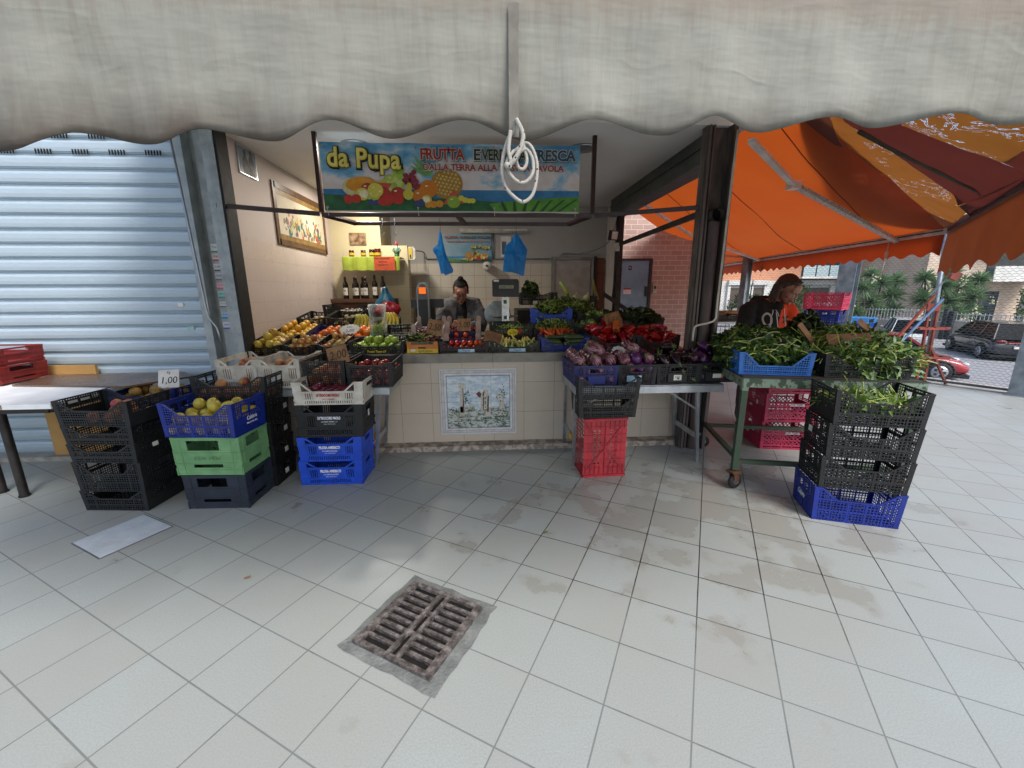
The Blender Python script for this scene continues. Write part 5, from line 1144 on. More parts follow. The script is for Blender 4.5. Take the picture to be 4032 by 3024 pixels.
# ================================================================ ORANGE AND BROWN AWNINGS
def cloth_mat(name, c1, c2, crack=0, tl=.45, scale=3, bands=None):
    k = NT(name); o = k.coord('Object'); n = k.noise(o, scale, 5); col = k.mix(n, c1, c2)
    w_ = k.noise(k.coord('Object', (1, 1, 1)), 90, 2); col = k.mix(k.math('MULTIPLY', w_, .25), col, c2)
    k.l(col, k.b.inputs['Base Color']); k.b.inputs['Roughness'].default_value = .75
    tr = k.n('BsdfTranslucent'); k.l(col, tr); ms = k.n('MixShader'); ms.inputs[0].default_value = tl; k.l(k.b, ms, 0, 1); k.l(tr, ms, 0, 2); last = ms
    if crack:
        v = k.n('TexNoise'); k.l(k.coord('Object', (1, .6, 1)), v); v.inputs['Scale'].default_value = 7; v.inputs['Detail'].default_value = 5; v.inputs['Roughness'].default_value = .65; v.inputs['Distortion'].default_value = 1.2
        a = k.math('ABSOLUTE', k.math('SUBTRACT', v.outputs[0], .5)); f = k.math('LESS_THAN', a, .0045*crack)
        g = k.math('GREATER_THAN', k.noise(o, 2.6, 3), .52); f = k.math('MULTIPLY', f, g)
        tp = k.n('BsdfTransparent'); m2 = k.n('MixShader'); k.l(f, m2); k.l(ms, m2, 0, 1); k.l(tp, m2, 0, 2); last = m2
    k.l(last, k.out); k.bump(n, .15, .01); return k.m
M_or = cloth_mat('orange_canvas', 'a8561a', 'a83e14', 0, .42, .9); M_orv = cloth_mat('orange_valance_canvas', 'ac4416', 'a03a16', 0, .3, 2)
A = Vector((4.897, 4.311, 2.1)); F_ = Vector((6.168, 11.022, 2.1)); Wn = Vector((2.12, 2.95, 2.93)); Wf = Vector((2.15, 7.2, 3.04))
aw2 = thing('orange_awning', 'bright orange canvas awning with white folding arms on the right side of the stall', 'awning')
NU, NV = 26, 26; vs = []; fs = []
def canopy(u, v, dz=0):
    p = (Wn*(1-v)+Wf*v)*(1-u)+(A*(1-v)+F_*v)*u
    sag = .06*math.sin(PI*u)*(1+.3*math.sin(v*9))+.022*wob((u*5+v*9, v*16-u*4, 2), 1)+.012*math.sin((u*2.2+v*7)*6)*u*(1-u)*3+.012*math.sin(v*26+u*5)*u*(1-u)*2
    if v < .12: e = (1-v/.12)*math.sin(PI*u); p += Vector((-.0, .02, 0))*e
    return p-Vector((0, 0, sag+dz))
for t_ in (0, .004):
    for j in range(NV+1):
        for i in range(NU+1): vs.append(canopy(i/NU, j/NV, t_))
n1 = (NU+1)*(NV+1)
for j in range(NV):
    for i in range(NU):
        a = j*(NU+1)+i; fs.append((a, a+1, a+NU+2, a+NU+1))
MB().add(vs[:n1], fs).build('canopy', M_or, aw2, True)
mb = MB()
for v in (.12, .40, .68): mb.tube([canopy(i/20, v, .006) for i in range(21)], .0045, 5, False)
mb.build('seams', mat('orange_seam', '6e2410', None, .8), aw2)
bu = (F_-A).normalized()
MB().bar(A-bu*.05, F_, .07, .085, (0, 0, 1)).build('front_bar', mat('white_aluminium', 'd5d0ca', 'b5b0aa', .45, .1), aw2)
MB().bar(A+Vector((-.036, 0, -.01)), F_+Vector((-.036, 0, -.01)), .008, .012, (0, 0, 1)).build('bar_groove', M_darksteel, aw2)
vs = []; n_ = 260; L_ = (F_-A).length
for j in range(5):
    for i in range(n_+1):
        s = L_*i/n_; dr = .20+.022*math.cos(s*2*PI/.26); p = A+bu*s; q = j/4; vs.append((p.x+.01*math.sin(s*7)*q-.01, p.y, p.z-.045-dr*q))
fs = [(j*(n_+1)+i, j*(n_+1)+i+1, (j+1)*(n_+1)+i+1, (j+1)*(n_+1)+i) for j in range(4) for i in range(n_)]
MB().add(vs, fs).build('valance', M_orv, aw2, True)
M_arm = mat('white_arm_paint', 'e2ded8', 'c9c3bc', .4, scale=6)
mb = MB(); e1 = Vector((3.07, 4.22, 2.50)); mb.bar((2.15, 3.52, 2.66), e1, .05, .035, (0, 0, 1)); mb.build('arm', M_arm, aw2)
mb = MB(); mb.bar(e1, (5.02, 4.95, 2.05), .06, .04, (0, 0, 1)); mb.build('arm', mat('speckled_arm', 'c4bfb8', '8a847c', .6, scale=60, lo=.5, hi=.55), aw2)
MB().box(3.02, 3.12, 4.18, 4.27, 2.46, 2.53).build('elbow', M_arm, aw2)
mb = MB(); mb.bar((2.15, 6.4, 2.86), (3.9, 7.88, 2.46), .05, .035, (0, 0, 1)); mb.bar((3.9, 7.88, 2.46), (5.6, 8.4, 2.06), .05, .035, (0, 0, 1)); mb.build('arm', M_arm, aw2)
for s, hh in ((.75, .20), (4.1, .12)):
    p = A+bu*s; c_ = Vector((p.x-.03, p.y, 1.98-.08))
    mb = MB()
    mb.tube([(c_.x, c_.y, 2.07), (c_.x, c_.y, c_.z+.06)], .004, 6)
    for q in range(5): mb.tube(spline([c_+Vector((0, 0, .06)), c_+Vector((.02*math.cos(q*1.3), .01*math.sin(q), .0)), c_+Vector((.004*q-.01, 0, -.06)), c_+Vector((-.02*math.cos(q), .0, 0)), c_+Vector((0, 0, .06))], 5), .005, 6)
    mb.tube([c_+Vector((0, 0, -.05)), c_+Vector((-.01, 0, -.1)), c_+Vector((-.03, 0, -.1-hh))], .003, 5)
    mb.build('rope_tassel', mat('grey_rope', '9a958c', '7c766c', .9) if s > 2 else mat('pale_rope', 'c9c2b6', 'a8a196', .9), None, True, label='small knotted %s cord hanging from the orange awning bar %s' % (('pale', 'at its near end') if s < 2 else ('grey', 'above the woman in the hoodie')), cat='cord')
# brown patched sheet, partitioned in strips
aw3 = thing('brown_awning', 'old brown patched awning with cracked yellow plastic at the upper right', 'awning')
curve = [(2.0, 3.03, 2.86), (2.243, 3.242, 2.828), (2.604, 3.554, 2.797), (3.072, 3.895, 2.731), (3.792, 4.36, 2.605), (4.468, 4.606, 2.412), (4.779, 4.552, 2.258), (4.93, 4.36, 2.115)]
b1 = [(2.0, 2.78, 2.75), (2.245, 2.96, 2.717), (2.506, 3.151, 2.68), (2.877, 3.507, 2.661), (3.531, 3.912, 2.541), (4.261, 4.16, 2.326), (4.627, 4.04, 2.122)]
b2 = [(2.0, 2.64, 2.69), (2.246, 2.824, 2.663), (2.497, 3.037, 2.639), (3.028, 3.136, 2.451), (3.698, 3.254, 2.211), (3.74, 3.08, 2.11)]
b3 = [(2.0, 2.5, 2.64), (2.248, 2.526, 2.545), (2.537, 2.627, 2.461), (2.943, 2.377, 2.189)]
def sheet(poly, m, dz=0, name='panel', sub=3):
    import bmesh
    bm = bmesh.new(); vv = [bm.verts.new((x, y, z-dz)) for x, y, z in poly]; bm.faces.new(vv)
    bmesh.ops.triangulate(bm, faces=bm.faces[:]); bmesh.ops.subdivide_edges(bm, edges=bm.edges[:], cuts=sub, use_grid_fill=True)
    for v in bm.verts: v.co.z += .012*wob(v.co, 4)
    bmesh.ops.solidify(bm, geom=bm.faces[:], thickness=.002) if False else None
    me = bpy.data.meshes.new(name); bm.to_mesh(me); bm.free(); me.materials.append(m); me.polygons.foreach_set('use_smooth', [True]*len(me.polygons)); return link(name, me, aw3)
def ribbon(a, b, m, name, dz=0, n=14):
    def at(l, t):
        ds = [0]
        for p, q in zip(l, l[1:]): ds.append(ds[-1]+(Vector(q)-Vector(p)).length)
        t *= ds[-1]
        for i in range(len(l)-1):
            if t <= ds[i+1]+1e-9: f = (t-ds[i])/(ds[i+1]-ds[i]); return Vector(l[i]).lerp(Vector(l[i+1]), f)
        return Vector(l[-1])
    vs = []; k_ = 5
    for i in range(n*2+1):
        p, q = at(a, i/(2*n)), at(b, i/(2*n))
        for j in range(k_+1): v = p.lerp(q, j/k_); vs.append((v.x, v.y, v.z-dz-.02*math.sin(PI*j/k_)+.012*wob(v*5, 1)))
    fs = [(i*(k_+1)+j, i*(k_+1)+j+1, (i+1)*(k_+1)+j+1, (i+1)*(k_+1)+j) for i in range(2*n) for j in range(k_)]
    return MB().add(vs, fs).build(name, m, aw3, True)
M_g1 = cloth_mat('cracked_gold_plastic', '8a5520', '6d4118', .8, .45, 5); M_dr = cloth_mat('dark_red_canvas', '5a221a', '471a15', 0, .35, 4); M_bn = cloth_mat('brown_canvas', '5c3420', '4a2818', 0, .35, 4); M_g2 = cloth_mat('torn_gold_plastic', '84551f', '6b4018', 1.7, .4, 5)
ribbon(curve, b1, M_bn, 'canvas_strip'); ribbon(b1, b2+[(3.9, 3.3, 2.11)], M_g1, 'plastic_patch')
ribbon([b2[0], b2[1], b2[2], b2[3], b2[4], (3.80, 3.30, 2.14)], [b3[0], b3[1], b3[2], b3[3], (3.05, 2.30, 2.12)], M_dr, 'canvas_strip')
ribbon([b3[0], b3[1], b3[2], b3[3]], [(2.0, 1.6, 2.3), (2.325, 1.841, 2.243), (2.6, 2.0, 2.2), (2.733, 2.121, 2.178)], M_g2, 'plastic_patch')
ribbon([(3.9, 3.3, 2.105), (3.8, 3.3, 2.13), (3.05, 2.30, 2.12), (2.943, 2.377, 2.189), (2.733, 2.121, 2.178)], [(4.2, 3.52, 2.1), (3.9, 3.19, 2.1), (3.25, 2.478, 2.1), (2.95, 2.15, 2.1), (2.6, 1.78, 2.1)], M_dr, 'canvas_strip')
ribbon([(4.93, 4.36, 2.115), (4.627, 4.04, 2.122), (4.132, 3.49, 2.118), (3.74, 3.08, 2.11)], [(4.96, 4.35, 2.1), (4.66, 4.02, 2.1), (4.18, 3.48, 2.1), (3.80, 3.06, 2.1)], M_bn, 'canvas_strip')
MB().tube([(2.614, 3.016, 2.565), (2.909, 2.979, 2.42), (3.262, 2.918, 2.25), (3.472, 2.867, 2.14)], .018, 8).build('pole', mat('grey_green_pole', '4a4a3e', '383830', .7), aw3, True)
MB().bar((4.975, 4.363, 2.09), (2.3, 1.45, 2.09), .05, .035, (0, 0, 1)).build('front_bar', mat('dark_red_bar', '4a241c', '331611', .6), aw3)
vs = []; n_ = 120; pa, pb = Vector((4.975, 4.363, 2.07)), Vector((2.3, 1.45, 2.07))
for j in range(9):
    for i in range(n_+1):
        p = pa.lerp(pb, i/n_); q = j/8; drop = .43-.03*math.sin(i*.35)-.06*(i/n_); vs.append((p.x+.02*math.sin(i*.22)*q, p.y+.02*math.sin(i*.22+1)*q, p.z-drop*q))
fs = [(j*(n_+1)+i, j*(n_+1)+i+1, (j+1)*(n_+1)+i+1, (j+1)*(n_+1)+i) for j in range(8) for i in range(n_)]
MB().add(vs, fs).build('valance', cloth_mat('brown_valance_canvas', '7a3d1c', '5c2a16', 0, .4, 3), aw3, True)
MB().tube(spline([(1.975, 3.42, 2.70), (1.965, 3.42, 2.1), (1.955, 3.42, 1.367), (1.954, 3.42, 1.25), (1.90, 3.42, 1.215), (1.79, 3.42, 1.19), (1.772, 3.42, 1.15), (1.77, 3.42, 1.06)], 4), .009, 8).build('crank_rod', mat('ivory_paint', 'c9c4ba', 'b0aba0', .4), None, True, label='white bent awning crank rod hanging beside the dark steel post', cat='crank rod')
# ================================================================ STREET FENCE
M_mesh = mat('galvanised_mesh', '7e888a', '5f686b', .55, .3, scale=20)
def fence_panel(s0, s1, z0, z1):
    t = thing('mesh_fence', 'expanded metal mesh fence panel %s' % ('in front of the parked dark car' if s0 < 1 else 'behind the pink and blue crates' if s0 < 3 else 'behind the woman in the hoodie'), 'fence', group=None)
    mb = MB(); cw, ch, w_ = .066, .036, .0026
    nr = int((z1-z0)/ch); nc = int((s1-s0)/cw)
    for r in range(nr+1):
        z = z0+r*ch
        for i in range(nc*2):
            a0, a1 = s0+i*cw/2, s0+(i+1)*cw/2
            if a1 > s1: break
            za, zb_ = (z+ch*.5*((i+r) % 2), z+ch*.5*((i+1+r) % 2))
            p, q = fp(a0, 0, za), fp(a1, 0, zb_)
            mb.add([p-Vector((0, 0, w_)), q-Vector((0, 0, w_)), q+Vector((0, 0, w_)), p+Vector((0, 0, w_))], [(0, 1, 2, 3)])
    mb.build('mesh', M_mesh, t)
    mb = MB(); mb.bar(fp(s0, 0, z0-.03), fp(s1, 0, z0-.03), .06, .03, (0, 0, 1)); mb.bar(fp(s0, 0, z1+.03), fp(s1, 0, z1+.03), .05, .03, (0, 0, 1)); mb.build('frame', mat('fence_frame', '5a6164', '474d50', .6, .3), t)
fence_panel(.02, 2.0, .09, 2.7); fence_panel(2.36, 3.9, .09, 2.7); fence_panel(4.1, 6.6, .09, 2.7)
def post(s, w_, lab, nm='fence_post'):
    t = thing(nm, lab, 'post'); M_ = mat('zinc_column', '8f9aa0', '6d787e', .5, .4, scale=7)
    mb = MB(); c_ = fp(s, 0); ang = math.atan2(FU.y, FU.x); Mx = Matrix.Translation(c_) @ Matrix.Rotation(ang, 4, 'Z')
    mb.box(-w_/2, w_/2, -.10, -.086, 0, 3.2, Mx); mb.box(-w_/2, w_/2, .086, .10, 0, 3.2, Mx); mb.box(-.008, .008, -.0859, .0859, 0, 3.2, Mx); mb.box(-w_/2-.03, w_/2+.03, -.13, .13, 0, .012, Mx)
    mb.build('profile', M_, t)
post(2.18, .26, 'wide galvanised steel column behind the pink and blue crates'); post(-.10, .26, 'galvanised fence post at the right edge beside the dark car'); post(4.0, .12, 'thin galvanised fence post behind the woman in the hoodie')
MB().tube([(7.02, 6.02, 0), (7.0, 6.06, 1.0), (6.93, 6.1, 2.5)], .032, 12).build('round_pole', M_steel, None, True, label='leaning round galvanised pole rising beside the red steel stand', cat='pole')
t = thing('steel_stand', 'tall narrow stand of red and blue painted steel bars at the street fence', 'stand')
MR = mat('faded_red_paint', '8f4538', '72352b', .6, scale=10); Y_ = 5.98
mb = MB()
for a, b in (((6.84, Y_, 1.384), (6.25, Y_, .58)), ((6.79, Y_, 1.256), (6.85, Y_, .0)), ((6.93, Y_, 1.255), (6.98, Y_, .0)), ((6.53, Y_, .895), (7.20, Y_, .885)), ((6.42, Y_, .50), (7.18, Y_, .44)), ((6.42, Y_-.16, .47), (7.12, Y_-.16, .43)), ((6.85, Y_, .307), (7.17, Y_, .44)), ((6.85, Y_, .307), (6.5, Y_, .45)),
             ((6.53, Y_-.15, .895), (6.98, Y_-.15, .885)), ((6.42, Y_-.16, .47), (6.42, Y_, .50)), ((7.16, Y_-.0, .44), (7.12, Y_-.16, .43)), ((6.53, Y_, .895), (6.53, Y_-.15, .895)), ((6.98, Y_-.15, .885), (7.2, Y_, .885)), ((6.55, Y_-.1, 0), (6.83, Y_, .6)), ((7.25, Y_-.1, 0), (6.95, Y_, .6))): mb.bar(a, b, .03, .03, (0, 1, 0))
mb.build('frame', MR, t)
MB().bar((6.93, Y_-.05, 1.33), (6.29, Y_-.05, .56), .028, .02, (0, 1, 0)).build('blue_bar', mat('faded_blue_paint', '5f86ab', '4a6c8d', .6), t)
MB().box(6.73, 6.95, Y_-.03, Y_-.018, 1.15, 1.26).build('plate', MR, t)
MB().prism([(6.99, 1.64), (7.10, 1.60), (7.19, 1.69), (7.12, 1.73), (7.02, 1.70)], lambda a, b, q: Vector((a, q, b)), Y_-.03, Y_+.02).build('cap', MR, t)
MB().bar((6.80, Y_+.04, 1.38), (7.05, Y_+.04, 1.66), .012, .012, (0, 1, 0)).build('thin_bar', M_steel, t)
# ================================================================ STREET: CARS, RAILING, HOUSES, PLANTS
M_glass = mat('car_glass', '0c1014', '151c22', .2); M_glass.node_tree.nodes['Principled BSDF'].inputs['Specular IOR Level'].default_value = .08; M_tyre = mat('tyre_rubber', '1f1f20', '151515', .7)
def car(loc, ang, paint, label, kind, L=4.2, W=1.78, H=1.5, shape='hatch'):
    t = thing('parked_car', label, 'car', loc, (0, 0, ang), None)
    # profile along x (front = +x): list of (x, z_belt/bottom..)
    hw = W/2
    st = {'hatch': [(-.5, .30, .62, .92), (-.485, .25, .80, 1.0), (-.40, .22, .93, 1.0), (-.15, .22, .92, 1.0), (.12, .22, .90, 1.0), (.25, .22, .88, 1.0), (.40, .22, .78, .97), (.47, .24, .66, .9), (.5, .32, .52, .8)]}['hatch']
    vs = []; fs = []; n_ = 10
    for u, zb, zt, wf in st:
        x = u*L; zt *= H/1.5; w_ = hw*wf
        ring = [(-.82, zb), (-.98, zb+.10), (-1.0, (zb+zt)/2), (-.97, zt-.08), (-.86, zt), (.86, zt), (.97, zt-.08), (1.0, (zb+zt)/2), (.98, zb+.10), (.82, zb)]
        vs += [(x, a*w_, z) for a, z in ring]
    for i in range(len(st)-1):
        for k_ in range(n_): a = i*n_+k_; b = i*n_+(k_+1) % n_; fs.append((a, b, b+n_, a+n_))
    fs += [tuple(reversed(range(n_))), tuple(range((len(st)-1)*n_, len(st)*n_))]
    o_ = MB().add([(x, y, z) for x, y, z in vs], [tuple(reversed(f)) for f in fs]).build('body', paint, t, True)
    md = o_.modifiers.new('s', 'SUBSURF'); md.levels = 1; md.render_levels = 2
    # cabin
    cb_ = [(-.47, .80), (-.44, .98), (-.36, 1.0), (-.05, 1.0), (.10, .97), (.27, .55)]
    def cab(grow, zlo, zhi, name, m, par):
        vs = []; fs = []; pr_ = [(-.475 if shape == 'hatch' else -.46, 0), (-.40, 1), (-.28 if shape == 'hatch' else -.2, 1.06), (.0, 1.06), (.09, 1), (.28, 0)]
        for x, q in pr_:
            z = zlo+(zhi-zlo)*q; w_ = hw*(.94-.20*q)+grow
            vs += [((x*L), -w_, z), ((x*L), w_, z)]
        n = len(pr_)
        fs = [(2*i, 2*i+2, 2*i+3, 2*i+1) for i in range(n-1)]+[tuple(2*i for i in reversed(range(n))), tuple(2*i+1 for i in range(n))]
        o2 = MB().add(vs, fs).build(name, m, par); 
        return o2
    zb = .88*H/1.5
    cab(0, zb, H-.03, 'windows', M_glass, t)
    # roof and pillars in paint
    mb = MB(); k_ = .74
    rf = [(-.40, .985), (-.28, 1.04), (.0, 1.04), (.085, .985)]
    vs = []
    for x, q in rf: z = zb+(H-.03-zb)*q+.02; w_ = hw*.745; vs += [(x*L, -w_, z), (x*L, w_, z), (x*L, -w_, z+.03), (x*L, w_, z+.03)]
    fs = []
    for i in range(3): a = 4*i; fs += [(a, a+1, a+5, a+4), (a+2, a+6, a+7, a+3), (a, a+4, a+6, a+2), (a+1, a+3, a+7, a+5)]
    fs += [(0, 2, 3, 1), (12, 13, 15, 14)]
    mb.add(vs, fs)
    for s in (-1, 1):
        for (xa, qa), (xb, qb) in (((-.475, 0), (-.40, 1)), ((-.22, 0), (-.24, 1.04)), ((.03, 0), (-.0, 1.04)), ((.28, 0), (.09, 1))):
            pa_ = (xa*L, s*(hw*(.945-.20*qa)), zb+(H-.03-zb)*qa); pb_ = (xb*L, s*(hw*(.945-.20*min(qb, 1))), zb+(H-.03-zb)*min(qb, 1)); mb.bar(pa_, pb_, .07, .035, (0, 1, 0))
    mb.build('roof', paint, t)
    for sx in (.31, -.315):
        for s in (-1, 1):
            wc = (sx*L, s*(hw-.055), .32); Mw = Matrix.Translation(wc) @ Matrix.Rotation(PI/2, 4, 'X')
            wh = MB().lathe([(.15, -.10), (.29, -.11), (.32, -.08), (.325, 0), (.32, .08), (.29, .11), (.15, .10)], 24, Mw).build('wheel', M_tyre, t, True)
            mb = MB().m(M_alu).lathe([(.001, -.02), (.20, -.02), (.22, .0), (.21, .02), (.001, .02)], 24, Matrix.Translation((sx*L, s*(hw+.045), .32)) @ Matrix.Rotation(PI/2, 4, 'X'))
            mb.m(M_black)
            for q in range(5): a = q*2*PI/5; mb.ball((sx*L+.12*math.cos(a), s*(hw+.066), .32+.12*math.sin(a)), (.045, .006, .045), 8, 4)
            mb.build('rim', None, wh, True)
            MB().tube([(sx*L+.365*math.cos(a), s*(hw+.0), .32+.365*math.sin(a)) for a in [PI*q/14 for q in range(-1, 16)]], .035, 8).build('wheel_arch', M_black2, t, True)
    for s in (-1, 1):
        MB().ball((.465*L, s*hw*.62, .62*H/1.5), (.10, .18, .07), 12, 8).build('headlight', mat('headlight_glass', 'd5dadd', '9fa6aa', .1), t, True)
        MB().ball((-.487*L, s*hw*.70, .80*H/1.5), (.04, .20 if kind == 'suv' else .10, .06), 12, 8).build('tail_light', mat('tail_light_red', '8a0f12', '5c0a0c', .15), t, True)
        MB().ball((.17*L, s*(hw+.07), .98*H/1.5), (.06, .08, .06), 10, 6).build('wing_mirror', paint, t, True)
    if kind == 'suv': MB().box(-.503*L, -.49*L, -hw*.5, hw*.5, .78, .83).build('light_bar', mat('tail_light_red', '8a0f12', '5c0a0c', .15), t)
    MB().box(-.512*L, -.505*L, -.26, .26, .55, .66).build('number_plate', M_paper, t)
    MB().box(.505*L, .512*L, -.26, .26, .36, .46).build('number_plate', M_paper, t)
    MB().box(-.49*L, .49*L, -hw*.96, hw*.96, .16, .27).build('sill', M_black2, t)
    return t
paint = lambda n, c, m_=.3: mat('paint_'+n, c, None, .3, m_, scale=2, lo=.1, hi=.9, coat=.8)
car((23.55, 17.65, -1.6), math.atan2(.86, .5), paint('graphite', '2a2e33'), 'dark grey parked crossover with chrome rims, rear towards the fence', 'suv', 4.45, 1.84, 1.56)
car((22.75, 21.0, -1.6), math.atan2(.78, .62), paint('white', 'c9cdd0', 0), 'small white hatchback parked with its back to the fence', 'hatch', 3.8, 1.7, 1.5)
car((14.75, 14.1, -1.6), math.atan2(-.62, .78), paint('red', 'a30d1c', 0), 'bright red parked car seen just beyond the fence and the red stand', 'hatch', 4.1, 1.76, 1.46)
t = thing('delivery_van', 'white van parked in the street behind the woman in the hoodie', 'van', (11.8, 17.4, -1.6), (0, 0, 1.0))
M_vw = paint('van', 'cdd3d6', 0)
mb = MB(); mb.prism([(-2.5, .3), (2.45, .3), (2.5, .95), (1.9, 1.15), (1.35, 2.05), (1.1, 2.2), (-2.45, 2.25)], lambda a, b, q: Vector((a, q, b)), .95, -.95); mb.build('body', M_vw, t)
MB().add([(1.46, -.8, 2.0), (1.46, .8, 2.0), (1.98, .84, 1.2), (1.98, -.84, 1.2)], [(0, 3, 2, 1)]).build('windscreen', M_glass, t)
for s in (-1, 1):
    MB().box(.6, 1.45, s*.955-.003, s*.955+.003, 1.2, 1.9).build('side_window', M_glass, t)
    for x in (1.6, -1.6): MB().lathe([(.001, -.1), (.33, -.1), (.34, 0), (.33, .1), (.001, .1)], 20, Matrix.Translation((x, s*.88, .34)) @ Matrix.Rotation(PI/2, 4, 'X')).build('wheel', M_tyre, t, True)
t = thing('recycling_bin', 'blue recycling container with a dark opening standing in the street', 'bin', (20.9, 21.9, -1.6), (0, 0, .5))
MB().prism([(-.65, 0), (.65, 0), (.72, 1.2), (-.72, 1.2)], lambda a, b, q: Vector((a, q, b)), .5, -.5).build('body', M_blue, t)
MB().prism([(-.74, 1.2), (.74, 1.2), (.66, 1.5), (-.66, 1.5)], lambda a, b, q: Vector((a, q, b)), .54, -.54).build('lid', mat('bin_lid', '2f7fc0', '2a6ca8', .5), t)
MB().box(-.45, .15, -.565, -.545, 1.26, 1.45).build('opening', M_black, t)
# boundary wall with railing in three steps
M_wallst = mat('boundary_wall', '8a867c', '747067', .85, scale=2, bump=.3)
M_rail = mat('white_railing', 'b9bcbd', 'a0a3a4', .5)
GP = Vector((29.5, 21, 0)); GU = Vector((-.48, .876, 0))
def rail(s0, s1, ztop, zbot, lab):
    t = thing('street_railing', lab, 'railing')
    mb = MB()
    P = lambda s, z: GP+GU*s+Vector((0, 0, z))
    mb.bar(P(s0, ztop-.08), P(s1, ztop-.08), .05, .04, (0, 0, 1)); mb.bar(P(s0, zbot+.06), P(s1, zbot+.06), .05, .04, (0, 0, 1))
    n = int((s1-s0)/.16)
    for i in range(n+1): s = s0+(s1-s0)*i/n; mb.bar(P(s, zbot), P(s, ztop), .028, .028, (1, 0, 0))
    mb.build('bars', M_rail, t)
    mb = MB(); nn = Vector((.876, .48, 0)); mb.bar(P(s0, (zbot-1.6)/2)+nn*.1, P(s1, (zbot-1.6)/2)+nn*.1, abs(-1.6-zbot), .25, nn); mb.build('low_wall', M_wallst, t)
    for s in (s0, s1): MB().bar(P(s, -1.6), P(s, ztop+.1), .22, .22, (1, 0, 0)).build('pillar', mat('dark_pillar', '3c3f42', '2e3133', .8), t)
rail(-9, 2.7, .01, -.50, 'white street railing on a low wall behind the dark car'); rail(3.0, 7.9, .16, -.60, 'white street railing behind the red stand'); rail(8.2, 26, .45, -.45, 'long white street railing seen to the left of the pink crate')
# houses
M_ow = brick_mat('orange_brick', 'cc9070', 'bd8060', 'ccb29a', .25, .075); M_wh = mat('white_render', 'cfd0cc', 'bcbdb9', .85, scale=1.5)
M_shu = mat('brown_shutter', '5d544c', '453e38', .7, stretch=(1, 1, 30), scale=3); M_win = mat('window_glass', '2a3238', '39444b', .15)
t = thing('apartment_building', 'apartment block with white balconies and brown ground floor shutters beyond the street', 'building')
MB().box(12, 33, 36, 46, -1.6, 9).build('wall', M_ow, t); MB().box(12, 33, 35.92, 35.999, -1.6, 2.15).build('ground_floor_band', M_wh, t)
sc_ = 36/32
for x0, x1 in ((19.1, 20.6), (20.95, 21.85), (24.6, 27.3), (15.5, 17.5), (28.4, 30.2)):
    x0 *= sc_; x1 *= sc_; w_ = MB().box(x0, x1, 35.85, 35.90, -1.6, 1.55).build('garage_shutter', M_shu, t)
    mb = MB(); mb.box(x0-.25, x0, 35.7, 35.915, -1.6, 1.8); mb.box(x1, x1+.25, 35.7, 35.915, -1.6, 1.8); mb.box(x0-.25, x1+.25, 35.6, 35.915, 1.801, 2.2); mb.build('surround', M_wh, t)
for lv in (0, 1, 2):
    z = 2.3+lv*3.0
    for x0, x1 in ((13, 20), (24.5*sc_-.5, 31.8)):
        b = MB().box(x0, x1, 34.6, 35.999, z, z+.18).build('balcony', M_wh, t)
        MB().box(x0, x1, 34.62, 34.66, z+.18, z+1.1).build('parapet', mat('frosted_glass', 'a9bcc0', '93a7ac', .2), b)
        for q in range(5): MB().bar((x0+(x1-x0)*q/4, 34.6, z+.18), (x0+(x1-x0)*q/4, 34.6, z+1.15), .06, .04, (0, 1, 0)).build('post', M_darksteel, b)
        for q in (.2, .6): w_ = MB().box(x0+(x1-x0)*q, x0+(x1-x0)*q+1.6, 35.94, 35.999, z+.18, z+2.4).build('window', M_win, t)
t = thing('apartment_building', 'pale apartment house with white balconies behind the dark parked car', 'building')
MB().box(33.2, 58, 30, 42, -1.6, 8).build('wall', mat('peach_render', 'c9b8a6', 'b8a794', .85, scale=1), t)
for z in (1.9, 4.9):
    for x0, x1 in ((37, 41.6), (43.5, 50)):
        b = MB().box(x0, x1, 28.6, 29.999, z, z+.2).build('balcony', M_wh, t); MB().box(x0, x1, 28.62, 28.68, z+.2, z+1.1).build('parapet', M_wh, b)
for x0, x1, z0, z1 in ((38, 39.5, -1.6, 1.2), (41.5, 47, -.9, 1.3), (38, 41, 2.2, 4.3), (44, 49, 2.2, 4.3)): MB().box(x0, x1, 29.94, 29.999, z0, z1).build('window', M_win, t)
for x in (40.3, 42.7): MB().box(x, x+.5, 28.65, 29.1, -1.6, 1.899).build('pillar', M_wh, t)
# plants
def spiky(name, label, cx, cy, z0, tufts, seed, mats, L=.85, W=.036, trunk=True, cat='shrub', fl=0):
    rg = random.Random(seed); t = thing(name, label, cat, (cx, cy, z0)); mb = MB()
    tk = MB()
    for (x, y, z, r) in tufts:
        for _ in range(int(150*r)):
            d = Vector((rg.gauss(0, 1), rg.gauss(0, 1), rg.gauss(.35, .8))).normalized(); n = d.orthogonal().normalized()
            mb.m(mats[rg.randrange(len(mats))]); p = Vector((x, y, z)); l_ = L*r*rg.uniform(.6, 1.05)
            s = d.cross(n)*W; q = p+d*l_*.55; e = p+d*l_-Vector((0, 0, l_*.12)); mb.add([p-s*.6, p+s*.6, q+s, q-s, e], [(0, 1, 2, 3), (3, 2, 4)])
        tk.tube([(x*.5, y*.5, -.0), (x*.8, y*.8, z*.6), (x, y, z)], [.09, .06, .04], 7)
    mb.build('crown', None, t); tk.build('trunk', mat('bark', '4c4034', '3a3028', .9, scale=12, bump=.4), t)
    if fl:
        mb = MB()
        for _ in range(fl):
            a = rg.choice(tufts); c_ = Vector(a[:3])+Vector((rg.gauss(0, .5), rg.gauss(0, .5)-.5, rg.gauss(.1, .3)))
            for _ in range(14): mb.ball(c_+Vector((rg.gauss(0, .1), rg.gauss(0, .1), rg.gauss(0, .14))), .05, 5, 4)
        mb.build('flowers', mat('cream_flower', 'c9c8a8', 'b5b58f', .8), t)
    return t
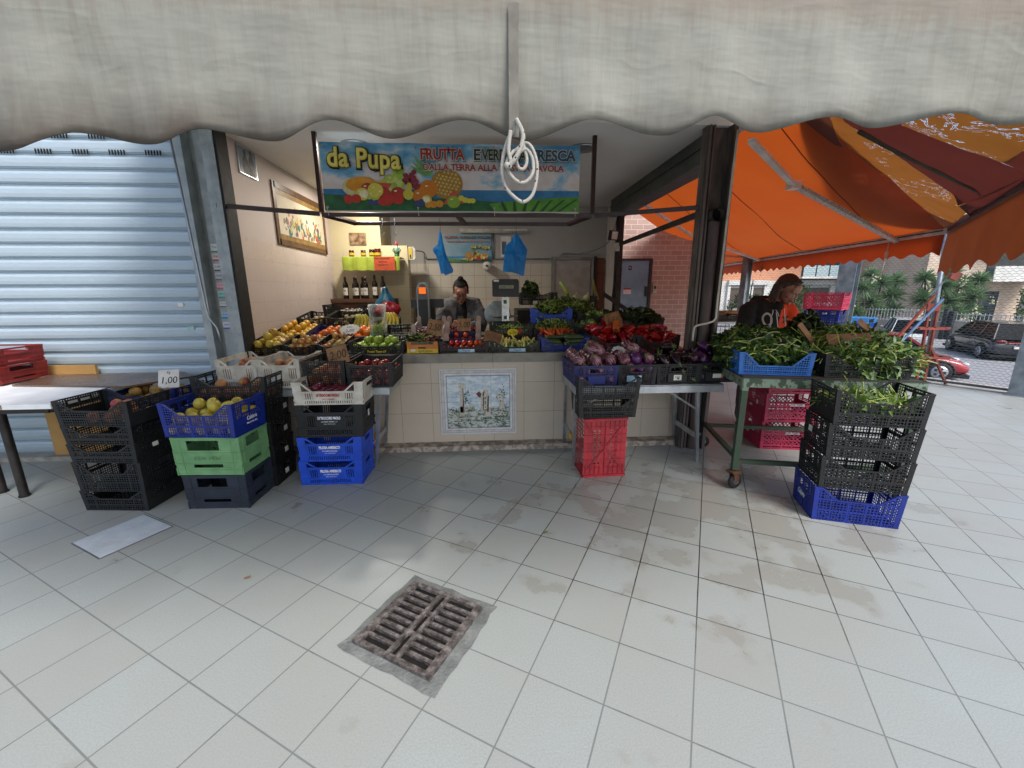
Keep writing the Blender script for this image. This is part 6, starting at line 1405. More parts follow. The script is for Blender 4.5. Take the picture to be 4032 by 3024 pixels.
S1 = leafm('spiky_leaf', '6c8a60', '587650', .4); S2 = leafm('spiky_leaf_light', '8da87a', '7a9468', .4)
spiky('oleander_shrub', 'big spiky dark green shrub with cream flowers behind the railing, left part', 27.0, 27.5, -.9, [(-2.0, 0, 1.5, 1.2), (-1.2, -.3, 2.4, 1.2), (-.2, 0, 1.4, 1.3), (.3, 0, 2.7, 1.2), (1.0, -.3, 1.9, 1.2), (-2.2, .2, 2.5, 1.0), (1.4, 0, 2.9, 1.0), (-.6, 0, 3.3, .9), (0, -.4, .8, 1.1), (-1.5, -.4, .7, 1.0), (1.3, -.3, .9, 1.0)], 3, [S1, S1, S2], fl=3)
spiky('oleander_shrub', 'big spiky dark green shrub behind the railing, right part near the pole', 30.2, 26.0, -.9, [(-1.2, 0, 1.6, 1.3), (-.4, -.3, 2.5, 1.3), (.6, 0, 1.5, 1.3), (1.2, 0, 2.5, 1.2), (2.0, -.3, 1.8, 1.2), (-1.2, .2, 3.0, 1.0), (2.4, 0, 2.9, 1.0), (.4, 0, 3.2, 1.0), (-.6, -.4, .8, 1.1), (.9, -.4, .7, 1.1), (1.9, -.3, .9, 1.0)], 4, [S1, S2, S1], fl=4)
def bush(cx, cy, z0, rx, ry, h, n, seed, label, ml, leaf=.12):
    rg = random.Random(seed); t = thing('bush', label, 'bush', (cx, cy, z0)); mb = MB()
    for _ in range(n):
        a = rg.uniform(0, 2*PI); r = rg.random()**.45; hh = rg.random(); x = rx*r*math.cos(a)*(1-.4*hh**2); y = ry*r*math.sin(a)*(1-.4*hh**2)
        if wob((x*1.1+seed, y*1.1, hh*h*1.1), 1) < -.12: continue
        d = Vector((rg.gauss(0, 1), rg.gauss(0, 1), rg.gauss(.2, 1))).normalized(); nn = d.orthogonal().normalized(); s = d.cross(nn)*leaf*.4; p = Vector((x, y, hh*h)); mb.m(ml[rg.randrange(len(ml))])
        mb.add([p, p+d*leaf*.5+s, p+d*leaf, p+d*leaf*.5-s], [(0, 1, 2, 3)])
    mb.build('crown', None, t); tk = MB()
    for q in range(4): a = q*1.6; tk.tube([(0, 0, 0), (rx*.3*math.cos(a), ry*.3*math.sin(a), h*.5), (rx*.5*math.cos(a), ry*.5*math.sin(a), h*.85)], [.07, .04, .02], 6)
    tk.build('trunk', mat('bark', '4c4034', '3a3028', .9), t)
bush(23.2, 30.5, -.6, 2.2, 1.2, 2.3, 3600, 5, 'leafy green climbing bush behind the pink crate and the railing', [L2, L1, L3], .14)
bush(20.9, 32.5, -.6, 1.6, 1.0, 1.6, 1400, 6, 'low green bush at the left end of the long railing', [L1, L2], .14)
bush(36.0, 24.6, -.6, 1.5, 1.2, 4.6, 3400, 7, 'tall light green bush at the right edge above the dark car', [L3, L2, mat('yellow_green_leaf', '8a8f3a', '6d7530', .5, island=.4)], .15)
bush(33.5, 27.5, -.9, 2.2, 1.0, 1.7, 2200, 8, 'low dark bush behind the white railing and the dark car', [L1, L5], .14)
# shopping trolley and things on it behind the post
t = thing('wire_trolley', 'grey wire trolley behind the leafy greens, left of the woman in the hoodie', 'trolley', (3.95, 6.5, 0))
mb = MB()
for i in range(9):
    for (x0, y0, x1, y1) in ((-.45, -.3, .4, -.3), (-.45, .3, .4, .3)): z = .45+i*.06; mb.tube([(x0, y0, z), (x1, y1, z)], .004, 4)
for i in range(13): x = -.45+i*.85/12; mb.tube([(x, -.3, .45), (x, -.3, .95)], .004, 4); mb.tube([(x, .3, .45), (x, .3, .95)], .004, 4)
mb.build('basket', M_steel, t)
mb = MB()
for x in (-.42, .37):
    for y in (-.27, .27): mb.tube([(x, y, .06), (x, y, .97)], .013, 8)
mb.bar((-.45, -.3, .98), (.4, -.3, .98), .03, .03, (0, 0, 1)); mb.bar((-.45, .3, .98), (.4, .3, .98), .03, .03, (0, 0, 1)); mb.box(-.45, .4, -.3, .3, .965, .972); mb.build('frame', M_steel, t)
crate('mesh', .4, .3, .10, M_black, 3.83, 6.5, .998, 5, 'small black crate on the grey wire trolley', low=.7)
crate('tray', .38, .3, .13, mat('crate_wood', 'a8824e', '8d6b3e', .8, scale=10), 4.15, 6.9, .998, 12, 'light wooden box on the grey wire trolley', name='wooden_box', cat='box')
# ================================================================ PEOPLE
def limb(mb, pts_, rs):
    pts_ = [Vector(p) for p in pts_]; q = []; r = []
    for i in range(len(pts_)-1):
        n = max(2, int((pts_[i+1]-pts_[i]).length/.03))
        for j in range(n): q.append(pts_[i].lerp(pts_[i+1], j/n)); r.append(rs[i]+(rs[i+1]-rs[i])*j/n)
    q.append(pts_[-1]); r.append(rs[-1]); mb.tube(q, r, 12); mb.ball(q[0], r[0], 10, 8); mb.ball(q[-1], r[-1], 10, 8)
def remesh(o, size, smooth=6, disp=None):
    md = o.modifiers.new('r', 'REMESH'); md.mode = 'VOXEL'; md.voxel_size = size; md.use_smooth_shade = True
    m2 = o.modifiers.new('s', 'SMOOTH'); m2.factor = .5; m2.iterations = smooth
    if disp:
        tx = bpy.data.textures.new('folds', 'CLOUDS'); tx.noise_scale = disp[1]; m3 = o.modifiers.new('d', 'DISPLACE'); m3.texture = tx; m3.strength = disp[0]; m3.mid_level = .5
def head_shapes(mb, M, k=1.0):
    B = lambda c, r: mb.ball(c, r, 16, 12, M)
    B((0, .012, .022), (.074*k, .092, .088)); B((0, -.010, -.035), (.060*k, .068, .072)); B((0, -.045, -.075), (.036*k, .036, .034)); B((0, -.030, -.055), (.054*k, .045, .045))
    for s in (-1, 1):
        B((s*.036, -.052, -.022), (.026*k, .026, .024)); B((s*.076*k, .012, -.010), (.010, .018, .028)); B((s*.030, -.078, .022), (.026, .012, .010))
    B((0, -.074, .042), (.048*k, .022, .034))
    q = [M @ Vector(p) for p in ((0, -.080, .014), (0, -.098, -.008), (0, -.108, -.026))]; mb.tube(q, [.0085, .0105, .0135], 10); B((0, -.098, -.032), (.017, .012, .009))
    B((0, -.083, -.056), (.024, .012, .007)); B((0, -.080, -.066), (.021, .012, .0075)); B((0, -.074, -.088), (.020, .018, .016))
def face_parts(M, par, brow, lipm, lid=.5):
    for s in (-1, 1):
        e = MB().m(mat('eye_white', 'b9b0a8', 'a59c94', .25)).ball((s*.031, -.074, .004), (.0135, .0115, .0085), 12, 8, M)
        e.m(mat('eye_iris', '1d120c', None, .15)).ball((s*.031, -.0835, .001), (.006, .004, .0055), 10, 6, M); e.m(skinm).ball((s*.031, -.076, .0075), (.0155, .0125, .0065), 12, 8, M)
        e.build('eye', None, par, True)
        MB().tube([M @ Vector(p) for p in ((s*.012, -.0875, .024), (s*.030, -.0900, .031), (s*.050, -.078, .027))], [.003, .0036, .0018], 6).build('eyebrow', brow, par, True)
    MB().tube([M @ Vector(p) for p in ((-.023, -.0865, -.060), (-.008, -.0945, -.0565), (0, -.0945, -.058), (.008, -.0945, -.0565), (.023, -.0865, -.060))], [.002, .0045, .0042, .0045, .002], 8).tube([M @ Vector(p) for p in ((-.019, -.086, -.063), (0, -.0935, -.0665), (.019, -.086, -.063))], [.002, .0052, .002], 8).build('lips', lipm, par, True)
def hand(mb, W, s=1, curl=.9):
    """palm in the local xy-plane, fingers along +y, W places it"""
    mb.cbox((0, .04, 0), (.072, .085, .024), W); mb.ball((0, .04, 0), (.040, .048, .015), 10, 8, W); mb.ball((0, .0, 0), (.028, .03, .02), 10, 8, W)
    for i, (x, L) in enumerate(((-.029, .066), (-.010, .075), (.010, .070), (.028, .055))):
        p = [Vector((s*x, .078, 0))]; a = .15
        for f in (.45, .32, .25): a += curl*.55; p.append(p[-1]+Vector((0, math.cos(a), -math.sin(a)))*L*f)
        limb(mb, [W @ q for q in p], [.0092, .0086, .0078, .0068])
    p = [Vector((-s*.032, .015, 0)), Vector((-s*.055, .042, -.012)), Vector((-s*.050, .070, -.028)), Vector((-s*.040, .088, -.036))]; limb(mb, [W @ q for q in p], [.012, .011, .0095, .008])
skinm = skin_mat('skin_tone', 'a87763', '8f5f4e', None, .5, scale=10, vary=0, sss=.15)
lipm = mat('lip_tone', '8a4a44', '7a3d3a', .4)
# ---- woman behind the counter, leaning over her phone
P1 = thing('person', 'woman with dark hair bun and grey cardigan bent over a phone behind the counter', 'person', (0, 0, 0))
H1 = Matrix.Translation((-.300, 5.03, 1.478)) @ Matrix.Rotation(R_(4), 4, 'Z') @ Matrix.Rotation(R_(36), 4, 'X') @ Matrix.Diagonal((1.12, 1.12, 1.15, 1))
mb = MB(); head_shapes(mb, H1, 1.02)
limb(mb, [(-.300, 5.10, 1.44), (-.30, 5.18, 1.33)], [.052, .058]); limb(mb, [(-.30, 5.22, 1.27), (-.30, 5.42, .95)], [.14, .15])
limb(mb, [(-.46, 5.18, 1.30), (-.56, 5.02, 1.10), (-.38, 4.86, 1.08)], [.055, .045, .030]); limb(mb, [(-.14, 5.18, 1.30), (-.03, 5.02, 1.10), (-.24, 4.86, 1.08)], [.055, .045, .030])
for x, s, rz in ((-.375, 1, -60), (-.245, -1, 60)): hand(mb, Matrix.Translation((x, 4.86, 1.105)) @ Matrix.Rotation(R_(rz), 4, 'Z') @ Matrix.Rotation(R_(25), 4, 'X') @ Matrix.Rotation(R_(s*40), 4, 'Y'), s, 1.0)
limb(mb, [(-.38, 5.45, .92), (-.38, 5.45, .50), (-.38, 5.48, .10)], [.10, .075, .05]); limb(mb, [(-.22, 5.45, .92), (-.22, 5.45, .50), (-.22, 5.48, .10)], [.10, .075, .05])
b1_ = mb.build('body', skinm, P1); remesh(b1_, .0055, 3)
face_parts(H1, P1, mat('dark_brow', '1c1310', None, .7), lipm)
k = NT('grey_knit'); o = k.coord('Object'); n = k.noise(k.coord('Object', (1, 1, .5)), 60, 4, .7); k.l(k.mix(n, '3d3c40', '68666a'), k.b.inputs['Base Color']); k.b.inputs['Roughness'].default_value = .95; k.b.inputs['Sheen Weight'].default_value = .3; k.bump(n, .6, .006)
mb = MB()
for s in (-1, 1):
    limb(mb, [(-.30+s*.085, 5.17, 1.375), (-.30+s*.165, 5.17, 1.335), (-.30+s*.235, 5.05, 1.17), (-.30+s*.22, 4.98, 1.07)], [.048, .078, .085, .078]); limb(mb, [(-.30+s*.22, 4.98, 1.08), (-.30+s*.14, 4.89, 1.09)], [.075, .050])
    limb(mb, [(-.30+s*.115, 5.13, 1.33), (-.30+s*.125, 5.10, 1.15), (-.30+s*.12, 5.12, 1.0)], [.072, .085, .09])
limb(mb, [(-.30, 5.24, 1.345), (-.30, 5.32, 1.15), (-.30, 5.38, .95)], [.10, .165, .17])
c1 = mb.build('cardigan', k.m, P1); remesh(c1, .010, 6, (.022, .05))
mb = MB(); limb(mb, [(-.30, 5.125, 1.335), (-.30, 5.09, 1.22), (-.30, 5.10, 1.05)], [.060, .080, .085]); tt_ = mb.build('top', mat('black_jersey', '0f0f11', '08080a', .9), P1); remesh(tt_, .010, 4)
hm = mat('dark_hair', '0c0908', '060404', .85, scale=40, stretch=(6, 6, 1), bump=.4)
mb = MB(); B = lambda c, r: mb.ball(c, r, 16, 12, H1)
B((0, .038, .040), (.080, .086, .084)); B((0, -.008, .088), (.052, .046, .022)); B((0, .045, .128), (.032, .032, .028)); B((0, .04, .105), (.022, .022, .02))
for s in (-1, 1): B((s*.066, .026, .030), (.018, .040, .046)); limb(mb, [H1 @ Vector((s*.068, -.022, .045)), H1 @ Vector((s*.073, -.028, -.02))], [.006, .002])
h_ = mb.build('hair', hm, P1); remesh(h_, .006, 3)
MB().box(-.035, .035, -.07, .07, -.004, .004, Matrix.Translation((-.305, 4.83, 1.155)) @ Matrix.Rotation(R_(40), 4, 'X')).build('mobile_phone', M_black, None, label='black mobile phone in the hands of the woman behind the counter', cat='phone')
# ---- woman in the two-tone hoodie
P2 = thing('person', 'long haired woman in black and orange hoodie bending over the greens', 'person')
X2, Y2 = 2.95, 4.18
H2 = Matrix.Translation((3.085, Y2-.06, 1.487)) @ Matrix.Rotation(R_(20), 4, 'Z') @ Matrix.Rotation(R_(27), 4, 'X') @ Matrix.Diagonal((1.2, 1.18, 1.22, 1))
mb = MB(); head_shapes(mb, H2, 1.06)
limb(mb, [(3.06, Y2-.02, 1.43), (2.99, Y2+.05, 1.33)], [.056, .066]); limb(mb, [(X2, Y2+.05, 1.25), (X2, Y2+.09, .92)], [.15, .15])
ha = ((2.63, 3.92, 1.02), (3.28, 3.92, 1.02))
limb(mb, [(2.74, Y2, 1.25), (2.66, 4.08, 1.08), (2.72, 3.78, 1.06)], [.055, .045, .028]); limb(mb, [(3.16, Y2, 1.25), (3.28, 4.08, 1.08), (3.10, 3.78, 1.08)], [.055, .045, .028])
for x, s, rz in ((2.72, 1, 8), (3.09, -1, 28)): hand(mb, Matrix.Translation((x, 3.77, 1.07)) @ Matrix.Rotation(R_(180+rz), 4, 'Z') @ Matrix.Rotation(R_(-15), 4, 'X'), s, .8)
for x in (2.855, 3.055): limb(mb, [(x, Y2+.08, .92), (x, Y2+.06, .48), (x, Y2+.07, .08)], [.095, .06, .04])
b2_ = mb.build('body', skinm, P2); remesh(b2_, .0055, 3)
face_parts(H2, P2, mat('fair_brow', '5c4534', None, .7), lipm)
k = NT('two_tone_fleece'); o = k.coord('Object'); sp = k.n('SeparateXYZ'); k.l(o, sp)
dv = k.math('ADD', sp.outputs[0], k.math('MULTIPLY', k.math('SUBTRACT', sp.outputs[2], 1.2), -.28))
f = k.math('GREATER_THAN', dv, 3.005); n = k.noise(o, 40, 4)
k.l(k.mix(f, k.mix(n, '0f0e10', '1a181b'), k.mix(n, 'd8451c', 'c43a16')), k.b.inputs['Base Color']); k.b.inputs['Roughness'].default_value = .9; k.bump(n, .3, .004)
mb = MB()
limb(mb, [(2.83, Y2+.04, 1.33), (2.74, Y2+.02, 1.28), (2.665, 4.12, 1.10), (2.67, 4.02, 1.05)], [.062, .086, .080, .070]); limb(mb, [(2.67, 4.02, 1.05), (2.715, 3.84, 1.06)], [.068, .048])
limb(mb, [(3.08, Y2+.04, 1.33), (3.165, Y2+.02, 1.28), (3.265, 4.12, 1.10), (3.25, 4.02, 1.06)], [.062, .086, .080, .070]); limb(mb, [(3.25, 4.02, 1.06), (3.13, 3.84, 1.08)], [.068, .048])
limb(mb, [(2.88, Y2+.03, 1.27), (2.87, Y2+.01, 1.0), (2.87, Y2+.06, .84)], [.115, .15, .145]); limb(mb, [(3.03, Y2+.03, 1.27), (3.05, Y2+.01, 1.0), (3.05, Y2+.06, .84)], [.115, .15, .145])
mb.ball((2.955, Y2+.12, 1.36), (.13, .075, .07), 14, 10); limb(mb, [(2.955, Y2, 1.215), (2.955, Y2-.02, .95)], [.125, .15]); limb(mb, [(2.85, Y2+.07, 1.375), (2.93, Y2-.05, 1.315)], [.055, .045]); limb(mb, [(3.10, Y2+.07, 1.36), (3.05, Y2-.04, 1.31)], [.05, .045])
h2 = mb.build('hoodie', k.m, P2); remesh(h2, .011, 6, (.020, .07))
mb = MB(); mb.ball((2.985, Y2-.045, 1.315), (.082, .075, .055), 16, 10); mb.build('neck_shirt', mat('black_jersey', '0f0f11', '08080a', .9), P2, True)
mb = MB()
for x in (2.855, 3.055): limb(mb, [(x, Y2+.08, .95), (x, Y2+.05, .50), (x, Y2+.06, .11)], [.125, .10, .082])
tr_ = mb.build('trousers', mat('grey_cotton', '6d6a70', '55525a', .85, scale=6), P2); remesh(tr_, .012, 5, (.03, .10))
for x in (2.845, 3.065):
    mb = MB(); mb.ball((x, Y2-.02, .048), (.045, .13, .045), 14, 8); mb.ball((x, Y2+.06, .06), (.043, .06, .06), 12, 8); mb.box(x-.042, x+.042, Y2-.14, Y2+.11, 0, .02)
    s_ = mb.build('shoe', mat('black_shoe', '0e0e10', '19191c', .5), P2); remesh(s_, .008, 4)
hm2 = mat('auburn_hair', '4a3023', '2c1b14', .5, scale=30, stretch=(5, 5, 1), bump=.5)
mb = MB(); B = lambda c, r: mb.ball(c, r, 16, 12, H2)
B((0, .026, .036), (.084, .094, .090)); B((0, -.020, .080), (.062, .055, .030))
down = H2.to_3x3().inverted() @ Vector((0, 0, -1))
rg = random.Random(12)
for i in range(46):
    a = R_(rg.uniform(-8, 188)); st_ = Vector((.078*math.cos(a)*1.0, .026+.085*math.sin(a), rg.uniform(-.02, .045))); p0 = H2 @ st_; L_ = rg.uniform(.14, .21)
    out = (H2.to_3x3() @ Vector((math.cos(a), math.sin(a), 0))); limb(mb, [p0, p0+Vector((out.x*.02, out.y*.02, -L_*.45)), p0+Vector((out.x*.035-.015, out.y*.03, -L_))], [.014, .011, .004])
limb(mb, [H2 @ Vector((.066, -.036, .04)), H2 @ Vector((.080, -.030, -.03)), H2 @ Vector((.080, -.030, -.03))+Vector((.01, -.01, -.09))], [.012, .010, .004])
h_ = mb.build('hair', hm2, P2); remesh(h_, .0065, 2, (.008, .02))
mb = MB(); gq = lambda *p: H2 @ Vector(p)
for s in (-1, 1): mb.tube([gq(s*.012, -.075, .098)]+[gq(s*(.034+.022*math.cos(a)), -.072+.012*math.cos(a*.5), .100+.014*math.sin(a)) for a in [q*.7 for q in range(10)]], .0018, 5); mb.tube([gq(s*.056, -.065, .10), gq(s*.080, -.01, .075), gq(s*.082, .05, .05)], .0018, 5)
mb.build('glasses', M_black, P2, True)
def on_chest(polys, m, name, off=.004):
    import bmesh
    bm = bmesh.new()
    for pl in polys:
        vv = [bm.verts.new((x, Y2-.35, z)) for x, z in pl]; bm.faces.new(vv)
    bmesh.ops.triangulate(bm, faces=bm.faces[:]); bmesh.ops.subdivide_edges(bm, edges=bm.edges[:], cuts=3, use_grid_fill=True)
    me = bpy.data.meshes.new(name); bm.to_mesh(me); bm.free(); me.materials.append(m); o = link(name, me, h2)
    md = o.modifiers.new('w', 'SHRINKWRAP'); md.wrap_method = 'PROJECT'; md.target = h2; md.use_project_y = True; md.use_positive_direction = True; md.use_negative_direction = False; md.offset = off
    md2 = o.modifiers.new('t', 'SOLIDIFY'); md2.thickness = .001
ring = []
for i in range(20):
    a0, a1 = 2*PI*i/20, 2*PI*(i+1)/20; c_ = (2.875, 1.19); ring.append([(c_[0]+.048*math.cos(a0), c_[1]+.070*math.sin(a0)), (c_[0]+.048*math.cos(a1), c_[1]+.070*math.sin(a1)), (c_[0]+.030*math.cos(a1), c_[1]+.048*math.sin(a1)), (c_[0]+.030*math.cos(a0), c_[1]+.048*math.sin(a0))])
M_wc = mat('white_screenprint', 'b9b2a8', 'a49d94', .8)
on_chest(ring+[[(2.86, 1.125), (2.893, 1.125), (2.888, 1.10), (2.866, 1.10)]], M_wc, 'round_emblem')
def strip(a, b, w_): d = (Vector(b)-Vector(a)).normalized(); n = Vector((-d.y, d.x))*w_; return [(a[0]-n.x, a[1]-n.y), (b[0]-n.x, b[1]-n.y), (b[0]+n.x, b[1]+n.y), (a[0]+n.x, a[1]+n.y)]
on_chest([strip((3.045, 1.215), (3.13, 1.15), .011), strip((3.04, 1.155), (3.13, 1.22), .011)], M_ink, 'cross_emblem')
on_chest([strip((2.962, 1.26), (2.985, 1.03), .006)], M_wc, 'zip')
M_cord = mat('white_cord', 'c9c4bb', 'aaa59c', .8)
for pl in ([(2.93, 1.285), (2.905, 1.20), (2.895, 1.08), (2.90, 1.04)], [(2.955, 1.29), (2.985, 1.235), (2.99, 1.22)], [(3.06, 1.295), (3.075, 1.21), (3.072, 1.10)]):
    on_chest([strip(a, b, .0035) for a, b in zip(pl, pl[1:])], M_cord, 'drawstring', .006)
# ================================================================ PROPS
t = thing('inner_counter', 'plain grey work table behind the fruit crates inside the stall', 'table')
MB().box(-1.1, 1.5, 4.56, 4.98, .985, 1.015).build('table_top', mat('work_top', '8b857b', '6f6a61', .4), t)
for x in (-1.05, .2, 1.45): MB().box(x-.03, x+.03, 4.6, 4.94, 0, .984).build('leg', M_steel, t)
t = thing('display_steps', 'dark stepped boards under the tilted fruit crates', 'shelf')
MB().add([(-2.18, 3.86, .925), (-1.12, 3.86, .925), (-1.12, 5.5, 1.16), (-2.18, 5.5, 1.16), (-2.18, 3.86, .5), (-1.12, 3.86, .5), (-1.12, 5.5, .5), (-2.18, 5.5, .5)], [(0, 1, 2, 3), (4, 7, 6, 5), (0, 4, 5, 1), (1, 5, 6, 2), (2, 6, 7, 3), (3, 7, 4, 0)]).build('board', mat('dark_board', '2b2622', '1d1916', .8), t)
for x0, x1, y0, y1, z in ((.45, 1.95, 4.20, 4.55, .98), (.45, 1.95, 4.58, 5.3, 1.07), (.40, 1.6, 5.35, 6.0, 1.24)): MB().box(x0, x1, y0, y1, .5, z).build('board', mat('dark_board', '2b2622', '1d1916', .8), t)
# scales
t = thing('shop_scale', 'dark grey digital scale with a display on a chrome column', 'scale')
M_sc = mat('charcoal_plastic', '26272c', '1c1d21', .4); M_lcd = mat('lcd_green', '8b9478', '7c856a', .3)
hd = MB(); hd.prism([(-.145+.02*c if q else .145-.02*c, 0) for q, c in ()] or [(-.145, 1.44), (-.135, 1.425), (.135, 1.42), (.145, 1.435), (.145, 1.59), (.13, 1.612), (-.13, 1.612), (-.145, 1.595)], lambda a, b, q: Vector((.213+a, q, b)), 4.56, 4.64)
hd_ = hd.build('display_head', M_sc, t); MB().box(.13, .31, 4.553, 4.5595, 1.505, 1.555).build('screen_frame', M_black, hd_); MB().box(.14, .30, 4.550, 4.5528, 1.512, 1.548).build('screen', M_lcd, hd_); MB().box(.085, .14, 4.556, 4.5599, 1.585, 1.605).build('sticker', M_paper, hd_)
text('0.000  1.25', .03, face_y(.22, 4.5495, 1.53), M_ink, hd_, fit=.13)
MB().box(.170, .250, 4.58, 4.63, 1.16, 1.43).build('column', mat('chrome', 'c2c5c7', 'a6aaad', .2, .8), t)
for z in (1.37, 1.20): MB().box(.19, .225, 4.5765, 4.5795, z-.02, z+.02).build('sticker', mat('green_sticker', '1f6a3c', '185430', .5), t)
MB().box(.03, .36, 4.60, 4.86, 1.016, 1.14).build('base', M_sc, t); MB().lathe([(.001, 0), (.13, 0), (.17, .012), (.172, .016), (.13, .006), (.001, .006)], 28, Matrix.Translation((.2, 4.8, 1.19))).build('pan', M_stain, t, True)
MB().lathe([(.150, -.004), (.158, 0), (.150, .004)], 32, Matrix.Translation((.13, 4.92, 1.22)) @ Matrix.Rotation(R_(80), 4, 'X')).build('dial_ring', M_steel, t, True)
t = thing('shop_scale', 'tall rounded silver scale column with an orange screen at the left', 'scale')
ol = [(-.066, 1.02), (.066, 1.02), (.066, 1.50)]+[(.066*math.cos(a), 1.50+.085*math.sin(a)) for a in [PI*q/10 for q in range(1, 10)]]+[(-.066, 1.50)]
MB().prism(ol, lambda a, b, q: Vector((-.698+a, q, b)), 4.66, 4.74).build('housing', mat('silver_plastic', '9a9ea3', '84888d', .35, .2), t)
il = [(a*.80, (b-1.3)*.93+1.3) for a, b in ol]; pn = MB().prism(il, lambda a, b, q: Vector((-.698+a, q, b)), 4.654, 4.6595).build('front_panel', mat('dark_silver', '5c6066', '4d5156', .4), t)
MB().box(-.735, -.660, 4.646, 4.6535, 1.46, 1.53).build('screen', mat('orange_screen', 'd8681c', 'c95a14', .4, emit=.6), pn); MB().box(-.748, -.648, 4.646, 4.6535, 1.08, 1.40).build('keypad', mat('slate_panel', '24282d', None, .5), pn)
t = thing('cash_register', 'black till with keys standing behind the silver scale', 'till')
MB().box(-.86, -.50, 4.82, 4.97, 1.30, 1.40).build('screen_bar', M_sc, t); MB().box(-.80, -.60, 4.76, 4.96, 1.016, 1.298).build('body', M_black2, t)
mb = MB()
for i in range(5):
    for j in range(4): mb.box(-.79+i*.036, -.765+i*.036, 4.753, 4.7595, 1.06+j*.035, 1.082+j*.035)
mb.build('keys', M_paper, t)
# cartons
def carton(name, label, x, y, z, w, d, h, rz, mo, mi, tilt=0, posts=.10, frontlow=.5, cat='box'):
    t = thing(name, label, cat, (x, y, z), (R_(tilt), 0, R_(rz))); T = .006
    mb = MB().m(mo); fl = h*frontlow
    mb.box(-w/2, w/2, -d/2, -d/2+T, 0, fl); mb.box(-w/2, w/2, d/2-T, d/2, 0, fl); mb.box(-w/2, -w/2+T, -d/2+T, d/2-T, 0, h*.7); mb.box(w/2-T, w/2, -d/2+T, d/2-T, 0, h*.7); mb.box(-w/2+T, w/2-T, -d/2+T, d/2-T, 0, T); mb.build('tray', None, t)
    for sx in (-1, 1):
        for sy in (-1, 1):
            mb = MB().m(mi); x0, x1 = sorted((sx*w/2, sx*(w/2-posts*w*1.4))); y0, y1 = sorted((sy*(d/2+.001), sy*(d/2-.004)))
            mb.prism([(x0, fl*.7), (x1, fl*.7), (x1, h*.92), ((x0+x1)/2, h), (x0, h*.92)] if True else [], lambda a, b, q: Vector((a, q, b)), y1 if sy > 0 else y0-.001, y0 if sy > 0 else y0-.004)
            mb.build('corner_post', None, t)
    t['w'] = w; t['d'] = d; t['h'] = h; return t
M_wcard = mat('white_card', 'd5d6dc', 'bfc0c8', .6); M_pcard = mat('pink_grey_card', 'bfa79c', 'a89086', .7); M_ncard = mat('navy_card', '141f4f', '0f1840', .4); M_ocard = mat('orange_card', 'd07f38', 'b86e2e', .6)
c = carton('fruit_carton', 'white cardboard box of red grapes with the 2,50 price card', -.57, 4.18, 1.02, .30, .36, .20, 0, M_wcard, M_pcard, 8, frontlow=.42)
text('uva', .05, face_y(-.10, -.186, .05), M_redink, c, fit=.04)
fill(c, 'plum', .013*1, 'dark red grape in the white cardboard box', 'grapes', 'red grapes in the white box', 1, seed=51) if False else None
def pile(name, label, cx, cy, z0, rx, ry, h, r, n, m, seed, cat, kind='stuff'):
    rg = random.Random(seed); mb = MB()
    for _ in range(n):
        u, v = rg.uniform(-1, 1), rg.uniform(-1, 1); z = h*(1-.35*(u*u+v*v))*rg.random()**.35; mb.ball((cx+u*rx, cy+v*ry, z0+z), r*rg.uniform(.85, 1.1), 8, 6)
    return mb.build(name, m, None, True, label=label, cat=cat, kind=kind)
pile('grapes', 'heap of dark red grapes in the white cardboard box', -.57, 4.17, 1.03, .13, .15, .11, .013, 260, mat('grape_skin', '4c1d2c', '6d3040', .3, island=.5), 52, 'grapes')
c = carton('fruit_carton', 'navy cardboard box with curved corners holding cherry tomatoes below the 5,00 card', -.24, 4.30, 1.03, .36, .28, .19, 0, M_ncard, M_pcard, 6, frontlow=.4)
pile('cherries', 'heap of small dark red cherries behind the 5,00 price card', -.24, 4.29, 1.04, .15, .12, .10, .011, 420, mat('cherry_skin', '7c0f18', '5c0a14', .2, island=.5), 53, 'cherries')
c2_ = carton('fruit_carton', 'navy printed cardboard box of vine tomatoes in front of the cherries', -.24, 4.12, .98, .36, .2, .12, 0, M_ncard, M_pcard, 5, frontlow=.55)
text('Sardinia', .05, face_y(0, -.105, .035), M_whiteprint, c2_, fit=.16, shear=.4)
fill(c2_, 'tomato', .03, 'red tomato in the navy cardboard box', 'tomato', 'tomatoes in the navy box', 1, top=.3, seed=54, maxn=18)
c = carton('fruit_carton', 'orange and yellow cardboard box with a green script lettering on the counter', -.60, 3.97, .925, .285, .28, .112, 0, M_ocard, M_ocard, 0, frontlow=.96)
MB().box(-.142, .142, -.1425, -.1405, .001, .040).build('yellow_band', mat('yellow_card', 'd9b93c', 'c4a62f', .6), c); MB().box(-.11, .11, -.1425, -.1405, .082, .106).build('window', mat('box_window', '5c5a44', '42412f', .4), c); MB().box(-.04, .03, -.1425, -.1405, .045, .057).build('hand_hole', M_ink, c)
text('AgriCeleste', .034, face_y(.02, -.1428, .022), mat('green_ink', '1f4a2c', None, .6), c, fit=.14, shear=.4); MB().box(-.11, -.065, -.1435, -.1427, .018, .038).build('sticker', M_paper, c)
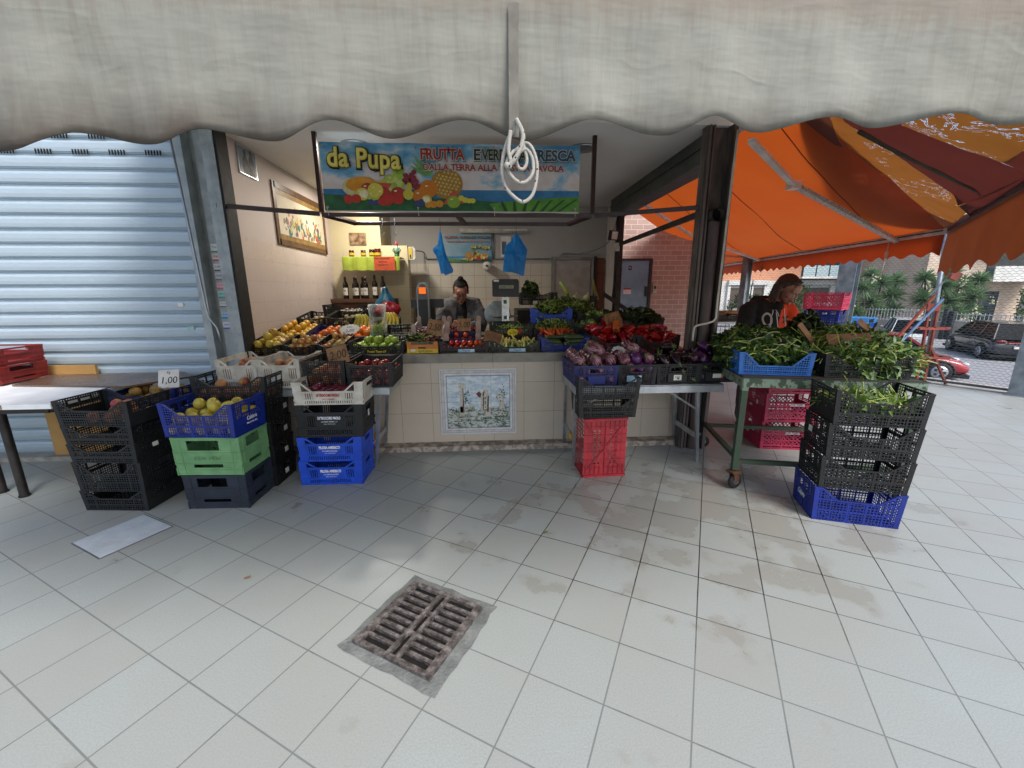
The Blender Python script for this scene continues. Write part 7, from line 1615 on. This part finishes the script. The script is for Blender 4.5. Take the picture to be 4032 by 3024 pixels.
# price cards
def card(txt, x, y, z, w, h, m, rz=0, rx=12, roll=0, label='', ink=None, fitk=.8, lines=None, shape=None, name='price_card'):
    M = Matrix.Translation((x, y, z)) @ Matrix.Rotation(R_(rz), 4, 'Z') @ Matrix.Rotation(PI/2-R_(rx), 4, 'X') @ Matrix.Rotation(R_(roll), 4, 'Z')
    if shape is None: shape = [(-w/2, -h/2), (w/2, -h/2+.004), (w/2-.003, h/2), (-w/2+.002, h/2-.003)]
    t = MB().prism(shape, lambda a, b, q: M @ Vector((a, b, q)), -.0012, 0).build(name, m, None, label=label, cat='price card')
    for (s, sz, dy, fk) in (lines or [(txt, h*.62, 0, fitk)]):
        if s: text(s, sz, M @ Matrix.Translation((0, dy, .0012)), ink or M_ink, t, 'handwriting', fit=w*fk, shear=.12, thick=.0004)
    return t
card('2,00', -1.20, 3.34, .992, .165, .155, M_kraft, 0, 20, 14, 'brown paper price card reading 2,00 above the orange peaches')
card('', -2.50, 3.30, .83, .16, .145, M_paper, 0, 16, 2, 'white price card reading Kg 1,00 standing in the navy pear crate', lines=[('Kg', .03, .05, .16), ('1,00', .075, -.012, .72)])
card('2,50', -.495, 3.96, 1.155, .145, .145, M_kraft, 0, 14, -10, 'brown paper price card reading 2,50 in front of the grapes')
card('5,00', -.222, 4.08, 1.165, .135, .125, M_kraft, 0, 10, -2, 'brown paper price card reading 5,00 in front of the cherries')
card('1,50', .058, 3.86, 1.065, .165, .105, mat('dark_brown_card', '7c5638', '664429', .8, scale=14), 0, 18, -18, 'brown card tilted between the tomatoes and the courgettes', ink=mat('faded_ink', '66472f', None, .8))
card('1,50', 1.225, 3.93, 1.20, .155, .165, mat('wood_card', '8e6440', '75502f', .8, scale=14), 0, 12, 14, 'blank looking brown card standing in the red peppers', ink=mat('faded_ink', '66472f', None, .8))
star = lambda w, h, n, a: [((w/2*(1 if i % 2 else a))*math.cos(2*PI*i/(2*n)), (h/2*(1 if i % 2 else a))*math.sin(2*PI*i/(2*n))) for i in range(2*n)]
card('', -1.40, 4.30, 1.115, .22, .10, M_paper, 0, 25, 6, 'white starburst price card lying on the oranges', shape=star(.22, .11, 18, .86), lines=[('EURO', .02, .02, .25), ('2,00', .04, -.018, .4)], ink=mat('blue_ink', '4a5c8a', None, .6))
card('', 1.135, 3.44, .985, .12, .075, M_paper, 0, 20, -8, 'white wavy edged price card on the purple aubergines', shape=star(.13, .08, 9, .86), lines=[('2,50', .035, -.005, .5)], ink=mat('blue_ink', '4a5c8a', None, .6))
card('', .265, 4.20, 1.075, .12, .07, mat('yellow_card2', 'd8c21c', 'c4b018', .6), 0, 18, 3, 'yellow starburst price card reading 6,00 on the green beans', shape=star(.125, .078, 12, .84), lines=[('al kg', .014, .02, .2), ('6,00', .032, -.006, .6)])
card('', .335, 4.195, 1.085, .03, .05, M_redink, 0, 18, -5, 'small red hand shaped card beside the yellow price card', shape=[(-.016, -.025), (.014, -.025), (.018, .0), (.014, .028), (.008, .03), (.006, .006), (0, .008), (-.004, .032), (-.011, .03), (-.010, .004), (-.018, .0)], lines=[])
mb = MB(); mb.bar((2.395, 3.02, 1.235), (2.49, 2.95, 1.08), .055, .006, (.4, -1, .2)); mb.build('cardboard_flap', M_kraft, None, label='narrow brown cardboard flap sticking up between the two heaps of greens', cat='cardboard')
mb = MB(); mb.bar((2.50, 2.86, 1.13), (2.78, 2.80, 1.145), .085, .006, (0, -1, .7)); mb.build('cardboard_flap', mat('dark_brown_card', '7c5638'), None, label='wide brown cardboard piece lying across the heap of rocket', cat='cardboard')
mb = MB(); mb.bar((2.90, 3.05, 1.25), (3.03, 3.0, 1.13), .06, .006, (.4, -1, .2)); mb.build('cardboard_flap', M_kraft, None, label='short brown cardboard piece poking out of the rocket near its right end', cat='cardboard')
# plastic bags
def bagmat(name, c1, c2, al=.0):
    k = NT(name); o = k.coord('Object'); n = k.noise(k.coord('Object', (1, 1, .6)), 14, 5, .6); k.l(k.mix(n, c1, c2), k.b.inputs['Base Color']); k.b.inputs['Roughness'].default_value = .3
    tr = k.n('BsdfTranslucent'); k.l(k.mix(n, c1, c2), tr); ms = k.n('MixShader'); ms.inputs[0].default_value = .4; k.l(k.b, ms, 0, 1); k.l(tr, ms, 0, 2); k.l(ms, k.out); k.bump(n, .7, .02); return k.m
M_bag = bagmat('blue_bag_film', '2a9be0', '1c7cc4')
def bag(outline, y, th, m, label, seed, hook):
    t = thing('carrier_bags', label, 'bag'); cx = sum(a for a, b in outline)/len(outline); cz = sum(b for a, b in outline)/len(outline)
    N = 40; n = len(outline); vs = []; fs = []
    per = []
    for i in range(n):
        a, b = outline[i], outline[(i+1) % n]
        for j in range(8): per.append((a[0]+(b[0]-a[0])*j/8, a[1]+(b[1]-a[1])*j/8))
    L = len(per); R0 = 8
    for side in (-1, 1):
        for r in range(R0+1):
            q = r/R0
            for x, z in per:
                px = cx+(x-cx)*(1-q); pz = cz+(z-cz)*(1-q); dy = side*(.002+th*math.sin(PI/2*q)**.6*(.6+.5*wob((px*22+seed, pz*9, side), 1)))+.008*wob((px*30, pz*22, seed), 1)
                vs.append((px, y+dy, pz))
        o0 = 0 if side < 0 else (R0+1)*L
        for r in range(R0):
            for i in range(L):
                a, b = o0+r*L+i, o0+r*L+(i+1) % L; f = (a, b, b+L, a+L); fs.append(f if side > 0 else tuple(reversed(f)))
    MB().add(vs, fs).build('bag_film', m, t, True)
    MB().tube(spline([hook[0], (hook[0][0]+.004, hook[0][1], (hook[0][2]+hook[1][2])/2), hook[1]], 4), .0022, 6).build('cord', M_black, t)
bag([(-.452, 2.085), (-.435, 2.05), (-.425, 1.98), (-.405, 1.88), (-.375, 1.79), (-.330, 1.70), (-.335, 1.675), (-.375, 1.66), (-.412, 1.645), (-.430, 1.665), (-.455, 1.66), (-.475, 1.76), (-.500, 1.84), (-.531, 1.89), (-.525, 1.91), (-.475, 1.95), (-.462, 2.05)], 4.37, .022, M_bag, 'bunch of blue carrier bags hanging at the left below the banner', 1, ((-.448, 4.37, 2.19), (-.450, 4.37, 2.06)))
bag([(.312, 2.055), (.345, 2.035), (.352, 2.015), (.375, 1.985), (.430, 1.895), (.418, 1.82), (.395, 1.64), (.375, 1.635), (.340, 1.655), (.270, 1.675), (.176, 1.68), (.182, 1.75), (.196, 1.88), (.20, 1.93), (.26, 1.98), (.295, 2.04)], 4.37, .022, M_bag, 'wider bunch of blue carrier bags hanging at the right below the banner', 5, ((.312, 4.37, 2.19), (.312, 4.37, 2.03)))
for x in (-1.02, -.90):
    MB().tube(spline([(x, 4.40, 2.20), (x+.01, 4.38, 2.15), (x-.012, 4.38, 2.09), (x+.004, 4.38, 2.03), (x+.02, 4.38, 2.06)], 4), .004, 6).build('steel_hook', M_steel, None, True, label='small steel hook on the rear frame bar, %s of the two' % ('left' if x < -1 else 'right'), cat='hook')
M_teal = bagmat('teal_bag_film', '1f6f92', '185a78'); M_rb = bagmat('red_bag_film', 'a82436', '8a1c2c')
t = thing('carrier_bag', 'crumpled teal carrier bag standing behind the bananas', 'bag')
mb = MB(); mb.lathe([(.001, 0), (.12, .0), (.14, .05), (.12, .12), (.07, .19), (.04, .24), (.03, .28), (.02, .30)], 28, Matrix.Translation((-1.24, 5.25, 1.24)), fn=lambda a, i, r, z: (r*(1+.28*wob((math.cos(a)*1.5, math.sin(a)*1.5, z*9), 1)), z)); mb.build('bag_film', M_teal, t, True)
t = thing('carrier_bag', 'crumpled red carrier bag behind the bananas under the teal one', 'bag')
mb = MB(); mb.lathe([(.001, 0), (.13, .0), (.15, .04), (.13, .08), (.06, .11), (.001, .12)], 28, Matrix.Translation((-1.17, 5.05, 1.22)), fn=lambda a, i, r, z: (r*(1+.4*wob((math.cos(a)*1.7, math.sin(a)*1.7, z*12), 1)), z*(1+.3*math.sin(a*3)))); mb.build('bag_film', M_rb, t, True)
# bananas on a tray
t = thing('fruit_tray', 'grey green tray lined with film holding the bananas', 'tray'); MB().box(-1.50, -.95, 4.52, 4.86, 1.08, 1.09).box(-1.50, -.95, 4.515, 4.5199, 1.08, 1.12).build('tray', mat('tray_green', '7d8a84', '68746f', .4), t)
rg = random.Random(31)
for cx, cy, cz, n, g_, lb in ((-1.38, 4.66, 1.12, 5, 'bananas at the left of the tray', 'greenish banana in the left bunch on the tray'), (-1.06, 4.62, 1.14, 5, 'bananas at the right of the tray', 'yellow banana in the right bunch on the tray')):
    for i in range(n):
        M = Matrix.Translation((cx+(i-2)*.034, cy-.02+.012*abs(i-2), cz+.045)) @ Matrix.Rotation(R_(-90+(i-2)*20), 4, 'Z') @ Matrix.Rotation(R_(66), 4, 'Y')
        o = link('banana', FM['banana'], None, None, None, lb, 'banana', g_); o.matrix_world = M
# clear bag of green beans
k = NT('clear_film'); k.b.inputs['Base Color'].default_value = (.8, .85, .85, 1); k.b.inputs['Roughness'].default_value = .1; k.bump(k.noise(k.coord('Object', (1, 1, .3)), 18, 3), .9, .02)
gl = k.n('BsdfTransparent'); ms = k.n('MixShader'); fr = k.n('LayerWeight'); fr.inputs[0].default_value = .35; k.l(fr.outputs[1], ms); k.l(gl, ms, 0, 1); k.l(k.b, ms, 0, 2); k.l(ms, k.out)
MB().lathe([(.05, 0), (.078, .01), (.085, .10), (.080, .2), (.088, .31)], 26, Matrix.Translation((-1.09, 4.22, 1.045)), fn=lambda a, i, r, z: (r*(1+.10*wob((math.cos(a)*2, math.sin(a)*2, z*6), 1)), z+.012*math.sin(a*3)*(i == 4))).build('clear_bag', k.m, None, True, label='clear plastic bag with green beans standing by the oranges', cat='bag')
greens('green_beans', 'green beans inside the clear plastic bag by the oranges', -1.09, 4.22, 1.05, .06, .06, .10, 240, .05, .003, [L2, L3, L4], M_leafstem, seed=41, lobes=0, stems=.8, cat='green beans')
# shelves, bottles, jars, figurine
t = thing('bottle_shelf', 'brown wooden shelf against the side wall carrying wine bottles', 'shelf'); MB().box(-2.15, -1.30, 5.92, 6.28, 1.335, 1.385).build('board', mat('shelf_wood', '5c3a26', '45291a', .6, scale=5, stretch=(.5, 8, 8)), t); MB().box(-2.15, -1.30, 5.95, 6.28, 1.20, 1.334).build('rail', mat('shelf_wood', '5c3a26'), t)
def bottle(x, y, z, k_, label):
    t = thing('wine_bottle', label, 'bottle', (x, y, z), (0, 0, 0), 'wine bottles on the brown shelf'); s = k_
    MB().lathe([(.001, 0), (.036, 0), (.0375, .006), (.0375, .185*s), (.034, .205*s), (.020, .232*s), (.0145, .25*s), (.0145, .30*s), (.001, .30*s)], 20).build('glass', mat('bottle_glass', '0d0907', '1a110b', .1), t, True)
    MB().lathe([(.0155, .252*s), (.0155, .303*s), (.001, .304*s)], 14).build('capsule', mat('capsule_red', '3a1418', '260c10', .4), t, True)
    mb = MB(); vs = []
    for i in range(9): a = -PI/2-1.0+2.0*i/8; vs += [(.0384*math.cos(a), .0384*math.sin(a), .05), (.0384*math.cos(a), .0384*math.sin(a), .150*s)]
    lb = mb.add(vs, [(2*i, 2*i+2, 2*i+3, 2*i+1) for i in range(8)]).build('label', mat('bottle_label', 'c9c3bb', 'b3ada5', .7, scale=30), t)
    MB().box(-.018, .018, -.0395, -.0388, .118, .122).box(-.012, .012, -.0395, -.0388, .106, .109).build('print', M_ink, lb)
for i, (x, y, k_) in enumerate(((-1.972, 6.05, 1), (-1.856, 6.09, .98), (-1.815, 6.02, 1.0), (-1.742, 6.09, .98), (-1.686, 6.02, 1.0), (-1.563, 6.04, 1.07), (-1.448, 6.03, 1.02))):
    bottle(x, y, 1.385, k_, ['first dark wine bottle at the left end of the shelf', 'second dark wine bottle from the left, slightly behind', 'third dark wine bottle from the left, in front of a pair', 'fourth dark wine bottle from the left, slightly behind', 'fifth dark wine bottle from the left, right one of the middle pair', 'tallest dark wine bottle, standing alone right of the pairs', 'last dark wine bottle at the right end near the teal bag'][i])
t = thing('jar_shelf', 'narrow wall shelf draped with yellow green cloth and an orange sheet', 'shelf'); MB().box(-1.98, -1.18, 6.0, 6.29, 1.935, 1.952).build('board', M_white, t)
vs = []; 
for i in range(33):
    x = -1.965+.775*i/32; yy_ = 5.985-.010*math.sin(i*.9)-.006*math.sin(i*2.3)
    vs += [(x, 6.05, 1.9545), (x, yy_+.006, 1.9545), (x, yy_, 1.94), (x, yy_-.004, 1.77+.004*math.sin(i))]
MB().add(vs, [(4*i+j, 4*i+4+j, 4*i+5+j, 4*i+1+j) for i in range(32) for j in range(3)]).build('cloth', mat('yellow_green_cloth', '8f9a2c', '76821f', .8, scale=5), t, True)
osn = MB().box(-1.528, -1.245, 5.955, 5.957, 1.768, 1.95).build('orange_sheet', mat('orange_sheet', 'b0431c', '983816', .7), t)
for s, z, f_ in (('NON TOCCARE', 1.925, .20), ('1 Kg Patate', 1.885, .13), ('1 Kg Cipolle', 1.845, .15)): text(s, .022, face_y(-1.42, 5.953, z), M_ink, osn, 'handwriting', fit=f_)
for i, (x, k_, c_) in enumerate(((-1.845, 1, '1a120c'), (-1.685, 1, '1a120c'), (-1.567, 1.15, '150f0c'), (-1.487, 1.25, '4a1010'))):
    t = thing('jar', ['small dark jar with a yellow label at the left end of the cloth shelf', 'small dark jar with a yellow label, second from the left', 'dark jar with a yellow label and frilled lid next to the red one', 'larger dark red jar with a yellow label and frilled lid'][i], 'jar', (x, 6.04, 1.955), (0, 0, 0), 'jars on the cloth shelf')
    MB().lathe([(.001, 0), (.033*k_, 0), (.035*k_, .005), (.035*k_, .062*k_), (.030*k_, .070*k_), (.001, .070*k_)], 18).build('glass', mat('jar'+c_, c_, None, .12), t, True)
    MB().lathe([(.001, .0702*k_), (.032*k_, .0702*k_), (.033*k_, .086*k_), (.001, .088*k_)], 18).build('lid', mat('gold_lid', '6b4d22', '4d3617', .4, .3), t, True)
    MB().lathe([(.0356*k_, .016), (.0356*k_, .052)], 18).build('label', mat('jar_label', 'c2a21c', 'a98c16', .6), t)
t = thing('gnome_figurine', 'small garden gnome figurine with red cap on the cloth shelf', 'figurine', (-1.232, 6.06, 1.955))
MB().lathe([(.001, 0), (.034, 0), (.034, .03), (.001, .031)], 14).build('base', mat('gnome_green', '1f6a2c', '185422', .5), t, True)
MB().lathe([(.001, .031), (.030, .031), (.043, .06), (.041, .10), (.022, .125), (.001, .127)], 14).build('coat', mat('gnome_coat', '5c7a68', '4a6555', .5), t, True)
for s in (-1, 1): MB().tube([(s*.036, -.005, .115), (s*.052, -.02, .085), (s*.026, -.040, .07)], [.012, .012, .010], 8).build('arm', mat('gnome_coat', '5c7a68'), t, True)
MB().ball((0, -.002, .142), .021, 12, 8).ball((0, -.022, .140), .005, 6, 4).build('face', skinm, t, True); MB().ball((0, -.014, .128), (.020, .012, .020), 12, 8).build('beard', M_paper, t, True)
MB().lathe([(.022, .150), (.019, .17), (.008, .205), (.001, .218)], 12).build('cap', mat('gnome_red', '9c2222', '7c1818', .5), t, True)
t = thing('tiled_cabinet', 'pale tiled partition standing beside the bottle shelf', 'partition'); MB().box(-1.499, -1.13, 6.31, 6.50, 0, 2.13).build('panel', M_nib, t)
t = thing('wall_phone', 'white and yellow device mounted beside the tiled partition', 'device'); MB().prism([(-.05, 0), (.03, 0), (.05, .03), (.05, .15), (.03, .18), (-.05, .18)], lambda a, b, q: Vector((-1.06+a, q, 1.93+b)), 6.27, 6.31).build('body', M_white, t); MB().box(-1.105, -1.055, 6.262, 6.2695, 1.95, 2.10).build('yellow_panel', mat('yellow_panel', 'c2a83a', None, .5), t); MB().box(-1.09, -1.075, 6.258, 6.2619, 1.96, 2.0).build('slot', M_ink, t)
# paintings on the left wall
t = thing('framed_painting', 'wide framed painting of flowers in a brown frame on the left wall', 'painting', (-2.195, 5.40, 2.30))
for a, b in (((0, -.66, -.285), (0, .66, -.285)), ((0, -.66, .285), (0, .66, .285))): MB().bar(a, b, .06, .03, (1, 0, 0)).build('frame_side', mat('frame_wood', '5c3d24', '452c18', .4), t)
for a in (-.66, .66): MB().bar((0, a, -.315), (0, a, .315), .06, .03, (1, 0, 0)).build('frame_side', mat('frame_wood', '5c3d24'), t)
cv_ = MB().box(-.002, .008, -.63, .63, -.255, .255).build('canvas', mat('canvas_cream', 'bdb29c', 'a89c84', .7, scale=2), t)
mb = MB().box(.0085, .0095, -.63, .63, -.255, -.20).build('table_strip', mat('gold_mount', '8a6a34', '6d5226', .5), t); MB().box(.0085, .0095, -.63, .63, .20, .255).build('mount_strip', mat('gold_mount', '8a6a34'), t)
rg = random.Random(6)
for nme, c, lst in (('painted_teal', '2f6a60', 26), ('painted_coral', 'b0563c', 18), ('painted_yellow', 'b59a4a', 16), ('painted_mauve', '7a4a5c', 12), ('painted_olive', '5f6a3a', 18)):
    mb = MB(); 
    for _ in range(lst):
        y = rg.uniform(-.50, .52); z = -.19+abs(rg.gauss(0, .12)); r = rg.uniform(.012, .032); mb.add([(.0098+rg.random()*.002, y+r*math.cos(a)*rg.uniform(.5, 1), z+r*1.5*math.sin(a)*rg.uniform(.6, 1)) for a in (0, .9, 1.8, 2.7, 3.6, 4.5, 5.4)], [tuple(range(7))])
    mb.build(nme, mat(nme, c, None, .6), cv_)
t = thing('framed_photo', 'small framed grey photograph of two people high on the left wall', 'photo frame', (-2.195, 4.30, 2.66))
MB().box(-.004, .012, -.15, .15, -.12, .12).build('frame', M_alu, t); pp = MB().box(.0125, .0135, -.14, .14, -.11, .11).build('print', mat('photo_sky', '7c8790', '66707a', .2, scale=6), t)
for y, h_ in ((-.04, .10), (.06, .12)): MB().prism([(y-.05, -.11), (y+.05, -.11), (y+.045, h_-.09), (y+.02, h_-.06), (y+.022, h_-.02), (y, h_-.0), (y-.022, h_-.02), (y-.02, h_-.06), (y-.045, h_-.09)], lambda a, b, q: Vector((q, a, b)), .0137, .0142).build('figure', M_darksteel, pp)
MB().box(-1.93, -1.70, 6.28, 6.299, 2.14, 2.30).build('small_picture', mat('small_print', '5c3a28', 'a08a6a', .4, scale=14), None, label='small dark picture on the side wall behind the banner', cat='picture')
# back wall things
t = thing('tube_light', 'unlit white fluorescent tube fitting high on the back wall', 'lamp'); MB().box(-.40, .68, 6.93, 6.99, 2.39, 2.45).build('housing', M_white, t); MB().tube([(-.38, 6.92, 2.40), (.66, 6.92, 2.40)], .018, 12).build('tube', mat('tube_glass', 'b5b5b0', None, .3), t, True)
mb = MB(); mb.tube([(-.95, 6.98, 1.99), (1.06, 6.98, 1.99)], .009, 6); mb.tube([(.13, 6.98, 1.99), (.13, 6.98, 2.39)], .011, 6); mb.tube(spline([(1.98, 6.4, 2.79), (1.97, 6.45, 2.5), (1.90, 6.6, 2.2), (1.62, 6.95, 2.08), (1.28, 6.96, 2.07), (1.24, 6.97, 2.0)], 5), .010, 6); mb.tube(spline([(-1.12, 6.6, 2.08), (-1.0, 6.96, 2.10), (-.96, 6.97, 2.0)], 4), .009, 6)
mb.build('wall_conduit', M_steel, None, True, label='thin grey cable conduit running along the back wall above the tiles', cat='conduit')
t = thing('kitchen_roll', 'white paper roll hung on the back wall below the small poster', 'paper roll'); MB().lathe([(.022, -.1), (.065, -.1), (.065, .1), (.022, .1)], 24, Matrix.Translation((.02, 6.86, 1.87)) @ Matrix.Rotation(PI/2, 4, 'X')).build('roll', M_paper, t, True); MB().tube([(.02, 6.98, 1.87), (.02, 6.74, 1.87)], .018, 12).build('holder', M_ink, t)
t = thing('cold_room_door', 'pale grey metal door with steel frame at the right of the back wall', 'door'); MB().box(1.14, 1.74, 6.965, 6.99, .8, 1.97).build('panel', mat('cold_door', 'a8a09a', '968e88', .4, .2), t)
mb = MB().box(1.09, 1.135, 6.94, 6.99, 0, 2.02).box(1.745, 1.79, 6.94, 6.99, 0, 2.02).box(1.136, 1.744, 6.94, 6.99, 1.975, 2.02); mb.build('frame', M_stain, t)
t = thing('side_door', 'narrow brick red door leaf beside the pale cold room door', 'door'); MB().box(1.84, 1.97, 6.95, 6.99, 0, 2.0).build('panel', brick_mat('door_brick', '7c4434', '6a382a', '5c3a30', .15, .25), t); MB().box(1.80, 1.835, 6.93, 6.99, 0, 2.03).build('frame', M_darksteel, t)
t = thing('wall_notice', 'small white sheet with a dark picture on the back wall behind the right bags', 'notice'); MB().box(.25, .42, 6.98, 6.99, 2.02, 2.34).build('sheet', M_paper, t); MB().box(.27, .34, 6.976, 6.9795, 2.06, 2.26).build('picture', mat('blue_grey_print', '5c6470', '444c58', .6), t)
t = thing('flood_light', 'small square floodlight mounted near the rear post', 'lamp', (1.93, 6.40, 2.29), (R_(10), 0, R_(25))); MB().box(-.07, .07, -.03, .03, -.07, .07).build('housing', M_darksteel, t); MB().box(-.055, .055, -.035, -.0305, -.055, .055).build('glass', M_paper, t)
t = thing('cable_box', 'small white cable junction box under the floodlight', 'box', (1.99, 6.38, 2.12)); MB().box(-.03, .03, -.03, .03, -.06, .06).build('cover', M_white, t); MB().tube(spline([(0, -.01, -.06), (-.02, -.01, -.4), (-.05, -.01, -.8)], 5), .006, 6).build('cable', M_darksteel, t, True)
MB().bar((1.60, 5.66, 1.44), (1.98, 5.66, 1.20), .05, .05, (0, 1, 0)).build('steel_rail', M_darksteel, None, label='dark sloping steel rail beside the fennel crate', cat='rail')
# celery, fennel
greens('celery', 'bunch of celery with dark leaves standing in the back crate', .60, 5.62, 1.40, .09, .06, .20, 260, .05, .026, [L5, L1, L2], M_leafstem, seed=61, lobes=.4, stems=.9, cat='celery')
mb = MB()
for i in range(7): a = i*.9; mb.tube([(.60+.03*math.cos(a), 5.60+.02*math.sin(a), 1.32), (.60+.05*math.cos(a)+.02, 5.60+.03*math.sin(a), 1.55)], [.014, .008], 7)
mb.build('celery_stalks', M_leafstem, None, True, label='pale green celery stalks below the dark celery leaves', cat='celery')
for i, x in enumerate((1.17, 1.33)): MB().ball((0, 0, 0), (.05, .04, .045), 12, 8).tube([(0, 0, .03), (.03, 0, .08)], [.014, .008], 6).build('fennel_bulb', mat('fennel', 'b9bd96', '9aa577', .5), None, True, loc=(x, 5.48, 1.385), label='white fennel bulb at the %s of the crate by the cold room door' % ('left' if i == 0 else 'right'), cat='fennel')
MB().tube([(1.10, 5.48, 1.40), (1.05, 5.5, 1.50), (.98, 5.52, 1.60)], [.030, .026, .022], 10).build('fennel_stalk', M_leafstem, None, True, label='thick pale stalk leaning at the left of the fennel crate', cat='fennel')
MB().tube([(1.48, 5.5, 1.36), (1.44, 5.52, 1.52), (1.42, 5.53, 1.64)], [.024, .020, .006], 10).build('fennel_stalk', mat('corn_green', '7a7a34', '626228', .6), None, True, label='upright yellow green stalk at the right of the fennel crate', cat='fennel')
# lamps in the ceiling (left one lit)
for x, lit in ((-1.16, True), (.94, False)):
    t = thing('ceiling_lamp', 'round recessed ceiling lamp, %s' % ('lit, at the left behind the banner' if lit else 'unlit, at the right behind the banner'), 'lamp', (x, 4.2, 2.8))
    MB().lathe([(.095, -.001), (.125, -.001), (.125, -.016), (.095, -.020)], 28).build('trim_ring', M_alu, t, True)
    MB().lathe([(.001, -.013), (.094, -.013), (.094, -.003), (.001, -.003)], 28).build('diffuser', mat('lamp_glow', 'ffe9c4', None, .4, emit=9) if lit else mat('lamp_off', '9a9a98', None, .3), t)
ll_ = bpy.data.lights.new('ceiling_lamp_light', 'AREA'); ll_.shape = 'DISK'; ll_.size = .18; ll_.energy = 8; ll_.color = (1, .92, .80); lo_ = link('ceiling_lamp_light', ll_, None, (-1.16, 4.2, 2.775))
ll_ = bpy.data.lights.new('interior_fill_light', 'AREA'); ll_.shape = 'DISK'; ll_.size = .18; ll_.energy = 20; ll_.color = (1, .93, .82); lo_ = link('interior_fill_light', ll_, None, (-1.5, 5.6, 2.775))  # added fill light that brightens the interior, no known lamp at this spot
t = thing('ceiling_lamp', 'round recessed ceiling lamp, lit, added to brighten the room near the side wall', 'lamp', (-1.5, 5.6, 2.8)); MB().lathe([(.095, -.001), (.125, -.001), (.125, -.016), (.095, -.020)], 28).build('trim_ring', M_alu, t, True); MB().lathe([(.001, -.013), (.094, -.013), (.094, -.003), (.001, -.003)], 28).build('diffuser', mat('lamp_glow', 'ffe9c4'), t)  # made-up fitting and glowing disc to go with the added fill light
# small litter
for i, (x, y, m_, lb) in enumerate(((.33, 2.28, L3, 'tiny green leaf lying on the tiles in front of the counter'), (-1.32, 1.98, M_kraft, 'small brown dry leaf on the tiles left of the drain'))):
    mb = MB(); leaf_mb(mb.m(m_), Vector((x, y, .004)), Vector((1, .4, .0)), Vector((0, 0, 1)), .035, .009, -.2, .2, random.Random(i)); mb.build('fallen_leaf', None, None, label=lb, cat='leaf')
